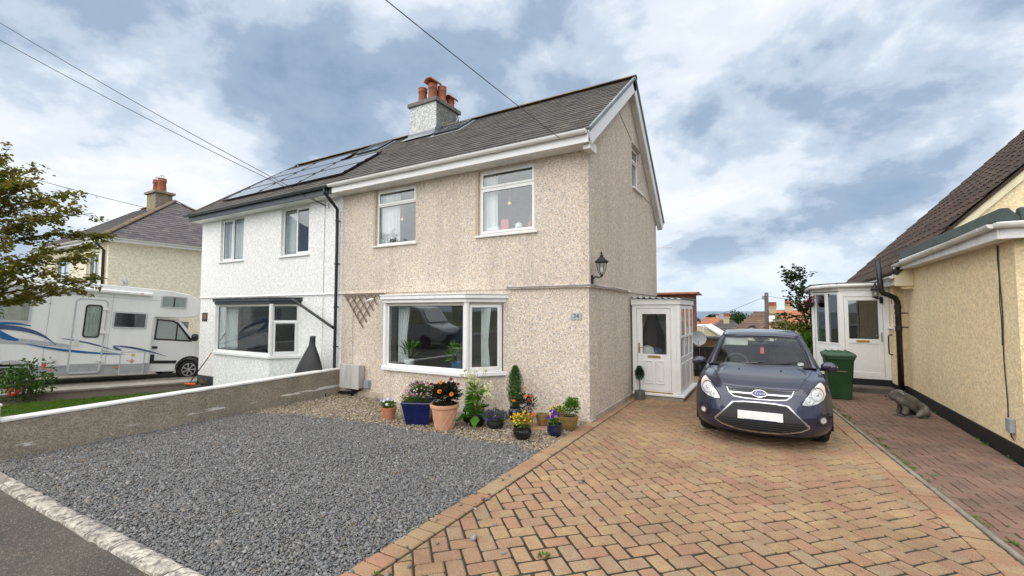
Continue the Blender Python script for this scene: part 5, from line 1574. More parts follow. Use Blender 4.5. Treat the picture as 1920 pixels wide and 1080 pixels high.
mb = MB(TG(p, u, nrm)); mb.slab(rect(0, 0.272, L, 1.10), [], -0.06, 0); fp = mb.build('side_panel', 'upvc', bp, bevel=0.005)
for k in range(2):
    mb = MB(TG(p, u, nrm)); mb.slab(rect(L * k / 2 + 0.05, 0.36, L * (k + 1) / 2 - 0.05, 1.02), [], -0.001, 0.012); mb.build('moulded_panel', 'upvc', fp, bevel=0.005)
    window(bp, TG(p, u, nrm), L * k / 2 + 0.002, 1.105, L * (k + 1) / 2 - 0.002, 2.50, c=0.0, fw=0.05)
mb = MB(); mb.box(1.08, 15.12, 0.272, 1.14, 15.24, 2.50); mb.build('corner_post', 'upvc', bp, bevel=0.01)
window(bp, TG((1.14, 17.0, 0), (0, -1, 0), (-1, 0, 0)), 0.0, 0.5, 1.75, 2.5, sash=[(0, 0, 0.5, 1, False), (0.5, 0, 1, 1, False)], c=0.0)
sh = lambda o: [(qb, DY - o), (qa - o * 0.3, DY - o), (1.14 - o, 15.1 - o * 0.3), (1.14 - o, 17.0), (qb, 17.0)]
mb = MB(); mb.prism(sh(0.02), 2.522, 2.62); mb.build('head_fascia', 'upvc_old', bp, bevel=0.006)
mb = MB(); mb.prism(sh(0.11), 2.70, 2.74); mb.build('porch_roof', 'felt_old', bp, bevel=0.012)
mb = MB(); mb.tube([(qb - 0.02, DY - 0.07, 2.665), (qa, DY - 0.08, 2.66), (qa - 0.15, DY + 0.06, 2.655), (1.09, 14.98, 2.645), (1.06, 15.2, 2.64), (1.06, 17, 2.63)], 0.055, 10); mb.build('gutter', 'upvc_old', bp, smooth=True)
mb = MB(); mb.box(1.15, 16.9, 0.28, WX2 - 0.01, 16.99, 2.5); mb.build('shaded_back_wall', 'car_seat', bp); mb = MB(); mb.box(1.95, 15.9, 0.28, 2.2, 16.1, 2.45); mb.build('inner_post', 'ink', bp); mb = MB(); mb.box(WX2 - 0.02, 14.5, 0.3, WX2 - 0.003, 16.9, 2.5); mb.build('shade_lining', 'car_seat', bp)  # added near-black back wall and lining: indoor shade put into their colour
st = thing('doorstep', 'dark concrete doorstep in front of the bungalow porch', 'step', (2.05, 14.1, 0)); mb = MB(); mb.box(1.58, 13.88, -0.15, WX2 - 0.02, 14.34, 0.12); mb.build('tread', M('step_concrete', (0.11, 0.095, 0.08), 0.9, var=0.3, bump=0.5), st, bevel=0.015)

# lanterns
def lantern(label, pos, out, s=1.0, style=0):
    """wall lantern: pos on the wall, out = direction away from it"""
    t = thing('wall_lantern', label, 'lamp', pos)
    o = Vector(out); P = Vector(pos)
    mb = MB()
    sd = o.cross(Vector((0, 0, 1)))
    c = P + o * 0.012
    mb.bar(c + Vector((0, 0, -0.11 * s)), c + Vector((0, 0, 0.05 * s)), 0.07 * s, 0.024 * s, up=o)
    mb.tube([P + o * 0.02 + Vector((0, 0, -0.02 * s)), P + o * 0.07 * s + Vector((0, 0, 0.02 * s)), P + o * 0.15 * s + Vector((0, 0, 0.005 * s)), P + o * 0.19 * s + Vector((0, 0, 0.03 * s))], 0.014 * s, 8)
    mb.build('bracket', 'black_paint', t, smooth=True, auto=40)
    C = P + o * 0.19 * s + Vector((0, 0, 0.04 * s))
    n = 8 if style == 0 else 6
    prof = [(0.012, 0), (0.045, 0.02), (0.075, 0.09), (0.092, 0.18), (0.096, 0.235)] if style == 0 else [(0.05, 0.02), (0.062, 0.10), (0.075, 0.19)]
    g_ = MB(); g_.lathe([(r * s * 0.94, z * s) for r, z in prof], C, n, cap=False); g_.build('lamp_glass', 'lamp_glass', t)
    mb = MB()
    for k in range(n):
        a = 6.283 * k / n
        mb.tube([C + Vector((r * s * math.cos(a), r * s * math.sin(a), z * s)) for r, z in prof], 0.0045 * s, 4)
    zt = prof[-1][1]; rt = prof[-1][0]
    mb.lathe([(0.02 * s, -0.02 * s), (prof[0][0] * s + 0.015 * s, 0.0), (prof[0][0] * s * 1.2, 0.02 * s)], C, 10)
    mb.build('cage', 'black_paint', t)
    mb = MB(); mb.lathe([(rt * 1.25 * s, (zt - 0.005) * s), (rt * 1.28 * s, (zt + 0.02) * s), (rt * 0.85 * s, (zt + 0.05) * s), (rt * 0.55 * s, (zt + 0.085) * s), (0.03 * s, (zt + 0.10) * s), (0.035 * s, (zt + 0.12) * s), (0.015 * s, (zt + 0.14) * s), (0.02 * s, (zt + 0.16) * s), (0.004 * s, (zt + 0.20) * s)], C, 14); mb.build('cap', 'black_paint', t, smooth=True, auto=50)
    mb = MB(); mb.lathe([(0.012, 0), (0.03, 0.03), (0.03, 0.10), (0.01, 0.13)], C + Vector((0, 0, 0.03)), 10); mb.build('bulb', 'print_white', t, smooth=True)
    return t
lantern('black coach lantern with tapered clear glass on the gable corner', (XG + 0.002, 7.70, 2.60), (1, 0, 0), 1.0)
lantern('black six-sided lantern beside the bungalow porch door', (2.50, DY - 0.005, 2.30), (-0.75, -0.66, 0), 1.0, 1)

# ------------------------------------------------------------------ motorhome (local: x forward, y to its left, z up; visible flank at y = 0)
mh = thing('motorhome', 'white coachbuilt motorhome with blue swoosh stripes parked beside the white house', 'motorhome')
def side_poly(pts, c0, c1):
    mb = MB(lambda a, b, c: (a, -c, b)); mb.slab(pts, [], c0, c1); return mb
def arc(cx, cz, r, a0, a1, n=10):
    return [(cx + r * math.cos(R(a0 + (a1 - a0) * i / n)), cz + r * math.sin(R(a0 + (a1 - a0) * i / n))) for i in range(n + 1)]
DEP = 2.25
# habitation body with overcab
body_pts = [(-2.2, 0.62), (-0.5, 0.62), (-0.44, 0.70), (0.44, 0.70), (0.5, 0.62), (3.20, 0.62), (3.20, 2.17), (3.95, 2.17), (4.42, 2.24), (4.62, 2.42), (4.63, 2.62), (4.50, 2.85), (4.20, 3.02), (3.6, 3.10), (1.0, 3.12), (-2.0, 3.08), (-2.25, 2.9)]
side_poly(body_pts, -DEP, 0).build('body', 'motorhome_white', mh, bevel=0.05, seg=3)
sk = [(-2.18, 0.34), (-0.52, 0.34), (-0.46, 0.615), (-2.18, 0.615)]
side_poly(sk, -DEP + 0.02, -0.015).build('skirt', 'motorhome_grey', mh, bevel=0.01)
side_poly([(0.47, 0.34), (3.18, 0.28), (3.22, 0.55), (3.19, 0.615), (0.5, 0.615)], -DEP + 0.02, -0.012).build('skirt', 'motorhome_grey', mh, bevel=0.01)
side_poly([(-2.2, 0.60), (3.19, 0.60), (3.19, 0.635), (-2.2, 0.635)], -0.02, 0.010).build('trim_rail', 'stripe_grey', mh)
# cab
def cab_x(z):
    return 0.0
cab = [(3.22, 0.32), (4.02, 0.30), (4.05, 0.55)] + [(4.47 + 0.43 * math.cos(R(a)), 0.37 + 0.43 * math.sin(R(a))) for a in (160, 135, 110, 90, 70, 45, 20)] + [(4.95, 0.45), (5.25, 0.45), (5.36, 0.62), (5.36, 0.85), (5.25, 1.05), (4.75, 1.38), (4.55, 1.50), (3.98, 2.13), (3.22, 2.16)]
side_poly(cab, -DEP + 0.16, -0.16).build('cab', 'motorhome_white', mh, bevel=0.05, seg=3)
mb = MB(lambda a, b, c: (a, -c, b))
mb.slab([(3.32, 1.42), (4.42, 1.36), (4.36, 1.47), (3.95, 1.98), (3.80, 2.05), (3.34, 2.08)], [], -0.17, -0.152)
cw = mb.build('cab_window', 'dark_glass', mh)
mb = MB(lambda a, b, c: (a, -c, b)); mb.slab([(3.30, 1.40), (4.47, 1.34), (4.40, 1.48), (3.97, 2.01), (3.81, 2.08), (3.32, 2.11)], [[(3.35, 1.45), (4.38, 1.39), (4.33, 1.46), (3.93, 1.96), (3.79, 2.03), (3.36, 2.06)]], -0.165, -0.150); mb.slab(rect(3.93, 1.40, 3.97, 1.97), [], -0.165, -0.149); mb.build('window_surround', 'black_plastic', mh)
mb = MB(); mb.box(3.35, 0.172, 1.0, 4.3, 0.20, 2.05); mb.build('cab_inside', M('cab_inside', (0.20, 0.24, 0.22), 0.8, var=0.3, vs=3), mh)
side_poly([(3.24, 0.60), (4.02, 0.58), (4.05, 0.68), (3.24, 0.70)], -0.165, -0.145).build('rub_strip', 'black_plastic', mh)
side_poly([(4.47 + r_ * math.cos(R(a)), 0.37 + r_ * math.sin(R(a))) for r_, seq in ((0.46, range(170, 5, -15)), (0.40, range(10, 175, 15))) for a in seq], -0.17, -0.140).build('wheel_arch', 'black_plastic', mh)
side_poly(arc(0.02, 0.34, 0.47, 0, 180) + arc(0.02, 0.34, 0.42, 180, 0), -0.02, 0.012).build('wheel_arch', 'stripe_grey', mh)
mb = MB(lambda a, b, c: (a, -c, b)); mb.slab(rect(3.27, 1.10, 3.42, 1.18), [], -0.16, -0.12); mb.build('door_handle', 'black_plastic', mh, bevel=0.01)
mb = MB(lambda a, b, c: (a, -c, b)); mb.slab(rect(3.24, 0.66, 3.36, 0.90), [], -0.16, -0.12); mb.build('side_intake', 'black_plastic', mh, bevel=0.02)
mb = MB(); mb.lathe([(0.05, -0.13), (0.10, -0.10), (0.11, 0.0), (0.10, 0.10), (0.04, 0.13)], (4.42, -0.12, 1.50), 12); mb.tube([(4.42, 0.14, 1.45), (4.42, -0.08, 1.45)], 0.03, 6); mb.build('mirror', 'black_plastic', mh, smooth=True)
def wheel(parent, x, z, r, y0, y1, spokes=7, hub='alloy'):
    mb = MB(lambda a, b, c: (x + a, -c, z + b))
    prof = [(r * 0.66, y1 - 0.02), (r * 0.70, y1), (r * 0.92, y1 - 0.005), (r, y1 - 0.04), (r, y0 + 0.04), (r * 0.9, y0), (r * 0.5, y0)]
    n = 28
    mb.add([(rr * math.cos(6.283 * k / n), rr * math.sin(6.283 * k / n), c) for rr, c in prof for k in range(n)],
           [(i * n + k, i * n + (k + 1) % n, (i + 1) * n + (k + 1) % n, (i + 1) * n + k) for i in range(len(prof) - 1) for k in range(n)])
    w = mb.build('wheel', 'tyre', parent, smooth=True, auto=40)
    mb = MB(lambda a, b, c: (x + a, -c, z + b))
    mb.ring_ = None
    n = 28
    for (r0, r1, c0, c1) in ((r * 0.60, r * 0.68, y1 - 0.05, y1 - 0.012), (0.0, r * 0.16, y1 - 0.05, y1 - 0.02)):
        mb.add([(rr * math.cos(6.283 * k / n), rr * math.sin(6.283 * k / n), c) for rr, c in ((max(r0, 0.001), c0), (max(r0, 0.001), c1), (r1, c1), (r1, c0)) for k in range(n)],
               [(i * n + k, i * n + (k + 1) % n, ((i + 1) % 4) * n + (k + 1) % n, ((i + 1) % 4) * n + k) for i in range(4) for k in range(n)])
    for k in range(spokes):
        a = 6.283 * k / spokes
        p0, p1 = Vector((math.cos(a), math.sin(a))) * r * 0.12, Vector((math.cos(a), math.sin(a))) * r * 0.63
        nn = Vector((-math.sin(a), math.cos(a)))
        w0, w1 = r * 0.05, r * 0.085
        q = [p0 - nn * w0, p1 - nn * w1, p1 + nn * w1, p0 + nn * w0]
        mb.slab([tuple(v) for v in q], [], y1 - 0.06, y1 - 0.022)
    mb.build('rim', hub, w)
    mb = MB(lambda a, b, c: (x + a, -c, z + b)); mb.slab([(r * 0.62 * math.cos(6.283 * k / 20), r * 0.62 * math.sin(6.283 * k / 20)) for k in range(20)], [], y1 - 0.12, y1 - 0.09); mb.build('brake_disc', 'ink', w)
    return w
wheel(mh, 4.47, 0.34, 0.34, -0.38, -0.16); wheel(mh, 0.02, 0.34, 0.34, -0.26, -0.04)
wheel(mh, 4.47, 0.34, 0.34, -DEP + 0.18, -DEP + 0.40); wheel(mh, 0.02, 0.34, 0.34, -DEP + 0.05, -DEP + 0.30)
def rounded(a0, b0, a1, b1, r, n=5, sk_=0.0):
    P = []
    for cx_, cy_, s0 in ((a1 - r, b1 - r, 0), (a0 + r, b1 - r, 90), (a0 + r, b0 + r, 180), (a1 - r, b0 + r, 270)):
        P += [(cx_ + r * math.cos(R(s0 + 90 * i / n)), cy_ + r * math.sin(R(s0 + 90 * i / n))) for i in range(n + 1)]
    return P
Tm = lambda a, b, c: (a, -c, b)
def mwin(name, a0, b0, a1, b1, r=0.05, split=False, rim='window_rim', rw=0.045, gl='porch_glass', back='curtain'):
    mb = MB(Tm); mb.slab(rounded(a0, b0, a1, b1, r), [rounded(a0 + rw, b0 + rw, a1 - rw, b1 - rw, r * 0.6)], -0.02, 0.022); w = mb.build(name, rim, mh, bevel=0.008)
    mb = MB(Tm); mb.slab(rounded(a0 + rw * 0.8, b0 + rw * 0.8, a1 - rw * 0.8, b1 - rw * 0.8, r * 0.6), [], 0.010, 0.016); mb.build('pane', gl, w)
    mb = MB(Tm)
    n = 40
    mb.grid(lambda i, j: (a0 + rw + (a1 - a0 - 2 * rw) * i / n, b0 + rw + (b1 - b0 - 2 * rw) * j, 0.004 + 0.0025 * math.sin(i * 0.9)), n + 1, 2)
    mb.build('blind', back, w, smooth=True)
    if split:
        m = (a0 + a1) / 2
        mb = MB(Tm); mb.slab(rect(m - 0.014, b0 + rw, m + 0.014, b1 - rw), [], 0.0, 0.024); mb.build('mullion', 'black_plastic', w)
M('mh_blind', (0.46, 0.46, 0.45), 0.9); M('mh_inside', (0.05, 0.05, 0.055), 0.8)
mwin('side_window', -1.4, 1.85, 0.27, 2.47, back='mh_blind'); mwin('side_window', 2.08, 1.76, 2.98, 2.29, split=True, back='mh_inside'); mwin('overcab_window', 3.31, 2.50, 4.10, 2.92, split=True, back='mh_blind')
# habitation door
mb = MB(Tm); mb.slab(rounded(1.19, 0.40, 1.90, 2.60, 0.10), [], -0.01, 0.014); dr_ = mb.build('door', 'motorhome_white', mh, bevel=0.006)
mb = MB(Tm); mb.slab(rounded(1.16, 0.37, 1.93, 2.63, 0.12), [rounded(1.195, 0.405, 1.895, 2.595, 0.10)], -0.01, 0.022); mb.build('door_seal', 'window_rim', dr_)
mb = MB(Tm); mb.slab(rect(1.21, 0.42, 1.88, 0.66), [], 0.0, 0.018); mb.build('kick_panel', 'motorhome_grey', dr_)
mb = MB(Tm); mb.slab(rounded(1.40, 1.45, 1.80, 2.46, 0.09), [rounded(1.435, 1.485, 1.765, 2.425, 0.07)], 0.01, 0.032); mb.build('window_frame', 'black_plastic', dr_)
mb = MB(Tm); n = 30; mb.grid(lambda i, j: (1.43 + 0.34 * i / n, 1.48 + 0.95 * j, 0.018 + 0.004 * math.sin(i * 1.1)), n + 1, 2); mb.build('curtain', 'mh_blind', dr_, smooth=True)
mb = MB(Tm); mb.slab(rounded(1.43, 1.48, 1.77, 2.43, 0.07), [], 0.024, 0.028); mb.build('pane', 'porch_glass', dr_)
for z_ in (0.72, 1.58, 2.30):
    mb = MB(Tm); mb.slab(rounded(1.80, z_, 1.95, z_ + 0.09, 0.03), [], 0.014, 0.05); mb.build('hinge', 'motorhome_white', dr_, bevel=0.01)
mb = MB(Tm); mb.slab(rounded(1.23, 1.20, 1.35, 1.40, 0.05), [], 0.014, 0.035); mb.build('door_handle', 'visor', dr_, bevel=0.01)
# lockers, lamps, stickers
mb = MB(Tm); mb.slab(rounded(2.38, 0.28, 3.04, 1.02, 0.06), [rounded(2.41, 0.31, 3.01, 0.99, 0.05)], -0.01, 0.022); lk = mb.build('locker', 'window_rim', mh)
mb = MB(Tm); mb.slab(rounded(2.41, 0.62, 3.01, 0.99, 0.04), [], -0.01, 0.014); mb.build('locker_door', 'motorhome_white', lk)
mb = MB(Tm); mb.slab(rounded(2.41, 0.31, 3.01, 0.615, 0.04), [], -0.01, 0.014); mb.build('locker_foot', 'motorhome_grey', lk)
mb = MB(Tm); mb.slab([(2.72 + 0.055 * math.cos(k * 0.524), 0.90 + 0.055 * math.sin(k * 0.524)) for k in range(12)], [], 0.014, 0.018); mb.build('sticker', 'print_yellow', lk)
mb = MB(Tm); mb.slab([(2.70, 0.78), (2.77, 0.71), (2.70, 0.64), (2.63, 0.71)], [[(2.70, 0.76), (2.75, 0.71), (2.70, 0.66), (2.65, 0.71)]], 0.014, 0.019); mb.slab(rect(2.68, 0.69, 2.72, 0.73), [], 0.014, 0.019); mb.build('hazard_sticker', 'red_mark', lk)
mb = MB(Tm); mb.slab(rounded(2.28, 0.50, 2.36, 0.55, 0.02), [], 0, 0.025); mb.slab(rounded(2.56, 0.71, 2.61, 0.74, 0.01), [], 0.014, 0.02); mb.slab(rounded(0.66, 0.54, 0.74, 0.58, 0.02), [], 0, 0.025); mb.build('side_marker', 'orange_lens', mh)
mb = MB(Tm); mb.slab(rect(0.78, 0.70, 0.92, 0.82), [], 0, 0.015); mb.build('vent_cover', 'visor', mh)
mb = MB(Tm); mb.slab(rounded(-0.55, 0.75, -0.25, 1.2, 0.04), [], 0, 0.03); mb.build('gas_locker', 'motorhome_white', mh, bevel=0.008)
# stripes
def stroke(pts, ws, mat, c=0.012):
    L_, Rr = [], []
    for i, p in enumerate(pts):
        d = Vector(pts[min(i + 1, len(pts) - 1)]) - Vector(pts[max(i - 1, 0)])
        n_ = Vector((-d.y, d.x)).normalized() * ws[i] / 2
        L_.append(tuple(Vector(p) + n_)); Rr.append(tuple(Vector(p) - n_))
    mb = MB(Tm); k = len(pts)
    mb.add([(a, b, c) for a, b in L_ + Rr] + [(a, b, c - 0.01) for a, b in L_ + Rr], [(i, i + 1, k + i + 1, k + i) for i in range(k - 1)])
    return mb.build('stripe', mat, mh)
def curve(p0, p1, p2, n=16):
    return [tuple(Vector(p0) * (1 - t) ** 2 + Vector(p1) * 2 * t * (1 - t) + Vector(p2) * t * t) for t in np.linspace(0, 1, n)]
tp = [0.02 + 0.10 * math.sin(math.pi * min(1, t * 1.1)) for t in np.linspace(0, 1, 16)]
stroke(curve((-1.6, 1.30), (-0.2, 1.55), (2.45, 0.93)), [0.30 * max(0.05, 1 - t) for t in np.linspace(0, 1, 16)], 'stripe_grey', 0.013)
stroke(curve((-1.2, 1.55), (0.25, 1.98), (0.86, 1.22)), tp, 'stripe_navy', 0.016)
stroke(curve((-0.9, 1.45), (-0.45, 1.95), (0.30, 1.76)), [0.03 + 0.10 * (1 - t) for t in np.linspace(0, 1, 16)], 'stripe_blue', 0.018)
stroke(curve((-0.42, 1.72), (-0.30, 1.45), (0.10, 1.36)), [0.16 * max(0.05, math.sin(math.pi * (0.1 + 0.8 * t))) for t in np.linspace(0, 1, 16)], 'stripe_blue', 0.017)
stroke(curve((0.25, 1.26), (1.2, 0.98), (2.5, 0.93)), [0.07 * max(0.1, math.sin(math.pi * (0.05 + 0.9 * t))) for t in np.linspace(0, 1, 16)], 'stripe_blue', 0.019)
stroke(curve((0.95, 1.42), (1.6, 1.32), (2.2, 1.06)), [0.045 * max(0.1, math.sin(math.pi * (0.05 + 0.9 * t))) for t in np.linspace(0, 1, 16)], 'stripe_navy', 0.020)
stroke(curve((2.18, 1.20), (2.75, 1.18), (3.66, 0.84)), [0.06 * max(0.12, math.sin(math.pi * (0.1 + 0.85 * t))) for t in np.linspace(0, 1, 16)], 'stripe_navy', 0.021)
stroke(curve((2.18, 1.20), (2.22, 1.10), (2.42, 1.06)), [0.07 * max(0.12, math.sin(math.pi * (0.1 + 0.85 * t))) for t in np.linspace(0, 1, 16)], 'stripe_navy', 0.022)
for x_, z0_, z1_ in ((0.62, 0.64, 3.0), (2.03, 0.64, 2.8), (3.15, 0.64, 2.16)):
    MB(Tm).slab(rect(x_, z0_, x_ + 0.012, z1_), [], -0.01, 0.006).build('panel_seam', 'window_rim', mh)
MB(Tm).slab(rect(-2.2, 2.72, 3.9, 2.735), [], -0.01, 0.006).build('panel_seam', 'window_rim', mh)
# awning box, roof rails, dish
mb = MB(Tm); mb.prism([(2.83, 0.0), (2.83, 0.07), (2.87, 0.12), (2.93, 0.12), (2.97, 0.08), (2.97, 0.0)], -1.6, 3.02, 'x')
mb.v = [(a, -c, b) for (a, c_, b_), (a2, c, b2) in zip(mb.v, mb.v)] if False else mb.v
mb = MB(); mb.add([(x_, -c_, z_) for x_ in (-1.6, 3.02) for z_, c_ in ((2.83, 0.0), (2.83, 0.07), (2.87, 0.12), (2.93, 0.12), (2.97, 0.08), (2.97, 0.0))], [(0, 1, 2, 3, 4, 5), (11, 10, 9, 8, 7, 6)] + [(i, (i + 1) % 6, 6 + (i + 1) % 6, 6 + i) for i in range(6)])
aw = mb.build('awning', 'motorhome_white', mh, bevel=0.01)
text_mesh('awning_badge', 'F35', 0.07, 'red_mark', aw, lambda a, b, c: (2.72 + a, -0.121 - c, 2.905 + b), 0.001)
mb = MB()
mb.tube([(-1.6, 0.18, 3.13), (-1.55, 0.18, 3.26), (0.95, 0.18, 3.27), (1.05, 0.18, 3.14)], 0.018, 6)
for x_ in (-0.7, 0.2):
    mb.tube([(x_, 0.18, 3.12), (x_, 0.18, 3.26)], 0.014, 6)
mb.build('roof_rail', 'motorhome_white', mh, smooth=True)
mb = MB(); mb.box(0.3, 0.5, 3.11, 1.1, 1.2, 3.19); mb.build('roof_vent', 'motorhome_white', mh, bevel=0.02)
mb = MB(); mb.lathe([(0.001, -0.02), (0.10, -0.01), (0.17, 0.03), (0.165, 0.035), (0.10, 0.005), (0.001, 0.0)], (0, 0, 0), 18)
Rm = Matrix.Translation((2.45, 0.6, 3.32)) @ Matrix.Rotation(R(75), 4, 'Y')
mb.v = [tuple(Rm @ Vector(p)) for p in mb.v]; mb.tube([(2.2, 0.6, 3.12), (2.45, 0.6, 3.17), (2.43, 0.6, 3.3)], 0.02, 6); mb.build('satellite_dish', 'grey_box', mh, smooth=True, auto=40)
mh.location = (-18.0, 3.64, -0.155)
mh.rotation_euler = (Matrix.Rotation(R(90), 3, 'Z') @ Matrix.Rotation(R(3.85), 3, 'Y')).to_euler()

# ------------------------------------------------------------------ the parked car (local: x across, y back from the nose, z up)
car = thing('car', 'dark blue people carrier parked on the block drive, nose to the street', 'car')
m_, nt_, b_ = newmat('car_paint')
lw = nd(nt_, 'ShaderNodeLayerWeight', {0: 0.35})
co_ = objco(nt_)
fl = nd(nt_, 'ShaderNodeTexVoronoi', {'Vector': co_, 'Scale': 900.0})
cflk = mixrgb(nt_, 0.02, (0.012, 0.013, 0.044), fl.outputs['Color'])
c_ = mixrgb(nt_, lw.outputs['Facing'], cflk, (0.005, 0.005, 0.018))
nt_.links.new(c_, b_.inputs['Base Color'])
b_.inputs['Metallic'].default_value = 0.35; b_.inputs['Roughness'].default_value = 0.30; b_.inputs['Coat IOR'].default_value = 1.55
b_.inputs['Coat Weight'].default_value = 0.8; b_.inputs['Coat Roughness'].default_value = 0.03
# the nose and bonnet: profile rows (y, z, half width, sweep-back at the edge, drop at the edge)
prof = [(0.16, 0.165, 0.80, 0.42, -0.05), (0.05, 0.20, 0.84, 0.44, -0.04), (0.015, 0.27, 0.87, 0.45, -0.03), (0.0, 0.36, 0.885, 0.46, -0.02), (0.0, 0.46, 0.90, 0.47, -0.01), (0.015, 0.56, 0.905, 0.48, 0.0),
        (0.03, 0.64, 0.905, 0.49, 0.0), (0.05, 0.72, 0.90, 0.50, -0.01), (0.085, 0.79, 0.89, 0.52, -0.035), (0.15, 0.845, 0.87, 0.53, -0.055), (0.26, 0.895, 0.85, 0.52, -0.055), (0.42, 0.942, 0.835, 0.46, -0.03), (0.62, 0.985, 0.82, 0.36, 0.01), (0.84, 1.022, 0.805, 0.24, 0.035), (1.06, 1.05, 0.79, 0.17, 0.03), (1.20, 1.062, 0.78, 0.14, 0.02)]
NS = 40
def nose(s, t):
    """s in -1..1 across, t a row number (may be fractional)"""
    i = min(int(t), len(prof) - 2); f = t - i
    a = [prof[i][k] * (1 - f) + prof[i + 1][k] * f for k in range(5)]
    q = abs(s)
    y = a[0] + 0.86 * a[3] * (0.24 * q ** 2 + 0.76 * q ** 5)
    z = a[1] - a[4] * q ** 3
    # bonnet creases: a raised line each side running to the headlamps
    if t > 8.5:
        w = min(1, (t - 8.5) / 2.5)
        k_ = max(0.0, min(1.0, (0.80 - q) / 0.14))
        z += w * 0.034 * k_ * k_ * (3 - 2 * k_) - w * 0.010 * (1 - q) ** 2
    return (s * a[2], y, z)
mb = MB()
rows = (len(prof) - 1) * 3 + 1
mb.grid(lambda i, j: nose(-1 + 2 * i / NS, j / 3), NS + 1, rows)
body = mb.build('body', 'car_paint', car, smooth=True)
from mathutils.bvhtree import BVHTree
bvh = BVHTree.FromPolygons([Vector(v) for v in mb.v], [list(f) for f in mb.f])
def on_nose(x, z, off=0.006):
    h = bvh.ray_cast(Vector((x, -3, z)), Vector((0, 1, 0)))
    if h[0] is None:
        h = bvh.find_nearest(Vector((x, 0.1, z)))
    n = h[1]
    if n.y > 0: n = -n
    return h[0] + n * off
def decal(name, poly, mat, off, parent, thick=0.012, hole=None, smooth=True, sub=0.035):
    """a panel that follows the nose surface, from its outline seen from the front"""
    def dens(l):
        out = []
        for i in range(len(l)):
            a, b = Vector(l[i]), Vector(l[(i + 1) % len(l)])
            k = max(1, int((b - a).length / sub))
            out += [tuple(a + (b - a) * j / k) for j in range(k)]
        return out
    loops = [dens(poly)] + ([dens(hole)] if hole else [])
    pts2 = [Vector(p) for l in loops for p in l]
    import mathutils
    edges, o_ = [], 0
    for l in loops:
        k = len(l); edges += [(o_ + i, o_ + (i + 1) % k) for i in range(k)]; o_ += k
    nb = len(pts2)
    if not hole:                      # inner points keep the curve of the bodywork
        x0, x1 = min(p.x for p in pts2), max(p.x for p in pts2); z0, z1 = min(p.y for p in pts2), max(p.y for p in pts2)
        xx = x0 + sub
        while xx < x1:
            zz = z0 + sub
            while zz < z1:
                if inside_poly((xx, zz), loops[0], 0.012):
                    pts2.append(Vector((xx, zz)))
                zz += sub
            xx += sub
    r_ = mathutils.geometry.delaunay_2d_cdt(pts2, edges, [], 1, 1e-5)
    vo, fo = r_[0], r_[2]
    keep = [f for f in fo if inside_poly(tuple(sum((vo[i] for i in f), Vector((0, 0))) / len(f)), loops[0], 0) and (not hole or not inside_poly(tuple(sum((vo[i] for i in f), Vector((0, 0))) / len(f)), loops[1], 0))]
    top = [tuple(on_nose(v.x, v.y, off)) for v in vo]
    bot = [tuple(on_nose(v.x, v.y, off - thick)) for v in vo]
    k = len(vo)
    cnt = {}
    for f in keep:
        for a, b in zip(f, f[1:] + f[:1]):
            cnt[(min(a, b), max(a, b))] = cnt.get((min(a, b), max(a, b)), 0) + 1
    side = [(a, b, b + k, a + k) for (a, b), c in cnt.items() if c == 1]
    mb = MB(); mb.add(top + bot, [tuple(f) for f in keep] + [tuple(i + k for i in reversed(f)) for f in keep] + side)
    return mb.build(name, mat, parent, smooth=smooth, auto=35)
def inside_poly(p, poly, margin):
    x, y = p[0], p[1]
    c = False
    n = len(poly)
    for i in range(n):
        (x0, y0), (x1, y1) = poly[i], poly[i - 1]
        if (y0 > y) != (y1 > y) and x < (x1 - x0) * (y - y0) / (y1 - y0) + x0:
            c = not c
        if margin:
            d = Vector((x1 - x0, y1 - y0)); L2 = d.length_squared
            if L2 > 0:
                t_ = max(0, min(1, ((x - x0) * d.x + (y - y0) * d.y) / L2))
                if math.hypot(x - x0 - d.x * t_, y - y0 - d.y * t_) < margin:
                    return False
    return c
def mir(p):
    return [(-a, b) for a, b in reversed(p)]
def shrink(poly, d):
    q = inset(poly, d)
    return q if area(poly) > 0 else q[::-1]
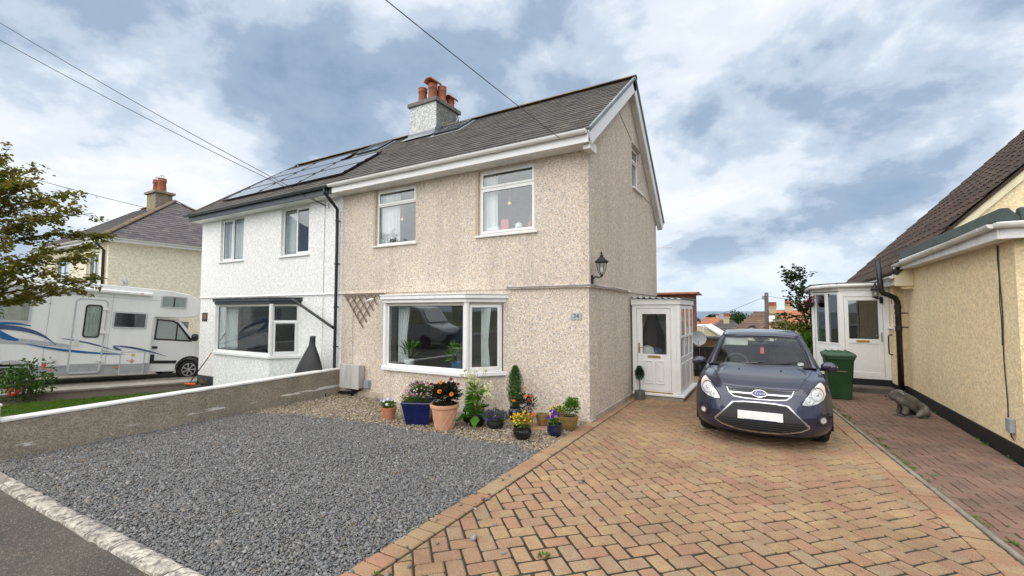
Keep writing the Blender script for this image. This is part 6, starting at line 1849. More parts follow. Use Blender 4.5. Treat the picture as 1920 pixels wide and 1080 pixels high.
# flanks, with wheel arches cut away
def flank_x(y, z):
    w = 0.905
    k = max(0, min(1, (z - 0.62) / 0.45))
    x = w - 0.085 * k ** 1.6 - 0.05 * max(0, (0.42 - z) / 0.25) ** 1.5
    x -= 0.25 * max(0, (y - 3.7) / 0.72) ** 2.4
    e = max(0, 1 - max(0, y - 0.42) / 0.6)
    return x - 0.03 * e * k
def shoulder(y):
    return float(np.interp(y, [0.4, 0.62, 0.9, 1.1, 1.35, 2.2, 3.2, 4.0, 4.4], [0.84, 0.90, 0.97, 1.00, 1.02, 1.05, 1.09, 1.12, 1.10]))
WHY = (0.90, 3.69)
for sg in (-1, 1):
    mb = MB()
    nu, nv = 70, 14
    ys2 = [0.47 + (4.36 - 0.47) * i / nu for i in range(nu + 1)]
    P = lambda i, j: (sg * flank_x(ys2[i], 0.2 + (shoulder(ys2[i]) - 0.2) * j / nv), ys2[i], 0.2 + (shoulder(ys2[i]) - 0.2) * j / nv)
    vs_ = [P(i, j) for j in range(nv + 1) for i in range(nu + 1)]
    fs = []
    for j in range(nv):
        for i in range(nu):
            c = Vector(vs_[j * (nu + 1) + i]) + Vector(vs_[(j + 1) * (nu + 1) + i + 1])
            c /= 2
            if any((c.y - wy) ** 2 + (c.z - 0.33) ** 2 < 0.365 ** 2 for wy in WHY):
                continue
            fs.append((j * (nu + 1) + i, j * (nu + 1) + i + 1, (j + 1) * (nu + 1) + i + 1, (j + 1) * (nu + 1) + i))
    mb.add(vs_, fs)
    mb.build('wing', 'car_paint', car, smooth=True, solid=0.01)
    # joins nose and flank
    mb = MB()
    e0 = [nose(sg, j / 3) for j in range(0, rows)]
    mb.add([tuple(p) for p in e0] + [(sg * flank_x(max(0.47, p[1] + 0.03), p[2]), max(p[1] + 0.02, 0.48), p[2]) for p in e0], [(i, i + 1, rows + i + 1, rows + i) for i in range(rows - 1)])
    mb.build('bumper_corner', 'car_paint', car, smooth=True)
    # arch lips and liners
    for wy in WHY:
        mb = MB()
        n = 20
        mb.grid(lambda i, j: (sg * (flank_x(wy, 0.5) + [0.006, 0.010, -0.02, -0.30][j]), wy + [0.405, 0.37, 0.36, 0.36][j] * math.cos(math.pi * (-0.08 + 1.16 * i / n)), 0.33 + [0.405, 0.37, 0.36, 0.36][j] * math.sin(math.pi * (-0.08 + 1.16 * i / n))), n + 1, 4)
        mb.build('arch', 'car_paint' if False else 'black_plastic', car, smooth=True)
# wheels
def cwheel(x, y, sg):
    mb = MB()
    r = 0.322
    pr = [(r * 0.66, 0.075), (r * 0.72, 0.10), (r * 0.92, 0.103), (r * 0.99, 0.075), (r, 0.03), (r, -0.03), (r * 0.99, -0.075), (r * 0.9, -0.10), (r * 0.5, -0.10)]
    n = 32
    mb.add([(x + sg * c, y + rr * math.cos(6.283 * k / n), 0.325 + rr * math.sin(6.283 * k / n)) for rr, c in pr for k in range(n)], [(i * n + k, i * n + (k + 1) % n, (i + 1) * n + (k + 1) % n, (i + 1) * n + k) for i in range(len(pr) - 1) for k in range(n)])
    w = mb.build('wheel', 'tyre', car, smooth=True, auto=50)
    mb = MB(lambda a, b, c: (x + sg * c, y + a, 0.325 + b))
    for k in range(5):
        a = 6.283 * k / 5
        p0, p1, nn = Vector((math.cos(a), math.sin(a))) * 0.03, Vector((math.cos(a), math.sin(a))) * 0.21, Vector((-math.sin(a), math.cos(a)))
        mb.slab([tuple(p0 - nn * 0.025), tuple(p1 - nn * 0.04), tuple(p1 + nn * 0.04), tuple(p0 + nn * 0.025)], [], 0.05, 0.085)
    mb.slab([(0.215 * math.cos(6.283 * k / 24), 0.215 * math.sin(6.283 * k / 24)) for k in range(24)], [[(0.195 * math.cos(6.283 * k / 24), 0.195 * math.sin(6.283 * k / 24)) for k in range(24)]], 0.03, 0.085)
    mb.build('rim', 'alloy', w)
    mb = MB(lambda a, b, c: (x + sg * c, y + a, 0.325 + b)); mb.slab([(0.2 * math.cos(6.283 * k / 20), 0.2 * math.sin(6.283 * k / 20)) for k in range(20)], [], 0.0, 0.03); mb.build('brake_disc', 'ink', w)
for sg in (-1, 1):
    for wy in WHY:
        cwheel(sg * 0.775, wy, sg)
mb = MB(); mb.box(-0.70, 0.35, 0.17, 0.70, 4.2, 0.24); mb.box(-0.60, 0.30, 0.24, 0.60, 1.1, 0.7); mb.build('underbody', 'ink', car)
# glasshouse
wsb = lambda s: Vector((s * 0.765, 1.18 + 0.20 * abs(s) ** 2.2, 1.055 - 0.004 * s * s))
wst = lambda s: Vector((s * 0.615, 2.02 + 0.10 * abs(s) ** 2.2, 1.515 - 0.022 * s * s))
def ws(s, t):
    p = wsb(s).lerp(wst(s), t)
    b = 0.035 * math.sin(math.pi * t)
    return p + Vector((0, -b * 0.5, b))
NW = 28
mb = MB(); mb.grid(lambda i, j: tuple(ws(-0.95 + 1.9 * i / NW, 0.02 + 0.94 * j / 10)), NW + 1, 11); screen = mb.build('windscreen', 'screen_glass', car, smooth=True)
mb = MB()      # black band round the glass
for rng_ in ((-0.965, -0.915, 0.0, 0.97), (0.915, 0.965, 0.0, 0.97)):
    mb.grid(lambda i, j: tuple(ws(rng_[0] + (rng_[1] - rng_[0]) * i, rng_[2] + (rng_[3] - rng_[2]) * j / 10) + Vector((0, -0.004, 0.003))), 2, 11)
mb.grid(lambda i, j: tuple(ws(-0.95 + 1.9 * i / NW, 0.0 + 0.045 * j) + Vector((0, -0.004, 0.003))), NW + 1, 2)
mb.grid(lambda i, j: tuple(ws(-0.95 + 1.9 * i / NW, 0.93 + 0.05 * j) + Vector((0, -0.004, 0.003))), NW + 1, 2)
mb.add([tuple(ws(x_, t_) + Vector((0, -0.004, 0.003))) for x_, t_ in ((-0.22, 0.95), (0.22, 0.95), (0.12, 0.80), (0.04, 0.74), (-0.04, 0.74), (-0.12, 0.80))], [(0, 1, 2, 3, 4, 5)])
mb.build('screen_surround', 'black_plastic', screen)
roofp = [(2.0, 1.518, 0.612), (2.10, 1.552, 0.612), (2.3, 1.582, 0.615), (2.7, 1.605, 0.615), (3.2, 1.60, 0.61), (3.7, 1.565, 0.59), (4.02, 1.51, 0.57)]
mb = MB(); mb.grid(lambda i, j: ((-1 + i / 8) * roofp[j][2], roofp[j][0] + (0.10 * abs(-1 + i / 8) ** 2.2 if j < 2 else 0.05 * abs(-1 + i / 8) ** 2), roofp[j][1] - 0.035 * abs(-1 + i / 8) ** 2.5), 17, len(roofp)); mb.build('roof', 'car_paint', car, smooth=True, solid=0.012)
for sg in (-1, 1):
    # screen pillars, roof rails and side glass
    mb = MB()
    base = Vector((sg * 0.82, 1.30, 0.99)); topp = Vector((sg * 0.645, 2.14, 1.49))
    A = [tuple(ws(sg * 0.955, j / 10) + Vector((0, -0.002, 0.004))) for j in range(11)]
    B = [tuple(base.lerp(topp, j / 10) + Vector((sg * 0.02 * math.sin(math.pi * j / 10), 0.03, 0.03 * math.sin(math.pi * j / 10)))) for j in range(11)]
    mid = [tuple((Vector(a) + Vector(b)) / 2 + Vector((sg * 0.018, -0.012, 0.012))) for a, b in zip(A, B)]
    mb.add(A + mid + B, [(i, i + 1, 12 + i, 11 + i) for i in range(10)] + [(11 + i, 12 + i, 23 + i, 22 + i) for i in range(10)])
    mb.build('screen_pillar', 'car_paint', car, smooth=True, solid=0.01)
    edge_top = [(sg * 0.645, 2.12, 1.485), (sg * 0.652, 2.5, 1.535), (sg * 0.65, 3.0, 1.55), (sg * 0.635, 3.5, 1.53), (sg * 0.60, 4.0, 1.46)]
    edge_bot = [(sg * flank_x(y, 1.03), y, shoulder(y)) for y in (1.35, 2.1, 2.9, 3.6, 4.15)]
    mb = MB(); mb.add(edge_top + [tuple(Vector(p) + Vector((-sg * 0.04, 0, 0.03))) for p in edge_top], [(i, i + 1, 6 + i, 5 + i) for i in range(4)]); mb.build('roof_rail', 'car_paint', car, smooth=True, solid=0.012)
    mb = MB(); k = 5; mb.add(edge_bot + edge_top, [(i, i + 1, k + i + 1, k + i) for i in range(k - 1)]); sgl = mb.build('side_glass', 'dark_glass', car, smooth=True)
    mb = MB()
    for f_ in (0.0, 1.95, 3.1, 4.0):
        i = min(3, int(f_)); t_ = f_ - i
        p_, q_ = Vector(edge_bot[i]).lerp(Vector(edge_bot[i + 1]), t_), Vector(edge_top[i]).lerp(Vector(edge_top[i + 1]), t_)
        mb.bar(p_, q_, 0.075 if f_ else 0.05, 0.03, up=(sg, 0, 0))
    mb.build('pillar', 'black_plastic', sgl)
    # mirrors
    mb = MB()
    n = 14
    for_v = []
    def mp(i, j):
        a = 6.283 * i / n
        pr2 = [(0.0, 0.001), (0.0, 0.06), (0.02, 0.088), (0.07, 0.092), (0.12, 0.085), (0.14, 0.05)]
        y_, r_ = pr2[j]
        return (sg * (0.985 + math.cos(a) * r_ * 1.15 * (1 if math.cos(a) > 0 else 1.25)), 1.38 + y_ - 0.07, 1.075 + math.sin(a) * r_ * 0.82 - 0.01 * math.cos(a))
    mb.grid(mp, n, 6, True); mb.add([mp(i, 5) for i in range(n)], [tuple(range(n))])
    mr = mb.build('mirror', 'car_paint', car, smooth=True, auto=60)
    mb = MB(); mb.tube([(sg * 0.78, 1.40, 1.02), (sg * 0.90, 1.40, 1.035)], 0.028, 8); mb.build('mirror_arm', 'black_plastic', mr, smooth=True)
    mb = MB(); mb.lathe([(0.001, -0.03), (0.022, -0.02), (0.028, 0), (0.022, 0.02), (0.001, 0.03)], (0, 0, 0), 10); mb.v = [(sg * (1.062 + p[0] * 0.8), 1.345 + p[1], 1.075 + p[2]) for p in mb.v]; mb.build('indicator', 'orange_lens', mr, smooth=True)
# tail
mb = MB()
tail = [(4.02, 1.51, 0.57), (4.20, 1.30, 0.66), (4.32, 1.08, 0.74), (4.38, 0.80, 0.80), (4.40, 0.5, 0.80), (4.36, 0.25, 0.78)]
mb.grid(lambda i, j: ((-1 + i / 5) * tail[j][2], tail[j][0] - 0.10 * abs(-1 + i / 5) ** 3, tail[j][1]), 11, 2); mb.build('rear_window', 'screen_glass', car, smooth=True)
mb = MB(); mb.grid(lambda i, j: ((-1 + i / 5) * tail[j + 1][2] * 1.06, tail[j + 1][0] - 0.10 * abs(-1 + i / 5) ** 3, tail[j + 1][1]), 11, 5); mb.build('tailgate', 'car_paint', car, smooth=True)
# headlamps
M('lamp_silver', (0.62, 0.63, 0.64), 0.25, metal=0.2, var=0.25, vs=22)
M('lamp_dark', (0.022, 0.022, 0.025), 0.6)
HLp = [(0.51, 0.645), (0.60, 0.632), (0.71, 0.66), (0.795, 0.71), (0.835, 0.78), (0.83, 0.88), (0.785, 0.945), (0.74, 0.93), (0.655, 0.865), (0.57, 0.765), (0.515, 0.685)]
for sg in (-1, 1):
    P = HLp if sg > 0 else mir(HLp)
    hl = decal('headlight', P, 'lamp_silver', 0.004, car, 0.01)
    decal('lamp_edge', P, 'lamp_dark', 0.006, hl, 0.008, hole=shrink(P, 0.013))
    for (cx_, cz_, r_) in ((0.71, 0.79, 0.085), (0.61, 0.71, 0.055)):
        c = [(sg * cx_ + r_ * math.cos(6.283 * k / 20), cz_ + r_ * math.sin(6.283 * k / 20)) for k in range(20)]
        c2 = [(sg * cx_ + r_ * 0.82 * math.cos(6.283 * k / 20), cz_ + r_ * 0.82 * math.sin(6.283 * k / 20)) for k in range(20)]
        decal('reflector_ring', c, 'chrome', 0.009, hl, 0.006, hole=c2, sub=0.05)
        p = on_nose(sg * cx_, cz_, -0.004)
        mb = MB(); mb.lathe([(0.001, 0.030), (r_ * 0.18, 0.026), (r_ * 0.30, 0.008), (r_ * 0.32, 0)], (0, 0, 0), 14)
        mb.v = [(p.x + a, p.y - c_, p.z + b) for a, b, c_ in mb.v]; mb.build('bulb', 'chrome', hl, smooth=True)
    ind = [(0.765, 0.86), (0.80, 0.80), (0.818, 0.84), (0.812, 0.875), (0.785, 0.915)]
    decal('indicator', ind if sg > 0 else mir(ind), 'peach_light', 0.008, hl, 0.006)
    # fog lamps in dark recesses
    rec = [(0.675, 0.40), (0.70, 0.385), (0.80, 0.40), (0.845, 0.46), (0.85, 0.54), (0.80, 0.53), (0.70, 0.48)]
    fr = decal('fog_recess', rec if sg > 0 else mir(rec), 'black_plastic', 0.004, car, 0.008)
    c = [(sg * 0.765 + 0.046 * math.cos(6.283 * k / 18), 0.445 + 0.046 * math.sin(6.283 * k / 18)) for k in range(18)]
    c2 = [(sg * 0.765 + 0.034 * math.cos(6.283 * k / 18), 0.445 + 0.034 * math.sin(6.283 * k / 18)) for k in range(18)]
    decal('fog_ring', c, 'chrome', 0.012, fr, 0.01, hole=c2); decal('fog_light', c2, 'lamp_silver', 0.008, fr, 0.006)
# upper grille and badge
ug = [(-0.425, 0.812), (-0.39, 0.755), (-0.33, 0.715), (-0.2, 0.703), (0, 0.70), (0.2, 0.703), (0.33, 0.715), (0.39, 0.755), (0.425, 0.812), (0.2, 0.822), (0, 0.825), (-0.2, 0.822)]
gr_ = decal('upper_grille', ug, 'ink', 0.004, car, 0.006)
low_edge = [(-0.435, 0.822), (-0.40, 0.752), (-0.335, 0.704), (-0.2, 0.690), (0, 0.687), (0.2, 0.690), (0.335, 0.704), (0.40, 0.752), (0.435, 0.822)]
up_edge = [(0.425, 0.822), (0.388, 0.758), (0.33, 0.717), (0.2, 0.704), (0, 0.701), (-0.2, 0.704), (-0.33, 0.717), (-0.388, 0.758), (-0.425, 0.822)]
decal('grille_trim', low_edge + up_edge, 'chrome', 0.012, gr_, 0.014, sub=0.06)
decal('grille_bar', [(-0.385, 0.772), (0.385, 0.772), (0.38, 0.752), (-0.38, 0.752)], 'chrome', 0.013, gr_, 0.012)
ov = lambda a, b, n=28: [(a * math.cos(6.283 * k / n), 0.762 + b * math.sin(6.283 * k / n)) for k in range(n)]
bd = decal('badge', ov(0.098, 0.040), 'badge_blue', 0.024, car, 0.02)
decal('badge_rim', ov(0.102, 0.044), 'chrome', 0.026, bd, 0.01, hole=ov(0.093, 0.036))
bp_ = on_nose(0, 0.762, 0.026)
text_mesh('lettering', 'Ford', 0.072, 'print_white', bd, lambda a, b, c: (a * 1.05, bp_.y - c, bp_.z + b), 0.002, 0.95, 0.35)
# lower grille with its bright frame, slats and the number plate
lgo = [(-0.36, 0.635), (-0.20, 0.655), (0, 0.66), (0.20, 0.655), (0.36, 0.635), (0.45, 0.53), (0.60, 0.375), (0.60, 0.34), (0.50, 0.285), (0.25, 0.232), (0, 0.222), (-0.25, 0.232), (-0.50, 0.285), (-0.60, 0.34), (-0.60, 0.375), (-0.45, 0.53)]
lg = decal('lower_grille', lgo[::-1], 'ink', 0.003, car, 0.008)
decal('grille_frame', lgo[::-1], 'chrome', 0.012, lg, 0.014, hole=shrink(lgo[::-1], 0.016), sub=0.05)
decal('plate_panel', [(-0.30, 0.40), (0.30, 0.40), (0.46, 0.40), (0.555, 0.385), (0.43, 0.53), (0.33, 0.60), (-0.33, 0.60), (-0.43, 0.53), (-0.555, 0.385), (-0.46, 0.40)], 'lamp_dark', 0.008, lg, 0.008)
for z_ in (0.372, 0.342, 0.312, 0.282):
    w_ = 0.56 - max(0, 0.345 - z_) * 2.6
    decal('slat', [(-w_, z_ - 0.006), (w_, z_ - 0.006), (w_, z_ + 0.006), (-w_, z_ + 0.006)], 'lamp_dark', 0.013, lg, 0.012, sub=0.08)
decal('upper_slot', [(-0.31, 0.575), (0.31, 0.575), (0.33, 0.628), (0.15, 0.638), (-0.15, 0.638), (-0.33, 0.628)], 'ink', 0.012, lg, 0.004)
decal('slat', [(-0.31, 0.600), (0.31, 0.600), (0.31, 0.610), (-0.31, 0.610)], 'lamp_dark', 0.018, lg, 0.010)
mb = MB(); mb.box(-0.285, -0.030, 0.408, 0.285, -0.018, 0.528); pl = mb.build('number_plate', 'plate_white', car, bevel=0.004)
mb = MB(); mb.box(-0.20, -0.032, 0.4085, 0.21, -0.0302, 0.4145); mb.build('plate_strip', 'badge_blue', pl)
# bonnet gap, washer jets, wipers, lower lip
def seam(pts, mat='ink', r=0.0035):
    mb = MB(); mb.tube(pts, r, 5); return mb.build('panel_gap', mat, car)
seam([tuple(Vector(nose(s, 8.75)) + Vector((0, -0.001, 0.0015))) for s in np.linspace(-0.56, 0.56, 40)])
for sg in (-1, 1):
    seam([tuple(Vector(nose(sg * s_, t_)) + Vector((0, -0.001, 0.002))) for s_, t_ in zip(np.linspace(0.56, 0.985, 26), np.linspace(8.75, 14.8, 26))])
    p = Vector(nose(sg * 0.36, 12.6)); mb = MB(); mb.lathe([(0.016, 0), (0.012, 0.012), (0.004, 0.016)], tuple(p), 8); mb.build('washer_jet', 'black_plastic', car)
for s0, s1, t_ in ((-0.72, 0.08, 0.10), (-0.05, 0.78, 0.12)):
    mb = MB(); mb.tube([tuple(ws(s0 + (s1 - s0) * k / 8, 0.03 + (t_ - 0.03) * k / 8) + Vector((0, -0.012, 0.012))) for k in range(9)], 0.008, 5); mb.build('wiper', 'black_plastic', car)
mb = MB(); mb.grid(lambda i, j: tuple(Vector(nose(-1 + 2 * i / NS, 0)) + Vector((0, [0.0, 0.03, 0.12][j], [0.0, -0.035, -0.03][j]))), NS + 1, 3); mb.build('bumper_lip', 'black_plastic', car, smooth=True)
mb = MB(); mb.grid(lambda i, j: (-0.80 + 1.6 * i / 10, 1.10 + 0.16 * j + 0.14 * abs(-1 + i / 5) ** 2.2, 1.055 - 0.012 * j), 11, 3); mb.build('scuttle', 'black_plastic', car)
# inside
mb = MB(); mb.grid(lambda i, j: (-0.74 + 1.48 * i / 12, [1.36, 1.52, 1.75, 1.80][j] + 0.12 * abs(-1 + i / 6) ** 2, [1.03, 1.05, 1.02, 0.75][j]), 13, 4); mb.build('dashboard', 'car_dash', car, smooth=True)
def seat(x, y):
    mb = MB(); mb.prism([(y, 0.45), (y + 0.5, 0.42), (y + 0.55, 0.55), (y + 0.75, 1.10), (y + 0.64, 1.14), (y + 0.42, 0.60), (y, 0.60)], x - 0.24, x + 0.24, 'x'); s_ = mb.build('seat', 'car_seat', car, bevel=0.05, seg=3)
    mb = MB(); mb.box(x - 0.13, y + 0.68, 1.17, x + 0.13, y + 0.79, 1.36); mb.build('headrest', 'car_seat', s_, bevel=0.04, seg=3)
for x_ in (-0.38, 0.38):
    seat(x_, 1.95); seat(x_, 2.95)
mb = MB(); mb.tube([(-0.38 + 0.19 * math.cos(a), 1.70 + 0.07 * math.sin(a), 1.02 + 0.17 * math.sin(a)) for a in np.linspace(0, 6.283, 25)], 0.016, 8, cap=False); mb.tube([(-0.57, 1.70, 1.02), (-0.19, 1.70, 1.02)], 0.016, 6); mb.tube([(-0.38, 1.70, 1.02), (-0.38, 1.64, 0.86)], 0.02, 6); mb.lathe([(0.06, -0.03), (0.065, 0), (0.05, 0.03)], (-0.38, 1.70, 1.02), 12); mb.build('steering_wheel', 'car_dash', car, smooth=True)
mb = MB(); mb.box(-0.60, 2.05, 1.33, -0.20, 2.08, 1.47); mb.build('sun_visor', 'visor', car, bevel=0.01)
mb = MB(); mb.box(-0.12, 1.93, 1.37, 0.12, 1.96, 1.43); mb.tube([(0, 1.94, 1.42), (0, 1.93, 1.50)], 0.012, 6); mb.build('rear_view_mirror', 'black_plastic', car, bevel=0.012)
t_ = MB(); t_.tube([(0.03, 1.93, 1.37), (0.03, 1.93, 1.30)], 0.002, 4); t_.box(0.0, 1.928, 1.20, 0.06, 1.934, 1.31); t_.build('air_freshener', M('freshener', (0.65, 0.10, 0.14), 0.6), car, bevel=0.003)
mb = MB(); mb.box(-0.65, 2.1, 1.47, 0.65, 3.9, 1.475); mb.build('headlining', 'visor', car)
p0 = ws(0.78, 0.10); q_ = MB(); q_.lathe([(0.045, 0.0), (0.045, 0.002)], (0, 0, 0), 16); q_.v = [(p0.x + a, p0.y + 0.012 + b * 0.8, p0.z - 0.012 + b * 0.55) for a, b, c in q_.v]; q_.build('tax_disc', 'print_white', car)
car.location = (-0.14, 7.38, 0.024)

# ------------------------------------------------------------------ small things on the house front
def sign(label, cat, T, a0, b0, a1, b1, mat, txt, tmat, size, sub=None):
    c = T((a0 + a1) / 2, b0, 0)
    t = thing('house_number', label, cat, c)
    mb = MB(T); mb.slab(rounded(a0, b0, a1, b1, 0.008, 3), [], 0.004, 0.014); mb.build('plate', mat, t, bevel=0.002)
    m = ((a0 + a1) / 2, (b0 + b1) / 2)
    text_mesh('numerals', txt, size, tmat, t, lambda a, b, c: T(m[0] + a, m[1] + b, 0.016 + c), 0.0015)
    mb = MB(T)
    for a in (a0 + 0.02, a1 - 0.02):
        mb.slab([(a + 0.007 * math.cos(k), m[1] + 0.007 * math.sin(k)) for k in range(6)], [], 0.012, 0.018)
    mb.build('screw', 'steel', t)
sign('grey metal plate with the number 34 near the gable corner', 'sign', TF(YF + 0.022), -3.135, 1.84, -2.935, 1.97, 'steel_sign', '34', 'ink', 0.115)
sign('black slate plate with the gold number 32 on the white house', 'sign', TF(YF + 0.020), -16.25, 1.66, -15.93, 1.94, 'slate_sign', '32', 'gold_print', 0.20)
# trellis: a fan hung point down
t = thing('trellis', 'brown wooden trellis triangle hung point down on the pebbledash', 'trellis', (-8.6, YF, 2.0))
tri = [(-9.27, 2.385), (-7.92, 2.385), (-8.60, 1.58)]
def slat_in_tri(p, d, c):
    """clip an endless line to the triangle"""
    t0, t1 = -9, 9
    A = tri
    for i in range(3):
        a, b = Vector(A[i]), Vector(A[(i + 1) % 3])
        n = Vector((-(b - a).y, (b - a).x))
        cen = (Vector(A[0]) + Vector(A[1]) + Vector(A[2])) / 3
        if n.dot(cen - a) < 0: n = -n
        dn, pn = n.dot(d), n.dot(Vector(p) - a)
        if abs(dn) < 1e-6:
            if pn < 0: return
            continue
        tt = -pn / dn
        if dn > 0: t0 = max(t0, tt)
        else: t1 = min(t1, tt)
    if t1 - t0 > 0.06:
        a, b = Vector(p) + d * t0, Vector(p) + d * t1
        mb = MB(); mb.bar((a.x, YF - 0.012 - c, a.y), (b.x, YF - 0.012 - c, b.y), 0.030, 0.010, up=(0, -1, 0)); mb.build('slat', 'trellis_wood', t)
dl, drr = Vector((0.645, -0.764)), Vector((-0.645, -0.764))
for k in range(6):
    x = -9.25 + 0.235 * k
    slat_in_tri((x, 2.38), dl, 0.0)
    slat_in_tri((x + 0.17, 2.38), drr, 0.012)
mb = MB(); mb.bar((-9.27, YF - 0.03, 2.388), (-7.92, YF - 0.03, 2.388), 0.024, 0.010, up=(0, -1, 0)); mb.build('slat', 'trellis_wood', t)
# meter box with its pipes
t = thing('meter_box', 'weathered pale grey meter box low on the pebbledash wall', 'meter box', (-8.83, YF, 0.1))
mb = MB(TF(YF)); mb.slab(rect(-9.16, 0.14, -8.52, 0.69), [], 0.0, 0.17); mb.build('case', 'meter_box', t, bevel=0.012)
mb = MB(TF(YF)); mb.slab(rect(-9.18, 0.12, -8.50, 0.705), [], 0.171, 0.19); mb.build('door', 'meter_box', t, bevel=0.01)
mb = MB(); mb.tube([(-8.86, YF - 0.07, 0.15), (-8.86, YF - 0.07, -0.1)], 0.03, 10); mb.tube([(-9.3, YF - 0.08, -0.02), (-8.98, YF - 0.08, 0.0), (-8.78, YF - 0.08, 0.02), (-8.66, YF - 0.05, 0.10), (-8.64, YF - 0.04, 0.16)], 0.035, 10); mb.build('pipe', 'black_plastic', t, smooth=True)
mb = MB(); mb.tube([(-8.95, YF - 0.006, 0.7), (-8.96, YF - 0.006, 1.5), (-8.94, YF - 0.006, 2.4)], 0.006, 5); mb.build('cable', 'cable_grey', t)
t = thing('junction_box', 'small grey socket box beside the meter box', 'box', (-8.42, YF, 0.15)); mb = MB(TF(YF)); mb.slab(rect(-8.49, 0.14, -8.32, 0.34), [], -0.02, 0.06); mb.build('case', 'grey_box', t, bevel=0.012)
t = thing('junction_box', 'small grey socket box low on the white house', 'box', (-15.2, YF, 0.1)); mb = MB(TF(YF)); mb.slab(rect(-15.22, 0.12, -15.04, 0.32), [], -0.02, 0.06); mb.build('case', 'grey_box', t, bevel=0.012)
# broom and covered barbecue at the white house
t = thing('broom', 'long broom with orange and black handle leaning on the white house', 'broom', (-15.6, 7.1, -0.3))
mb = MB(); mb.tube([(-15.66, 7.05, -0.22), (-15.15, 7.30, 0.55)], 0.014, 8); mb.build('handle', 'black_plastic', t, smooth=True)
mb = MB(); mb.tube([(-15.15, 7.30, 0.55), (-15.02, 7.37, 0.78)], 0.0145, 8); mb.build('orange_band', 'orange_paint', t); mb = MB(); mb.tube([(-15.02, 7.37, 0.78), (-14.66, 7.54, 1.32)], 0.014, 8); mb.build('handle', 'black_plastic', t)
mb = MB(); mb.bar((-15.86, 7.0, -0.27), (-15.45, 7.1, -0.27), 0.05, 0.05); mb.build('head', 'orange_paint', t, bevel=0.01)
mb = MB()
for k in range(60):
    x_ = random.uniform(-15.86, -15.45); y_ = 7.0 + (x_ + 15.86) * 0.24 + random.gauss(0, 0.015)
    mb.bar((x_, y_, -0.28), (x_ + random.gauss(0, 0.015), y_ + random.gauss(0, 0.02), -0.36), 0.006, 0.006)
mb.build('bristles', 'timber', t)
t = thing('hand_brush', 'brown clump of bristles beside the broom head', 'brush', (-15.2, 7.2, -0.3)); mb = MB()
for k in range(80):
    a = random.uniform(0, 6.28); mb.bar((-15.28, 7.22, -0.32), (-15.28 + 0.16 * math.cos(a), 7.22 + 0.08 * math.sin(a), -0.32 + random.uniform(0.03, 0.2)), 0.010, 0.006)
mb.build('bristles', 'timber', t)
t = thing('garden_cover', 'black fabric cover draped over something tall with a narrow neck', 'cover', (-9.75, 7.0, -0.3))
def cov(i, j):
    a = 6.283 * i / 36
    pr = [(0.62, -0.25), (0.52, 0.35), (0.42, 0.62), (0.30, 0.86), (0.17, 1.06), (0.115, 1.15), (0.10, 1.32), (0.105, 1.37), (0.02, 1.385)]
    r, z = pr[j]
    r *= 1 + (0.16 * math.sin(a * 5 + 1) + 0.07 * math.sin(a * 9)) * max(0, 1 - z) * 0.9
    return (-9.93 + 0.10 * z + r * math.cos(a) * 0.85, 7.08 + 0.55 * r * math.sin(a), z)
MB().grid(cov, 36, 9, True).build('fabric', 'cover_black', t, smooth=True)

# ------------------------------------------------------------------ planted pots
def pot_body(t, x, y, z, prof, mat, n=24, square=False):
    mb = MB()
    if square:
        mb.add([(x + sx * r, y + sy * r, z + h) for r, h in prof for sx, sy in ((-1, -1), (1, -1), (1, 1), (-1, 1))], [(i * 4 + k, i * 4 + (k + 1) % 4, (i + 1) * 4 + (k + 1) % 4, (i + 1) * 4 + k) for i in range(len(prof) - 1) for k in range(4)] + [(3, 2, 1, 0)])
        o = mb.build('pot', mat, t, bevel=0.018, seg=3, smooth=False)
    else:
        mb.lathe(prof, (x, y, z), n, cap=False); mb.add([(x + prof[0][0] * math.cos(6.283 * k / n), y + prof[0][0] * math.sin(6.283 * k / n), z) for k in range(n)], [tuple(range(n))])
        o = mb.build('pot', mat, t, smooth=True, auto=38)
    top = max(h for r, h in prof)
    rin = prof[-1][0]
    s_ = MB()
    n2 = 4 if square else 18
    s_.lathe([(rin * (1.38 if square else 1.0), -0.006), (0.001, 0.012)], (x, y, z + prof[-1][1]), n2, cap=False)
    if square:
        s_.v = [(x + (p[0] - x) * math.cos(R(45)) - (p[1] - y) * math.sin(R(45)), y + (p[0] - x) * math.sin(R(45)) + (p[1] - y) * math.cos(R(45)), p[2]) for p in s_.v]
    s_.build('compost', 'compost', t)
    return o
def classic(r0, r1, h, rim=0.02):
    return [(r0, 0), (r0 + (r1 - r0) * 0.85, h * 0.74), (r1 * 0.93, h * 0.78), (r1, h * 0.80), (r1, h * 0.98), (r1 - 0.008, h), (r1 - rim, h), (r1 - rim - 0.008, h - 0.035)]
def belly(r0, r1, r2, h):
    return [(r0, 0), (r0 * 1.05, 0.01), (r1 * 0.96, h * 0.35), (r1, h * 0.52), (r1 * 0.97, h * 0.72), (r2, h * 0.88), (r2 * 1.02, h * 0.94), (r2 * 1.06, h), (r2 * 0.9, h), (r2 * 0.86, h - 0.03)]
def bush(t, name, c, rad, n, L, W, mat, up=0.4, droop=0.0, fill=0.55, stuff=True):
    mb = MB()
    for k in range(n):
        d = Vector((random.gauss(0, 1), random.gauss(0, 1), random.gauss(0.25, 0.9))).normalized()
        q = random.uniform(fill, 1.0)
        p = Vector(c) + Vector((d.x * rad[0], d.y * rad[1], d.z * rad[2])) * q
        dd = (d + Vector((random.gauss(0, 0.5), random.gauss(0, 0.5), up - droop + random.gauss(0, 0.4)))).normalized()
        nn = Vector((random.gauss(0, 0.6), random.gauss(0, 0.6), 1)).normalized()
        s = random.uniform(0.6, 1.25)
        mb.leaf(p, dd, nn, L * s, W * s)
    o = mb.build(name, mat, t, recalc=False)
    if stuff: o['kind'] = 'stuff'
    return o
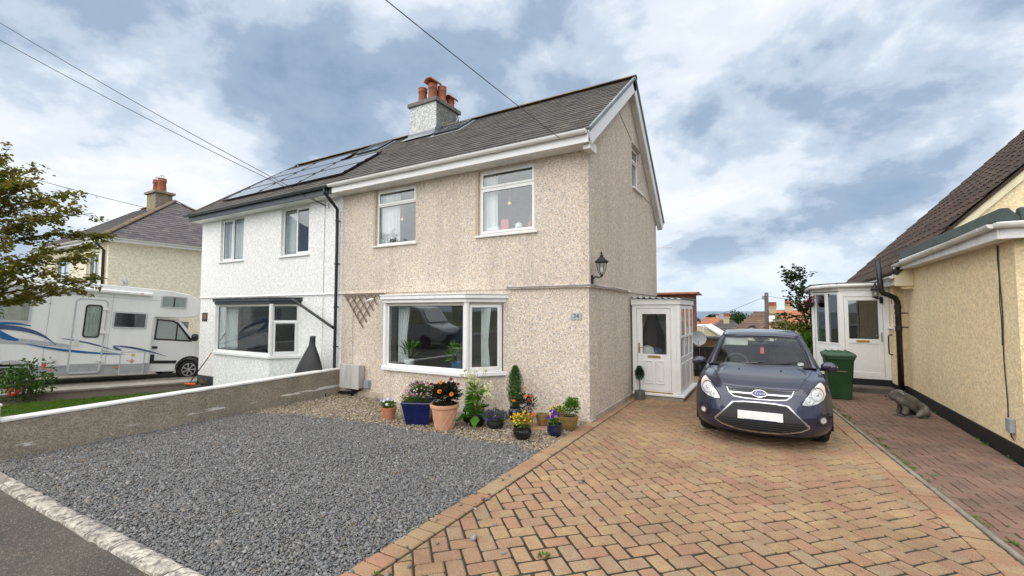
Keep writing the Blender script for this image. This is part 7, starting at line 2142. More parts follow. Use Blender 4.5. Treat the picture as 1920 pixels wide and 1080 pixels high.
def stems(t, base, tips, mat='leaf_green', r=0.004):
    mb = MB()
    for p in tips:
        b = Vector(base) + Vector((random.gauss(0, 0.02), random.gauss(0, 0.02), 0))
        p = Vector(p)
        m = (b + p) / 2 + Vector((random.gauss(0, 0.02), random.gauss(0, 0.02), 0.02))
        mb.tube([b, m, p], [r, r * 0.8, r * 0.6], 5, cap=False)
    o = mb.build('stems', mat, t); o['kind'] = 'stuff'
def bloom(mb, p, d, r, petals=6, cup=0.3, w=0.8):
    p, d = Vector(p), Vector(d).normalized()
    a0 = d.orthogonal().normalized(); b0 = d.cross(a0)
    ph = random.uniform(0, 6.28)
    for k in range(petals):
        a = ph + 6.283 * k / petals
        o = a0 * math.cos(a) + b0 * math.sin(a)
        s = d.cross(o)
        tip = p + o * r + d * (r * cup)
        m = p + o * r * 0.6 + d * (r * cup * 0.3)
        mb.add([tuple(p), tuple(m + s * r * w * 0.45), tuple(tip), tuple(m - s * r * w * 0.45)], [(0, 1, 2, 3)])
def flowers(t, pts, r, mat, name='flowers', petals=6, cup=0.3, face=(0.1, -0.7, 0.6), single=False, centre=None):
    if single:
        for p in pts:
            mb = MB()
            bloom(mb, p, Vector(face) + Vector((random.gauss(0, 0.25), random.gauss(0, 0.2), random.gauss(0, 0.2))), r * random.uniform(0.85, 1.15), petals, cup); bloom(mb, Vector(p) + Vector((0, -0.003, 0.003)), Vector(face), r * 0.7, petals, cup + 0.2)
            f = mb.build('flower', mat, t, recalc=False)
            if centre:
                m2 = MB(); m2.lathe([(r * 0.25, -0.004), (r * 0.2, 0.008), (0.001, 0.012)], (0, 0, 0), 8); q = Vector(face).to_track_quat('Z', 'Y'); m2.v = [tuple(Vector(p) + q @ Vector(v) + Vector(face) * 0.012) for v in m2.v]; m2.build('flower_centre', centre, f)
        return
    mb = MB()
    for p in pts:
        bloom(mb, p, Vector(face) + Vector((random.gauss(0, 0.5), random.gauss(0, 0.4), random.gauss(0, 0.4))), r * random.uniform(0.75, 1.2), petals, cup)
    o = mb.build(name, mat, t, recalc=False); o['kind'] = 'stuff'
def scatter(c, rad, n, shell=(0.8, 1.1), zmin=-0.2, front=0.3):
    out = []
    while len(out) < n:
        d = Vector((random.gauss(0, 1), random.gauss(-front, 1), random.gauss(0.3, 0.9))).normalized()
        if d.z < zmin: continue
        q = random.uniform(*shell)
        out.append((c[0] + d.x * rad[0] * q, c[1] + d.y * rad[1] * q, c[2] + d.z * rad[2] * q))
    return out
G = 'potted plants along the house front'
def planter(label, x, y):
    return thing('potted_plant', label, 'potted plant', (x, y, bed_z(x, y)), G)
# 1 terracotta with lilac and white pansies
x, y = -6.22, 6.14; z = bed_z(x, y)
t = planter('terracotta pot of lilac and white pansies nearest the meter box', x, y)
pot_body(t, x, y, z, classic(0.095, 0.14, 0.235), 'terracotta_pot')
bush(t, 'foliage', (x, y, z + 0.27), (0.12, 0.12, 0.06), 260, 0.05, 0.026, 'leaf_bright')
flowers(t, [(x - 0.09, y - 0.10, z + 0.36), (x + 0.10, y - 0.05, z + 0.40), (x - 0.02, y - 0.02, z + 0.37)], 0.034, 'petal_lilac', single=True, petals=5); flowers(t, [(x + 0.04, y - 0.06, z + 0.39), (x + 0.07, y - 0.12, z + 0.31), (x - 0.05, y - 0.08, z + 0.35)], 0.032, 'petal_white', single=True, petals=5)
# 2 blue square pot with pink daisies
x, y = -5.52, 6.22; z = bed_z(x, y)
t = planter('large square cobalt blue glazed pot with pink daisy bush', x, y)
o = pot_body(t, 0, 0, 0, [(0.18, 0), (0.20, 0.02), (0.262, 0.36), (0.278, 0.38), (0.278, 0.41), (0.25, 0.41), (0.24, 0.375)], 'blue_glaze', square=True)
for ch in t.children:
    ch.matrix_parent_inverse = Matrix.Translation((0, 0, 0)) @ Matrix.Rotation(R(24), 4, 'Z')
bush(t, 'foliage', (x, y, z + 0.53), (0.27, 0.24, 0.21), 1900, 0.060, 0.014, 'leaf_green', fill=0.15); bush(t, 'trailing_foliage', (x - 0.16, y - 0.16, z + 0.43), (0.16, 0.13, 0.08), 600, 0.032, 0.012, 'leaf_lime', fill=0.2)
pk = scatter((x, y, z + 0.53), (0.29, 0.26, 0.22), 46); flowers(t, pk, 0.020, 'petal_pink', petals=7); flowers(t, scatter((x, y, z + 0.53), (0.30, 0.26, 0.23), 12), 0.018, 'petal_white', 'pale_flowers', petals=7); flowers(t, scatter((x, y, z + 0.56), (0.28, 0.26, 0.22), 12), 0.014, 'petal_magenta', 'buds', petals=5)
# 3 peach pot with dark dahlia
x, y = -4.86, 6.10; z = bed_z(x, y)
t = planter('large peach pot with diamond lattice holding a dark-leaved dahlia', x, y)
prf = [(0.155, 0), (0.165, 0.015), (0.215, 0.34), (0.22, 0.36), (0.245, 0.37), (0.252, 0.39), (0.25, 0.425), (0.235, 0.43), (0.215, 0.425), (0.205, 0.385)]
pp = pot_body(t, x, y, z, prf, 'peach_pot', 32)
mb = MB()
for sgn in (1, -1):
    for k in range(10):
        mb.tube([(x + (0.167 + 0.048 * f) * math.cos(6.283 * k / 10 + sgn * f * 0.95), y + (0.167 + 0.048 * f) * math.sin(6.283 * k / 10 + sgn * f * 0.95), z + 0.03 + 0.29 * f) for f in np.linspace(0, 1, 8)], 0.0035, 4)
mb.tube([(x + 0.2155 * math.cos(6.283 * k / 28), y + 0.2155 * math.sin(6.283 * k / 28), z + 0.325) for k in range(29)], 0.0035, 4, cap=False); mb.build('lattice', 'peach_light', pp)
bush(t, 'foliage', (x, y, z + 0.56), (0.28, 0.24, 0.20), 800, 0.095, 0.044, 'leaf_dark', droop=0.1, fill=0.2)
flowers(t, [(x + 0.04, y - 0.19, z + 0.66), (x + 0.25, y - 0.13, z + 0.63), (x + 0.0, y - 0.10, z + 0.80)], 0.042, 'petal_orange', single=True, petals=8, centre='petal_darkred'); flowers(t, [(x + 0.18, y - 0.06, z + 0.86), (x + 0.30, y - 0.02, z + 0.78), (x - 0.25, y - 0.05, z + 0.74)], 0.036, 'petal_darkred', single=True, petals=8)
# dark bottle-like pot behind it
t = thing('plant_pot', 'dark green glazed pot half hidden behind the peach pot', 'pot', (-4.72, 6.62, 0.01)); MB().lathe([(0.08, 0), (0.12, 0.07), (0.13, 0.15), (0.09, 0.25), (0.06, 0.30), (0.07, 0.32), (0.05, 0.32)], (-4.74, 6.64, 0.0), 20).build('vessel', M('green_glaze', (0.008, 0.025, 0.018), 0.15, coat=0.5), t, smooth=True, auto=45)
# 4 tobacco plant
x, y = -4.48, 6.52; z = bed_z(x, y)
t = planter('tall white flowering tobacco plant with big leaves in black pot', x, y)
pot_body(t, x, y, z, classic(0.12, 0.16, 0.22), 'pot_plastic')
mb = MB()
for k in range(60):
    a = random.uniform(0, 6.28); h = random.uniform(0.16, 0.72); s = 1.15 - h * 0.6
    d = Vector((math.cos(a), math.sin(a) * 0.9, random.uniform(-0.3, 0.6)))
    L, W = 0.24 * s, 0.10 * s
    p = Vector((x + 0.03 * math.cos(a), y + 0.03 * math.sin(a), z + h))
    mb.leaf(p, d, (random.gauss(0, 0.3), -0.5, 1), L, W)
mb.leaf((x + 0.06, y - 0.12, z + 0.22), (0.25, -0.5, -0.55), (0.3, -0.9, 0.6), 0.26, 0.17); mb.leaf((x - 0.10, y - 0.10, z + 0.22), (-0.6, -0.4, -0.45), (-0.2, -0.8, 0.6), 0.28, 0.12)
mb.build('leaves', 'leaf_bright', t, recalc=False)['kind'] = 'stuff'
tips = [(x + random.gauss(0.02, 0.17), y + random.gauss(-0.03, 0.10), z + random.uniform(0.65, 1.02)) for _ in range(22)] + [(x + random.uniform(0.2, 0.42), y + random.gauss(-0.05, 0.05), z + random.uniform(0.45, 0.75)) for _ in range(8)]
stems(t, (x, y, z + 0.2), tips, 'leaf_lime')
mb = MB()
for p in tips:
    p = Vector(p)
    for q in range(3):
        d = Vector((random.gauss(0, 1), random.gauss(-0.5, 0.7), random.gauss(-0.3, 0.5))).normalized()
        e = p + d * 0.05
        mb.tube([p, p + d * 0.025, e], [0.003, 0.005, 0.010], 5, cap=False); bloom(mb, e, d, 0.030, 5, 0.2)
mb.build('flowers', 'petal_cream', t, recalc=False)['kind'] = 'stuff'
flowers(t, [(x - 0.17, y - 0.16, z + 0.25), (x - 0.07, y - 0.19, z + 0.26)], 0.03, 'petal_white', single=True, petals=5, cup=1.2, face=(0, -0.3, -0.9))
# 5 purple petunias
x, y = -4.08, 6.50; z = bed_z(x, y)
t = planter('low black pot of trailing purple petunias', x, y)
pot_body(t, x, y, z, belly(0.10, 0.15, 0.14, 0.17), 'pot_plastic')
bush(t, 'foliage', (x, y, z + 0.20), (0.24, 0.20, 0.11), 420, 0.05, 0.028, 'leaf_green', droop=0.3, fill=0.3); flowers(t, scatter((x, y, z + 0.20), (0.26, 0.22, 0.12), 26, zmin=-0.6, front=0.8), 0.028, 'petal_purple', petals=5)
# 6 cypress in a glazed pot against the wall
x, y = -4.10, 7.22; z = bed_z(x, y)
t = planter('slim upright conifer in a dark pot against the wall', x, y)
pot_body(t, x, y, z, belly(0.09, 0.13, 0.10, 0.24), 'navy_glaze')
mb = MB()
for k in range(2600):
    h = random.random() ** 0.9
    r = 0.15 * (math.sin(math.pi * min(1, 0.12 + 0.86 * h)) ** 0.75) * random.uniform(0.35, 1.08)
    a = random.uniform(0, 6.28)
    mb.leaf((x + r * math.cos(a), y + r * math.sin(a), z + 0.22 + 0.74 * h), (math.cos(a) * 0.4 + random.gauss(0, 0.2), math.sin(a) * 0.4 + random.gauss(0, 0.2), 1), (math.cos(a), math.sin(a), 0), 0.055, 0.013)
mb.build('foliage', 'leaf_conifer', t, recalc=False)['kind'] = 'stuff'
# 7 black glazed pot with yellow and orange flowers
x, y = -3.36, 6.14; z = bed_z(x, y)
t = planter('round glossy black pot with yellow and orange flowers standing forward', x, y)
pot_body(t, x, y, z, belly(0.09, 0.148, 0.132, 0.20), 'black_glaze')
bush(t, 'foliage', (x, y, z + 0.26), (0.18, 0.16, 0.11), 520, 0.042, 0.016, 'leaf_lime', fill=0.2); flowers(t, scatter((x, y, z + 0.28), (0.20, 0.18, 0.14), 34, front=0.6), 0.017, 'petal_yellow', petals=5); flowers(t, scatter((x, y, z + 0.28), (0.21, 0.18, 0.15), 14, front=0.6), 0.018, 'petal_orange', 'orange_flowers', petals=5)
# 8 second dark dahlia in terracotta on a slab
x, y = -3.62, 6.74; z = bed_z(x, y)
t = planter('terracotta pot with dark-leaved dahlia and small orange-red blooms', x, y)
pot_body(t, x, y, z, classic(0.10, 0.145, 0.23), 'terracotta_pot')
bush(t, 'foliage', (x, y, z + 0.40), (0.20, 0.18, 0.19), 420, 0.06, 0.022, 'leaf_dark', fill=0.25)
flowers(t, [(x - 0.19, y - 0.08, z + 0.45), (x + 0.02, y - 0.05, z + 0.68), (x + 0.05, y - 0.10, z + 0.56), (x + 0.20, y - 0.08, z + 0.28), (x - 0.07, y - 0.16, z + 0.14)], 0.033, 'petal_orange', single=True, petals=8, centre='petal_red'); flowers(t, [(x + 0.13, y - 0.03, z + 0.55), (x + 0.10, y - 0.08, z + 0.49)], 0.028, 'petal_red', single=True, petals=8)
# 9 empty bronze pot
x, y = -3.42, 6.98; z = bed_z(x, y)
t = thing('plant_pot', 'small empty bronze glazed pot on a paving slab', 'pot', (x, y, z)); pot_body(t, x, y, z + 0.03, classic(0.085, 0.115, 0.19), 'bronze_glaze')
# 10 terracotta with yellow bedding
x, y = -3.16, 7.06; z = bed_z(x, y)
t = planter('terracotta pot of small yellow flowers against the wall', x, y)
pot_body(t, x, y, z, classic(0.10, 0.135, 0.23), 'terracotta_pot'); bush(t, 'foliage', (x, y, z + 0.27), (0.17, 0.15, 0.08), 360, 0.035, 0.016, 'leaf_green', fill=0.2); flowers(t, scatter((x, y, z + 0.29), (0.19, 0.16, 0.09), 34, front=0.5), 0.017, 'petal_yellow', petals=5)
# 11 navy pot with purple pansies
x, y = -3.00, 6.56; z = bed_z(x, y)
t = planter('small glossy navy pot with deep purple pansies', x, y)
pot_body(t, x, y, z, belly(0.085, 0.125, 0.12, 0.19), 'navy_glaze'); bush(t, 'foliage', (x, y, z + 0.22), (0.09, 0.08, 0.05), 160, 0.045, 0.022, 'leaf_bright', fill=0.2)
flowers(t, scatter((x - 0.01, y - 0.03, z + 0.30), (0.09, 0.06, 0.09), 9, front=0.8), 0.036, 'petal_purple', single=True, petals=5)
# 12 bronze pot with a green ball shrub
x, y = -2.93, 6.98; z = bed_z(x, y)
t = planter('bronze pot with a bushy bright green shrub at the house corner', x, y)
pot_body(t, x, y, z, classic(0.10, 0.16, 0.24), 'bronze_glaze'); bush(t, 'foliage', (x + 0.05, y, z + 0.40), (0.14, 0.14, 0.15), 1300, 0.034, 0.017, 'leaf_bright', fill=0.25); bush(t, 'side_foliage', (x - 0.13, y - 0.04, z + 0.30), (0.09, 0.09, 0.08), 260, 0.03, 0.014, 'leaf_lime', fill=0.2)
t = thing('paving_slab', 'terracotta coloured paving slab under the small pots', 'slab', (-3.35, 6.9, 0)); MB().box(-3.60, 6.72, 0.0, -3.10, 7.12, 0.035).build('slab', M('slab_tile', (0.30, 0.19, 0.12), 0.9, var=0.2, bump=0.3), t, bevel=0.006)
# topiary ball by the porch door
x, y = -2.53, 10.10
t = thing('topiary', 'clipped green topiary ball on a stem in a small grey pot by the porch', 'topiary', (x, y, 0.02))
pot_body(t, x, y, 0.024, [(0.10, 0), (0.105, 0.02), (0.115, 0.19), (0.12, 0.2), (0.105, 0.2), (0.1, 0.17)], 'zinc'); MB().tube([(x, y, 0.18), (x + 0.004, y, 0.34), (x, y, 0.48)], 0.012, 8).build('stem', 'bark', t)
bush(t, 'ball', (x, y, 0.60), (0.095, 0.095, 0.165), 2600, 0.028, 0.014, 'leaf_topiary', fill=0.35)
# plants inside the bay window
t = thing('potted_plant', 'green houseplant in a blue and tan pot inside the bay window', 'potted plant', (-5.55, 7.35, 0.80)); pot_body(t, -5.50, 7.30, 0.80, classic(0.09, 0.12, 0.17), 'stripe_blue'); bush(t, 'foliage', (-5.50, 7.30, 1.12), (0.17, 0.15, 0.16), 70, 0.16, 0.06, 'leaf_bright', droop=0.1)
t = thing('potted_plant', 'spiky green houseplant in a pale pot at the left of the bay window', 'potted plant', (-6.75, 7.30, 0.80)); pot_body(t, -6.78, 7.28, 0.80, classic(0.08, 0.11, 0.15), 'print_white'); bush(t, 'foliage', (-6.78, 7.28, 1.1), (0.10, 0.10, 0.16), 40, 0.24, 0.035, 'leaf_bright', up=1.0)
t = thing('window_shelf', 'pale window board inside the bay', 'shelf', (-6.2, 7.3, 0.77)); MB().box(-7.15, 7.18, 0.76, -5.2, 7.5, 0.79).build('board', 'interior', t)

# ------------------------------------------------------------------ wheelie bin
b = thing('wheelie_bin', 'green wheelie bin standing beside the parked car', 'bin')
def binp(i, j):
    pr = [(0.205, 0.25, 0.0), (0.21, 0.255, 0.05), (0.262, 0.315, 0.86), (0.275, 0.33, 0.90), (0.285, 0.345, 0.905), (0.285, 0.345, 0.96)]
    hx, hy, z = pr[j]
    n = 6
    q = [(1, 1, 0), (-1, 1, 90), (-1, -1, 180), (1, -1, 270)]
    k, m = divmod(i, n)
    sx, sy, a0 = q[k]
    r = 0.05
    a = R(a0 + 90 * m / (n - 1))
    return (sx * (hx - r) + r * math.cos(a), sy * (hy - r) + r * math.sin(a), z)
mb = MB(); mb.grid(binp, 24, 6, True); mb.add([binp(i, 0) for i in range(24)], [tuple(range(24))]); mb.build('bin_body', 'bin_green', b, smooth=True, auto=35)
mb = MB()
def lidp(i, j):
    hx, hy, z = [(0.30, 0.365, 0.955), (0.305, 0.37, 0.985), (0.295, 0.355, 1.02), (0.23, 0.28, 1.06), (0.1, 0.12, 1.072)][j]
    k, m = divmod(i, 6); sx, sy, a0 = [(1, 1, 0), (-1, 1, 90), (-1, -1, 180), (1, -1, 270)][k]; a = R(a0 + 18 * m)
    r = 0.05
    return (sx * (hx - r) + r * math.cos(a), sy * (hy - r) + r * math.sin(a), z)
mb.grid(lidp, 24, 5, True); mb.add([lidp(i, 4) for i in range(24)], [tuple(range(24))]); lid = mb.build('lid', 'bin_green', b, smooth=True, auto=45)
mb = MB()
for k in range(4):
    mb.box(-0.22 + 0.125 * k, -0.24, 1.055, -0.20 + 0.125 * k, 0.22, 1.085)
mb.build('lid_rib', 'bin_green', lid, bevel=0.006)
mb = MB(); mb.tube([(-0.24, 0.37, 0.94), (-0.24, 0.42, 0.96), (0.24, 0.42, 0.96), (0.24, 0.37, 0.94)], 0.016, 8); mb.build('handle', 'bin_green', b, smooth=True)
for sx in (-1, 1):
    mb = MB(); mb.lathe([(0.09, -0.025), (0.10, -0.015), (0.10, 0.015), (0.09, 0.025)], (0, 0, 0), 18); mb.v = [(sx * 0.25 + p[2], 0.25 + p[0], 0.10 + p[1]) for p in mb.v]; mb.build('wheel', 'tyre', b)
mb = MB(); mb.box(-0.12, -0.318, 0.62, 0.12, -0.300, 0.64); mb.build('embossed_print', M('bin_print', (0.20, 0.16, 0.10), 0.7), b)
b.location = (1.385, 12.82, 0.0); b.rotation_euler = (0, 0, R(2))

# ------------------------------------------------------------------ stone dog sitting by the bungalow wall (local: faces -x)
dog = thing('dog_statue', 'weathered stone bulldog statue lying by the bungalow wall', 'statue')
sk_v = [((0.25, 0, 0.17), 0.165), ((0.09, 0, 0.235), 0.15), ((-0.06, 0, 0.29), 0.145), ((-0.14, 0, 0.37), 0.125), ((-0.215, 0, 0.42), 0.125), ((-0.32, 0, 0.375), 0.090), ((-0.375, 0, 0.355), 0.066),
        ((-0.10, 0.10, 0.18), 0.078), ((-0.13, 0.115, 0.07), 0.062), ((-0.195, 0.115, 0.04), 0.046), ((-0.10, -0.10, 0.18), 0.078), ((-0.13, -0.115, 0.07), 0.062), ((-0.195, -0.115, 0.04), 0.046),
        ((0.22, 0.13, 0.12), 0.115), ((0.11, 0.17, 0.055), 0.062), ((0.03, 0.175, 0.036), 0.044), ((0.22, -0.13, 0.12), 0.115), ((0.11, -0.17, 0.055), 0.062), ((0.03, -0.175, 0.036), 0.044), ((0.36, 0, 0.08), 0.06),
        ((-0.18, 0.105, 0.485), 0.034), ((-0.145, 0.140, 0.415), 0.022), ((-0.18, -0.105, 0.485), 0.034), ((-0.145, -0.140, 0.415), 0.022)]
sk_e = [(0, 1), (1, 2), (2, 3), (3, 4), (4, 5), (5, 6), (2, 7), (7, 8), (8, 9), (2, 10), (10, 11), (11, 12), (0, 13), (13, 14), (14, 15), (0, 16), (16, 17), (17, 18), (0, 19), (4, 20), (20, 21), (4, 22), (22, 23)]
me = bpy.data.meshes.new('dog_body'); me.from_pydata([v for v, r in sk_v], sk_e, [])
o = bpy.data.objects.new('dog_body', me); COL.objects.link(o); adopt(o, dog)
md = o.modifiers.new('skin', 'SKIN'); md.use_smooth_shade = True
for i, (v, r) in enumerate(sk_v):
    me.skin_vertices[0].data[i].radius = (r, r)
me.skin_vertices[0].data[0].use_root = True
o.modifiers.new('sub', 'SUBSURF').render_levels = 2
me.materials.append(MATS['statue'])
for sy in (-1, 1):
    mb = MB(); mb.lathe([(0.001, -0.014), (0.012, -0.008), (0.014, 0), (0.012, 0.008), (0.001, 0.014)], (-0.300, sy * 0.062, 0.455), 8); mb.build('eye', 'ink', dog, smooth=True)
mb = MB(); mb.lathe([(0.001, -0.02), (0.022, -0.012), (0.026, 0), (0.02, 0.014), (0.001, 0.018)], (-0.435, 0, 0.375), 10); mb.build('nose', 'ink', dog, smooth=True)
mb = MB(); mb.tube([(-0.40, -0.055, 0.318), (-0.43, 0, 0.310), (-0.40, 0.055, 0.318)], 0.005, 5); mb.build('mouth', 'ink', dog)
mb = MB(); mb.prism([(-0.24, -0.17), (0.36, -0.20), (0.40, 0.0), (0.36, 0.20), (-0.24, 0.17)], -0.01, 0.025); mb.build('base', 'statue', dog, bevel=0.008)
dog.location = (2.30, 11.25, -0.008); dog.rotation_euler = (0, 0, R(14)); dog.scale = (0.86, 0.86, 0.95)

# ------------------------------------------------------------------ trees and shrubs
def leafy_tree(name, label, base, trunk, limbs, leaves, L, W, mat, cat='tree', clump=0.16, bark='bark', flat=0.5):
    """trunk and limbs given as point lists with radii; leaves grow in sprays along the outer limbs"""
    t = thing(name, label, cat, base)
    mb = MB(); mb.tube(*trunk, 8); mb.build('trunk', bark, t, smooth=True)
    mb = MB(); sprays = []
    for pts, r0, r1 in limbs:
        n = len(pts)
        mb.tube(pts, [r0 + (r1 - r0) * i / (n - 1) for i in range(n)], 6)
        for k in range(1, n):
            a, b = Vector(pts[k - 1]), Vector(pts[k])
            m = max(1, int((b - a).length / 0.12))
            for q in range(m):
                sprays.append((a.lerp(b, q / m), (b - a).normalized(), k / n))
    tw = []
    for p, d, f in sprays:
        if f < 0.3 and random.random() < 0.55:
            continue
        for _ in range(random.choice((1, 2, 2))):
            dd = (d * 0.7 + Vector((random.gauss(0, 0.75), random.gauss(0, 0.75), random.gauss(0.05, 0.35)))).normalized()
            e = p + dd * random.uniform(0.12, 0.42)
            tw.append((p, e))
            mb.tube([p, (p + e) / 2 + Vector((0, 0, random.gauss(0.01, 0.015))), e], [0.006, 0.005, 0.003], 4, cap=False)
    mb.build('limbs', bark, t, smooth=True)
    lf = MB()
    per = max(1, leaves // max(1, len(tw)))
    for p, e in tw:
        for _ in range(per):
            q = p.lerp(e, random.uniform(0.25, 1.1)) + Vector((random.gauss(0, clump * 0.35), random.gauss(0, clump * 0.35), random.gauss(0, clump * 0.22)))
            d = Vector((random.gauss(0, 1), random.gauss(0, 1), random.gauss(-0.25, 0.4)))
            nn = Vector((random.gauss(0, flat), random.gauss(0, flat), 1))
            s = random.uniform(0.6, 1.3)
            lf.leaf(q, d, nn, L * s, W * s)
    lf.build('crown', mat, t, recalc=False)
    return t
def limb(p, d, L, bend, n=6):
    p, d = Vector(p), Vector(d).normalized()
    out = [tuple(p)]
    for i in range(n):
        d = (d + Vector(bend) / n + Vector((random.gauss(0, 0.10), random.gauss(0, 0.10), random.gauss(0, 0.10)))).normalized()
        p = p + d * (L / n)
        out.append(tuple(p))
    return out
random.seed(5)
bx, by, bz = -13.3, 2.0, -0.15
tr = ([(bx, by, bz), (bx + 0.03, by + 0.02, 0.8), (bx - 0.02, by + 0.06, 1.7), (bx + 0.02, by + 0.05, 2.6), (bx, by + 0.1, 3.6), (bx - 0.05, by + 0.12, 4.75)], [0.085, 0.075, 0.065, 0.05, 0.034, 0.016])
lm = []
for z0, az, el, L in [(1.3, 30, 38, 2.0), (1.5, 72, 30, 2.1), (1.6, -20, 35, 1.7), (1.8, 120, 35, 1.8), (1.9, 50, 34, 2.3), (2.1, 10, 30, 2.0), (2.2, 88, 32, 2.1), (2.3, 170, 30, 1.6), (2.5, 40, 38, 2.2), (2.6, -40, 40, 1.6), (2.8, 65, 42, 2.0), (2.9, 15, 46, 1.8), (3.1, 120, 45, 1.6), (3.2, 45, 50, 1.6), (3.4, 0, 55, 1.3), (3.0, 210, 40, 1.4), (2.4, 250, 30, 1.6), (1.9, 290, 30, 1.6), (3.6, 90, 55, 1.3), (1.35, 55, 20, 1.9), (1.75, 95, 15, 1.8), (3.7, 30, 62, 1.1), (3.8, 150, 62, 1.0), (3.3, 78, 38, 1.7), (2.7, 25, 25, 2.2), (4.0, 60, 70, 0.8)]:
    d = (math.cos(R(az)) * math.cos(R(el)), math.sin(R(az)) * math.cos(R(el)), math.sin(R(el)))
    lm.append((limb((bx, by + 0.05, z0 + 0.45), d, L, (0.15, 0.15, -0.22)), 0.028, 0.006))
leafy_tree('maple_tree', 'young maple tree with bronze-green leaves in front of the motorhome', (bx, by, bz), tr, lm, 9200, 0.085, 0.075, 'leaf_maple', flat=0.55)
# sapling and bushes at the end of the drive
random.seed(8)
bx, by = 1.22, 17.2; bz = gh(bx, by)
tr = ([(bx, by, bz), (bx - 0.02, by, 0.9), (bx - 0.14, by, 1.6), (bx - 0.30, by, 2.3), (bx - 0.44, by, 2.9), (bx - 0.56, by, 3.35)], [0.04, 0.036, 0.03, 0.024, 0.014, 0.006])
lm = []
for k in range(17):
    f = 0.30 + 0.66 * k / 16
    z0 = bz + (3.35 - bz) * f; x0 = bx - 0.58 * max(0, (z0 - 1.0) / 2.4) ** 1.1
    az = k * 137; el = 38
    d = (math.cos(R(az)), math.sin(R(az)), math.tan(R(el)))
    lm.append((limb((x0, by, z0), d, 0.28 + 0.62 * (1 - abs(2 * f - 0.95)), (0, 0, 0.2), 4), 0.012, 0.004))
leafy_tree('sycamore_sapling', 'slender sycamore sapling rising beside the bungalow porch', (bx, by, bz), tr, lm, 1150, 0.115, 0.10, 'leaf_sycamore', flat=0.5, clump=0.12)
def shrub(name, label, c, rad, n, L, W, mat, cat='shrub', stem=True):
    t = thing(name, label, cat, (c[0], c[1], gh(c[0], c[1])))
    mb = MB()
    g0 = gh(c[0], c[1]) - 0.05
    for k in range(9):
        a = random.uniform(0, 6.28); r = random.uniform(0.2, 0.9)
        e = Vector((c[0] + rad[0] * r * math.cos(a), c[1] + rad[1] * r * math.sin(a), c[2] + rad[2] * random.uniform(-0.2, 0.8)))
        mb.tube([(c[0] + 0.1 * math.cos(a), c[1] + 0.1 * math.sin(a), g0), (Vector((c[0], c[1], g0)) + e) / 2 + Vector((0, 0, 0.15)), e], [0.02, 0.014, 0.006], 5)
    mb.build('stems', 'bark', t)
    mb = MB()
    lumps = [(Vector((random.uniform(-1, 1), random.uniform(-1, 1), random.uniform(-0.9, 1))), random.uniform(0.3, 0.55)) for _ in range(14)]
    for k in range(n):
        l, s = random.choice(lumps)
        d = Vector((random.gauss(0, 1), random.gauss(0, 1), random.gauss(0, 1))).normalized()
        q = l * 0.72 + d * s * random.uniform(0.5, 1.05)
        p = Vector(c) + Vector((q.x * rad[0], q.y * rad[1], q.z * rad[2]))
        mb.leaf(p, d + Vector((random.gauss(0, 0.6), random.gauss(0, 0.6), random.gauss(0, 0.5))), Vector((random.gauss(0, 0.5), random.gauss(0, 0.5), 1)), L * random.uniform(0.6, 1.3), W * random.uniform(0.7, 1.2))
    mb.build('crown', mat, t, recalc=False)
    return t
shrub('shrub', 'yellowing leafy shrub behind the car beside the sapling', (0.55, 16.6, 1.0), (0.55, 0.5, 0.85), 1500, 0.10, 0.075, 'leaf_yellowing')
shrub('shrub', 'dense green climbing shrub between the car and the bungalow porch', (1.05, 15.9, 0.65), (0.42, 0.4, 0.75), 1500, 0.10, 0.07, 'leaf_bright')
shrub('shrub', 'low dark shrub at the end of the drive under the sapling', (0.75, 17.6, 0.7), (0.7, 0.6, 0.9), 1400, 0.11, 0.08, 'leaf_sycamore')
t = shrub('rose_bush', 'rose bush with coral red blooms on the neighbouring lawn', (-15.70, 3.55, 0.25), (0.52, 0.45, 0.48), 1000, 0.085, 0.055, 'leaf_green', 'rose')
flowers(t, [(-15.55, 3.25, 0.10), (-15.42, 3.28, 0.02), (-15.48, 3.36, 0.06)], 0.095, 'petal_rose', single=True, petals=9, cup=0.5); flowers(t, [(-15.4, 3.75, 0.66), (-15.15, 3.8, 0.55)], 0.05, 'petal_rose', single=True, petals=8, cup=0.6)
t = shrub('hanging_plant', 'dried red-brown hanging plant at the corner of the bungalow porch', (1.02, 15.0, 2.30), (0.13, 0.13, 0.16), 300, 0.05, 0.025, 'petal_darkred', 'plant')
for ch in list(t.children):
    if ch.name.startswith('stems'):
        bpy.data.objects.remove(ch)
t['label'] = 'dried red-brown hanging plant under the porch gutter'
mb = MB(); mb.tube([(1.02, 15.0, 2.35), (1.03, 15.0, 2.62)], 0.006, 5); mb.lathe([(0.05, -0.10), (0.10, -0.04), (0.11, 0.02)], (1.02, 15.0, 2.2), 12); mb.build('basket', 'pot_plastic', t)
# weeds in the joints: moss and small tufts
random.seed(11)
w = MB()
def tuft(x, y, z, r, n, h):
    for k in range(n):
        a = random.uniform(0, 6.28); q = r * math.sqrt(random.random())
        w.leaf((x + q * math.cos(a), y + q * math.sin(a), z), (math.cos(a), math.sin(a), random.uniform(0.2, 1.2)), (0, 0, 1), h * random.uniform(0.5, 1.3), h * 0.4)
for k in range(95):
    f = random.random() ** 0.8
    p = Vector(A_) + t_edge * (3.2 + 7.6 * f) + n_edge * random.gauss(0.10, 0.05)
    tuft(p.x, p.y, 0.0, random.uniform(0.01, 0.06), random.randint(6, 26), random.uniform(0.015, 0.04))
for k in range(60):
    tuft(random.uniform(1.5, 2.7), random.uniform(5, 12.5), -0.004, random.uniform(0.01, 0.04), random.randint(4, 12), random.uniform(0.01, 0.025))
for k in range(22):
    tuft(WX - 0.03 + random.gauss(0, 0.02), random.uniform(8.4, 13), -0.008, 0.03, random.randint(6, 20), random.uniform(0.02, 0.045))
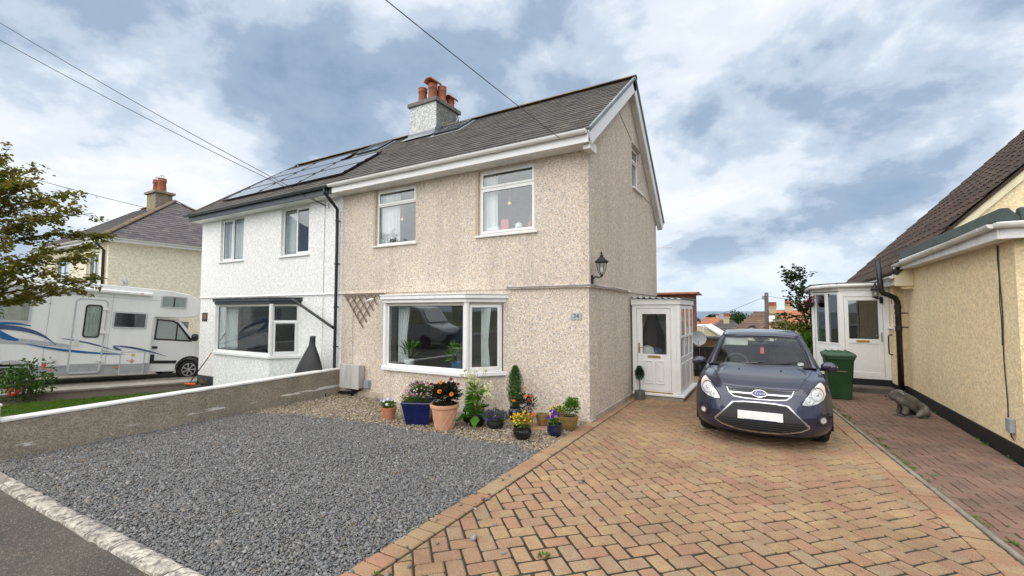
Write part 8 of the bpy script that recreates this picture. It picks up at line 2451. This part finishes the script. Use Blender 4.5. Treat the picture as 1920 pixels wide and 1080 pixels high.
for k in range(55):
    x, y = random.uniform(-2.6, 1.4), random.uniform(2.3, 8)
    tuft(x, y, 0.016, random.uniform(0.006, 0.016), random.randint(3, 9), random.uniform(0.008, 0.018))
for k in range(14):
    tuft(-2.61 + random.gauss(0, 0.006), random.uniform(2.2, 7.2), 0.018, 0.012, 7, 0.016)
tuft(-1.62, 3.32, 0.022, 0.04, 60, 0.03); tuft(-2.60, 2.46, 0.02, 0.025, 30, 0.022); tuft(-1.0, 6.2, 0.02, 0.02, 14, 0.02)
tag(w.build('weeds', 'leaf_bright', recalc=False), 'moss and small weeds growing in the paving joints', 'weeds', kind='stuff')

# ------------------------------------------------------------------ back gate by the porch
t = thing('side_gate', 'black painted boarded gate at the end of the drive by the porch', 'gate', (-1.4, 14.6, 0))
for k in range(9):
    mb = MB(); x0 = -2.6 + 0.155 * k; mb.box(x0, 14.55, 0.02, x0 + 0.146, 14.58, 0.92 + 0.01 * (k % 2)); mb.build('board', 'black_paint', t, bevel=0.004)
mb = MB(); mb.box(-2.6, 14.51, 0.84, -1.2, 14.55, 0.93); mb.box(-2.6, 14.51, 0.15, -1.2, 14.55, 0.24); mb.build('rail', 'black_paint', t)
mb = MB(); mb.box(-1.2, 14.5, -0.1, -1.08, 14.62, 1.0); mb.build('post', 'black_paint', t, bevel=0.008)

# ------------------------------------------------------------------ the town below
def brickmat(name, c1, c2, mortar, sc=1.0):
    m, nt, b = newmat(name)
    co = objco(nt)
    mp = nt.nodes.new('ShaderNodeMapping'); mp.inputs['Rotation'].default_value = (R(90), 0, 0)
    nt.links.new(co, mp.inputs[0])
    br = nd(nt, 'ShaderNodeTexBrick', {'Vector': mp.outputs[0], 'Color1': c4(c1), 'Color2': c4(c2), 'Mortar': c4(mortar), 'Scale': 1.0, 'Mortar Size': 0.009, 'Brick Width': 0.225 * sc, 'Row Height': 0.075 * sc})
    nt.links.new(br.outputs[0], b.inputs['Base Color']); b.inputs['Roughness'].default_value = 0.9
    bumpn(nt, b, br.outputs['Fac'], -0.4, 0.01)
    return m
brickmat('red_brick', (0.30, 0.085, 0.045), (0.20, 0.060, 0.038), (0.30, 0.24, 0.19))
M('wall_cream', (0.62, 0.54, 0.40), 0.9, var=0.08); M('wall_peach', (0.55, 0.38, 0.26), 0.9, var=0.1); M('wall_white', (0.72, 0.72, 0.69), 0.9, var=0.06); M('wall_tan', (0.46, 0.36, 0.24), 0.9, var=0.1)
def bg_house(label, cx, cy, w, d, base, eave, ridge, wall, roofm, rot=0, hip=0.0, chimneys=(), wins=True, axis_='x', skylight=False, name='house', cat='house'):
    """far house: walls with window openings filled by frames and panes, gabled or hipped roof, stacks with pots"""
    t = thing(name, label, cat)
    mb = MB(); mb.box(-w / 2, -d / 2, 0, w / 2, d / 2, eave - base); mb.build('wall', wall, t)
    e, r, ov = eave - base, ridge - base, 0.25
    a, b_ = w / 2 + ov, d / 2 + ov
    if axis_ == 'x':
        R0, R1 = (-a + hip, 0, r), (a - hip, 0, r)
        vs_ = [(-a, -b_, e), (a, -b_, e), (a, b_, e), (-a, b_, e), R0, R1]
        fs = [(0, 1, 5, 4), (2, 3, 4, 5), (1, 2, 5), (3, 0, 4), (0, 3, 2, 1)]
    else:
        R0, R1 = (0, -b_ + hip, r), (0, b_ - hip, r)
        vs_ = [(-a, -b_, e), (a, -b_, e), (a, b_, e), (-a, b_, e), R0, R1]
        fs = [(0, 4, 5, 3), (1, 2, 5, 4), (0, 1, 4), (2, 3, 5), (0, 3, 2, 1)]
    mb = MB(); mb.add(vs_, fs); rf = mb.build('roof', roofm, t)
    if hip == 0 and axis_ == 'y':
        mb = MB(); mb.add([(-w / 2, -b_ + 0.02, e - 0.02), (w / 2, -b_ + 0.02, e - 0.02), (0, -b_ + 0.02, r - 0.12), (-w / 2, -b_ - 0.01, e - 0.02), (w / 2, -b_ - 0.01, e - 0.02), (0, -b_ - 0.01, r - 0.12)], [(0, 1, 2), (5, 4, 3), (0, 3, 4, 1), (1, 4, 5, 2), (2, 5, 3, 0)]); mb.build('gable', wall, t)
    # tile courses as thin real steps on the slopes facing the viewer
    mb = MB()
    if axis_ == 'x':
        n = 12
        for k in range(1, n):
            f = k / n
            x0, x1 = -a + (hip * f), a - (hip * f)
            y, z = -b_ + b_ * f, e + (r - e) * f
            mb.add([(x0, y - 0.02, z + 0.005), (x1, y - 0.02, z + 0.005), (x1, y - 0.02, z + 0.05), (x0, y - 0.02, z + 0.05), (x1, y + 0.25, z + 0.05 + 0.25 * (r - e) / b_ * 0.9), (x0, y + 0.25, z + 0.05 + 0.25 * (r - e) / b_ * 0.9)], [(0, 1, 2, 3), (3, 2, 4, 5)])
    else:
        n = 12
        for k in range(1, n):
            f = k / n
            z = e + (r - e) * f
            for s_ in (-1, 1):
                x = s_ * a * (1 - f)
                mb.add([(x + s_ * 0.02, -b_ + hip * f, z + 0.005), (x + s_ * 0.02, b_ - hip * f, z + 0.005), (x + s_ * 0.02, b_ - hip * f, z + 0.05), (x + s_ * 0.02, -b_ + hip * f, z + 0.05), (x - s_ * 0.25, b_ - hip * f, z + 0.05 + 0.25 * (r - e) / a * 0.9), (x - s_ * 0.25, -b_ + hip * f, z + 0.05 + 0.25 * (r - e) / a * 0.9)], [(0, 1, 2, 3), (3, 2, 4, 5)])
    mb.build('tile_courses', roofm, rf, recalc=False)
    if wins:
        k = max(1, int(w // 3))
        for i in range(k):
            x0 = -w / 2 + w * (i + 0.5) / k
            for z0 in ([e - 2.0] + ([e - 4.6] if e > 4.5 else [])):
                f_ = MB(TF(-d / 2)); f_.ring(x0 - 0.6, z0, x0 + 0.6, z0 + 1.3, 0.08, -0.02, 0.03); f_.slab(rect(x0 - 0.03, z0 + 0.08, x0 + 0.03, z0 + 1.22), [], -0.02, 0.025)
                wn_ = f_.build('window', 'upvc', t); p_ = MB(TF(-d / 2)); p_.slab(rect(x0 - 0.55, z0 + 0.05, x0 + 0.55, z0 + 1.25), [], 0.001, 0.012); p_.build('pane', 'solar_glass', wn_)
    for (x0, y0, wd, hh, np2) in chimneys:
        mb = MB(); mb.box(x0 - wd / 2, y0 - 0.35, r - 1.2, x0 + wd / 2, y0 + 0.35, r + hh); mb.box(x0 - wd / 2 - 0.06, y0 - 0.41, r + hh + 0.001, x0 + wd / 2 + 0.06, y0 + 0.41, r + hh + 0.12); c_ = mb.build('chimney', 'wall_tan', rf)
        for q in range(np2):
            mb = MB(); mb.lathe([(0.15, 0), (0.12, 0.4), (0.15, 0.46), (0.11, 0.46)], (x0 - wd / 2 + wd * (q + 0.5) / np2, y0, r + hh + 0.1), 10); mb.build('chimney_pot', 'terracotta', c_, smooth=True, auto=40)
    if skylight:
        f = 0.55
        mb = MB(); y, z = -b_ + b_ * f, e + (r - e) * f; sl_ = (r - e) / b_
        if axis_ == 'x':
            mb.add([(w * 0.02, y, z + 0.08), (w * 0.02 + 0.8, y, z + 0.08), (w * 0.02 + 0.8, y + 0.8, z + 0.08 + 0.8 * sl_), (w * 0.02, y + 0.8, z + 0.08 + 0.8 * sl_)], [(0, 1, 2, 3)])
        mb.build('roof_light', 'print_white', rf, solid=0.05)
    t.location = (cx, cy, base); t.rotation_euler = (0, 0, R(rot))
    return t
bg_house('red brick house end rising behind the white porch', -6.15, 21.2, 6.6, 1.6, -1.0, 2.72, 2.80, 'red_brick', 'orange_roof', wins=True)
# conservatory
t = thing('conservatory', 'cream conservatory with white ribbed glass roof below the drive end', 'conservatory', (-2.6, 26, -1.4))
mb = MB(); mb.box(-3.6, 25, -1.5, -1.6, 28, -0.2); mb.build('base_wall', 'wall_cream', t)
mb = MB(); mb.prism([(-3.55, -0.2), (-1.65, -0.2), (-1.65, 0.25), (-2.95, 1.18), (-3.55, 1.18)], 25.0, 25.05, 'y'); mb.build('end_panel', 'cream_paint', t)
mb = MB(); mb.add([(-3.5, 25, 1.2), (-2.9, 25, 1.22), (-1.5, 24.9, 0.30), (-1.5, 28, 0.30), (-2.9, 28, 1.22), (-3.5, 28, 1.2)], [(0, 1, 4, 5), (1, 2, 3, 4)]); cr_ = mb.build('glass_roof', 'wall_white', t, solid=0.04)
for k in range(7):
    mb = MB(); y = 24.95 + 0.5 * k; mb.bar((-2.9, y, 1.26), (-1.48, y, 0.34), 0.05, 0.05); mb.build('roof_bar', 'upvc', cr_)
mb = MB(); mb.bar((-2.92, 24.93, 1.22), (-2.92, 24.93, -0.2), 0.07, 0.07); mb.bar((-3.55, 24.93, 0.0), (-1.65, 24.93, 0.0), 0.06, 0.06); mb.build('frame', 'upvc', t)
for k in range(3):
    window(t, TF(24.96), -3.5 + 0.62 * k, -0.75, -2.92 + 0.62 * k, -0.05, c=0.03)
t = thing('satellite_dish', 'grey satellite dish on the corner of the brick house', 'satellite dish', (-2.75, 21.6, 1.0))
mb = MB(); mb.lathe([(0.001, -0.05), (0.2, -0.03), (0.32, 0.03), (0.31, 0.04), (0.2, -0.015), (0.001, -0.03)], (0, 0, 0), 20); Rm = Matrix.Translation((-2.62, 20.6, 0.82)) @ Matrix.Rotation(R(72), 4, 'X') @ Matrix.Rotation(R(18), 4, 'Y'); mb.v = [tuple(Rm @ Vector(p)) for p in mb.v]; mb.build('dish', 'grey_box', t, smooth=True, auto=50)
mb = MB(); mb.tube([(-2.62, 20.7, 0.82), (-2.72, 21.2, 0.75)], 0.02, 6); mb.tube([(-2.62, 20.5, 0.55), (-2.55, 20.15, 0.75)], 0.01, 5); mb.build('arm', 'grey_box', t)
t = thing('shed', 'brown flat-roofed shed beyond the black gate', 'shed', (-2.5, 23.2, -0.9))
for k in range(7):
    mb = MB(); mb.box(-2.85 + 0.11 * k, 23.0, -1.0, -2.746 + 0.11 * k, 23.03, 0.66); mb.build('board', 'timber', t)
mb = MB(); mb.box(-2.84, 23.035, -1.0, -2.1, 24.2, 0.65); mb.build('shed_wall', 'timber', t); mb = MB(); mb.box(-2.95, 22.9, 0.665, -1.98, 24.3, 0.76); mb.build('shed_roof', 'felt_old', t)
bg_house('grey hip-roofed house with one red-potted chimney in the town below', -4.55, 62, 4.6, 6.0, -5.2, -0.75, 0.85, 'wall_tan', 'grey_roof', hip=2.0, chimneys=((0.05, -0.6, 0.65, 0.30, 3),))
bg_house('large brown tiled house with skylight behind the car roof', -0.35, 50, 5.6, 6.5, -5.0, -0.35, 1.95, 'wall_cream', 'brown_roof', hip=2.3, chimneys=((0.75, 0, 0.6, 0.35, 3),), skylight=True)
bg_house('small cream gabled extension in front of the brown tiled house', -1.15, 42, 1.5, 4.0, -4.2, 0.30, 0.78, 'wall_cream', 'brown_roof', axis_='y', wins=False)
bg_house('small cream outhouse with orange tiles beside the utility pole', 0.05, 41, 0.85, 3.0, -4.2, 0.45, 1.0, 'wall_cream', 'orange_roof', axis_='y', wins=False)
bg_house('peach rendered house with terracotta roof to the right of the pole', 2.7, 62, 5.6, 6, -5.2, 0.35, 2.1, 'wall_peach', 'orange_roof', chimneys=((-0.55, 0, 0.8, 0.55, 3),))
bg_house('far pink house with terracotta roof behind the sapling', 7.5, 76, 7, 6, -6.5, 1.2, 3.1, 'wall_peach', 'orange_roof', chimneys=((-1.5, 0, 0.7, 0.5, 2),))
bg_house('distant red-roofed white terrace near the sea', -12.2, 122, 4.8, 6, -11.5, -1.6, 0.35, 'wall_white', 'orange_roof', hip=0.8, chimneys=((1.2, 0, 0.7, 0.4, 2),))
bg_house('distant red brick house by the dark trees', -16.4, 118, 4.0, 6, -11.0, -1.9, -0.5, 'wall_cream', 'orange_roof', hip=0.8)
bg_house('distant brown-roofed house between the trees and the sea', -9.3, 135, 5.0, 6, -12.5, -2.4, -0.6, 'wall_white', 'brown_roof')
bg_house('low grey-roofed house in front of the green tree', -6.9, 85, 5.5, 6, -7.6, -2.6, -0.7, 'wall_peach', 'brown_roof', hip=1.0)
def far_tree(label, c, rad, n, L, mat):
    t = thing('broadleaf_tree', label, 'tree', (c[0], c[1], gh(c[0], c[1])))
    g0 = gh(c[0], c[1])
    mb = MB(); mb.tube([(c[0], c[1], g0 - 0.3), (c[0] + 0.1, c[1], (g0 + c[2]) / 2), (c[0], c[1], c[2])], [rad[0] * 0.12, rad[0] * 0.09, rad[0] * 0.04], 7); mb.build('trunk', 'bark', t)
    lumps = []
    for k in range(26):
        d = Vector((random.gauss(0, 1), random.gauss(0, 1), random.gauss(0.15, 0.8))).normalized() * random.uniform(0.35, 0.8)
        lumps.append((d, random.uniform(0.22, 0.42)))
    mb = MB()
    for k in range(n):
        l, s_ = random.choice(lumps)
        d = Vector((random.gauss(0, 1), random.gauss(0, 1), random.gauss(0, 1))).normalized()
        q = l + d * s_ * random.uniform(0.6, 1.05)
        mb.leaf((c[0] + q.x * rad[0], c[1] + q.y * rad[1], c[2] + q.z * rad[2]), d + Vector((random.gauss(0, 0.5), random.gauss(0, 0.5), random.gauss(0, 0.5))), (random.gauss(0, 0.5), random.gauss(0, 0.5), 1), L * random.uniform(0.6, 1.3), L * 0.7)
    mb.build('crown', mat, t, recalc=False)
random.seed(21)
far_tree('round bright green tree among the roofs below', (-4.0, 78, 0.1), (1.75, 1.7, 1.75), 2600, 0.30, 'leaf_far')
far_tree('dark round tree on the skyline above the red roofs', (-16.1, 160, -0.3), (1.7, 1.7, 1.35), 1200, 0.42, 'leaf_far_dark')
far_tree('small dark tree beside the bright green tree', (-5.6, 92, 0.6), (1.15, 1.2, 0.85), 900, 0.32, 'leaf_far_dark')
far_tree('low dark tree at the left edge of the distant roofs', (-20.2, 155, -1.8), (1.5, 1.6, 1.6), 900, 0.42, 'leaf_far_dark')
far_tree('low green tree in front of the distant terrace', (-14.8, 112, -2.6), (1.3, 1.4, 1.2), 900, 0.36, 'leaf_far')
# garden fence of boards
t = thing('garden_fence', 'orange-brown boarded garden fence behind the sapling', 'fence', (2.4, 31, -1.4))
for k in range(11):
    mb = MB(); x0 = 1.3 + 0.2 * k; mb.box(x0, 31, -1.8, x0 + 0.19, 31.03, 1.30 + 0.02 * math.sin(k * 2.1)); mb.build('board', M('fence_wood', (0.34, 0.19, 0.085), 0.85, var=0.2, rand=0.15), t)
# utility pole
t = thing('utility_pole', 'weathered wooden utility pole standing in the gardens below', 'pole', (-0.09, 34, -1.9))
mb = MB(); mb.tube([(-0.11, 34, -2.0), (-0.08, 34, 1.0), (-0.06, 34, 3.22)], [0.15, 0.135, 0.12], 12); mb.build('pole', 'pole_wood', t, smooth=True)
mb = MB(); mb.box(-0.32, 33.85, 2.75, -0.17, 34.0, 3.0); mb.build('terminal_box', 'grey_box', t)
mb = MB(); mb.tube([(-0.06, 34, 3.0), (-0.06, 33.7, 3.02)], 0.02, 6); mb.build('bracket', 'steel', t)
# aerial on the roof behind
t = thing('tv_aerial', 'television aerial seen past the rear corner of the house', 'aerial', (-4.3, 22, 2.9))
mb = MB(); mb.tube([(-4.7, 22, 2.9), (-4.7, 22, 5.1)], 0.02, 6); mb.tube([(-4.75, 22, 5.06), (-3.84, 21.6, 5.0)], 0.012, 5)
for k in range(7):
    x = -4.6 + 0.12 * k; mb.tube([(x, 22 - 0.4 * (k + 1) / 8, 4.92), (x, 22 - 0.4 * (k + 1) / 8, 5.15)], 0.008, 4)
mb.build('aerial_frame', 'steel', t)

# ------------------------------------------------------------------ overhead wires
def wire(label, p, q, sag, r=0.011, pole=False):
    p, q = Vector(p), Vector(q)
    n = 40
    pts = [p.lerp(q, i / n) - Vector((0, 0, sag * 4 * (i / n) * (1 - i / n))) for i in range(n + 1)]
    t = thing('overhead_wire', label, 'wire', tuple(q)); MB().tube(pts, r, 5).build('strand', 'cable', t, smooth=True)
wire('service wire running from above the street to the eaves over the right upper window', (-3.17, -7.0, 5.30), (-3.14, 7.16, 5.08), 0.14, 0.006)
wire('upper of the two phone wires crossing the sky to the white house', (-19.35, 1.65, 11.10), (-9.96, 7.50, 4.76), 0.16, 0.009)
wire('lower of the two phone wires crossing the sky to the white house', (-19.2, 1.64, 10.45), (-9.94, 7.49, 4.74), 0.16, 0.009)
wire('wire running to the chimney of the cream house', (-29.0, 3.0, 8.6), (-27.3, 10.0, 7.25), 0.1, 0.012)
wire('thin wire from the utility pole across the gap towards the brick house', (-0.06, 33.7, 3.0), (-5.0, 30.0, 1.0), 0.15, 0.012)
wire('thin wire leaving the utility pole behind the sapling', (-0.06, 33.7, 3.0), (4.5, 30.0, 2.2), 0.1, 0.012)

random.seed(4)
fl_ = MB()
for k in range(70):
    x_, y_ = (random.uniform(-9.2, -7.2), random.uniform(1.9, 5.0)) if k < 40 else (random.uniform(-9, -3), random.uniform(1.9, 5.6))
    fl_.leaf((x_, y_, gz_(x_, y_) + 0.018), (random.gauss(0, 1), random.gauss(0, 1), random.gauss(0, 0.2)), (random.gauss(0, 0.3), random.gauss(0, 0.3), 1), random.uniform(0.025, 0.06), random.uniform(0.015, 0.04))
foliage('leaf_fallen', [(0.20, 0.10, 0.035), (0.30, 0.18, 0.06), (0.14, 0.06, 0.03)], trans=0.1)
tag(fl_.build('fallen_leaves', 'leaf_fallen', recalc=False), 'brown fallen leaves lying scattered on the grey gravel', 'leaves', kind='stuff')

# ------------------------------------------------------------------ across the street, seen only as reflections in the panes
t = thing('street_wall', 'grey rendered garden wall across the street', 'wall', (-6, -9.4, 0))
mb = MB(); mb.box(-30, -9.55, -0.2, 12, -9.3, 0.95); mb.build('render', 'concrete', t); mb = MB(); mb.box(-30, -9.6, 0.951, 12, -9.25, 1.02); mb.build('coping', 'white_paint', t)
for k, (cx_, lab, wl_) in enumerate([(-24, 'cream house across the street, far left', 'wall_cream'), (-12, 'white house across the street opposite the bay windows', 'wall_white'), (1.5, 'cream house across the street opposite the drive', 'wall_cream'), (14, 'white house across the street, far right', 'wall_white')]):
    bg_house(lab, cx_, -27, 9.5, 8, -0.5, 3.0, 5.6, wl_, 'grey_roof', rot=180, hip=2.5, chimneys=((1, 0, 0.9, 0.6, 3),))
# parked van and a blue car
van = thing('van', 'silver-grey panel van parked across the street', 'van')
Tv = lambda a, b, c: (a, c, b)
mb = MB(Tv); mb.slab([(-2.6, 0.35), (-2.1, 0.35), (-2.05, 0.55), (-1.5, 0.72), (-1.15, 0.4), (1.1, 0.4), (1.45, 0.72), (2.0, 0.5), (2.1, 0.35), (2.65, 0.38), (2.7, 0.85), (2.55, 1.12), (1.75, 1.38), (1.05, 2.2), (0.5, 2.35), (-2.5, 2.35), (-2.65, 2.1)], [], -0.98, 0.98); mb.build('body', M('van_silver', (0.42, 0.43, 0.45), 0.3, coat=0.6), van, bevel=0.10, seg=3)
mb = MB(); mb.add([(1.72, -0.85, 1.42), (1.72, 0.85, 1.42), (1.12, 0.72, 2.14), (1.12, -0.72, 2.14)], [(0, 1, 2, 3)]); mb.v = [(a + 0.03, b, c + 0.03) for a, b, c in mb.v]; mb.build('windscreen', 'solar_glass', van, solid=0.02)
for sy in (-1, 1):
    mb = MB(lambda a, b, c: (a, sy * (0.985 + c), b)); mb.slab([(0.25, 1.40), (1.55, 1.36), (1.02, 2.05), (0.3, 2.08)], [], 0, 0.01); mb.build('side_window', 'solar_glass', van)
    for x_ in (-1.55, 1.55):
        mb = MB(); mb.lathe([(0.2, -0.11), (0.33, -0.1), (0.34, 0), (0.33, 0.1), (0.2, 0.11)], (0, 0, 0), 24); mb.v = [(x_ + p[0], sy * 0.88 + p[2], 0.34 + p[1]) for p in mb.v]; mb.build('wheel', 'tyre', van, smooth=True, auto=40)
    mb = MB(); mb.box(2.35, sy * 0.62 - 0.2, 0.80, 2.72, sy * 0.62 + 0.2, 1.02); mb.build('headlight', 'lamp_silver', van, bevel=0.05)
mb = MB(); mb.box(2.60, -0.5, 0.42, 2.73, 0.5, 0.75); mb.build('grille', 'black_plastic', van, bevel=0.03)
van.location = (-18.4, -6.1, -0.05)
c2 = thing('car', 'blue hatchback parked across the street behind the van', 'car')
mb = MB(Tv); mb.slab([(-2.0, 0.3), (2.0, 0.3), (2.05, 0.7), (1.2, 0.9), (0.5, 1.42), (-1.3, 1.45), (-2.0, 0.95)], [], -0.85, 0.85); mb.build('body', M('car_blue', (0.02, 0.13, 0.30), 0.25, coat=1.0), c2, bevel=0.12, seg=3)
for sy in (-1, 1):
    mb = MB(lambda a, b, c: (a, sy * (0.852 + c), b)); mb.slab([(-1.4, 0.93), (0.95, 0.93), (0.45, 1.36), (-1.25, 1.38)], [], 0, 0.008); mb.build('side_window', 'solar_glass', c2)
    for x_ in (-1.25, 1.3):
        mb = MB(); mb.lathe([(0.2, -0.1), (0.31, -0.09), (0.32, 0), (0.31, 0.09), (0.2, 0.1)], (0, 0, 0), 20); mb.v = [(x_ + p[0], sy * 0.78 + p[2], 0.32 + p[1]) for p in mb.v]; mb.build('wheel', 'tyre', c2, smooth=True, auto=40)
c2.location = (-12.9, -6.2, -0.05)
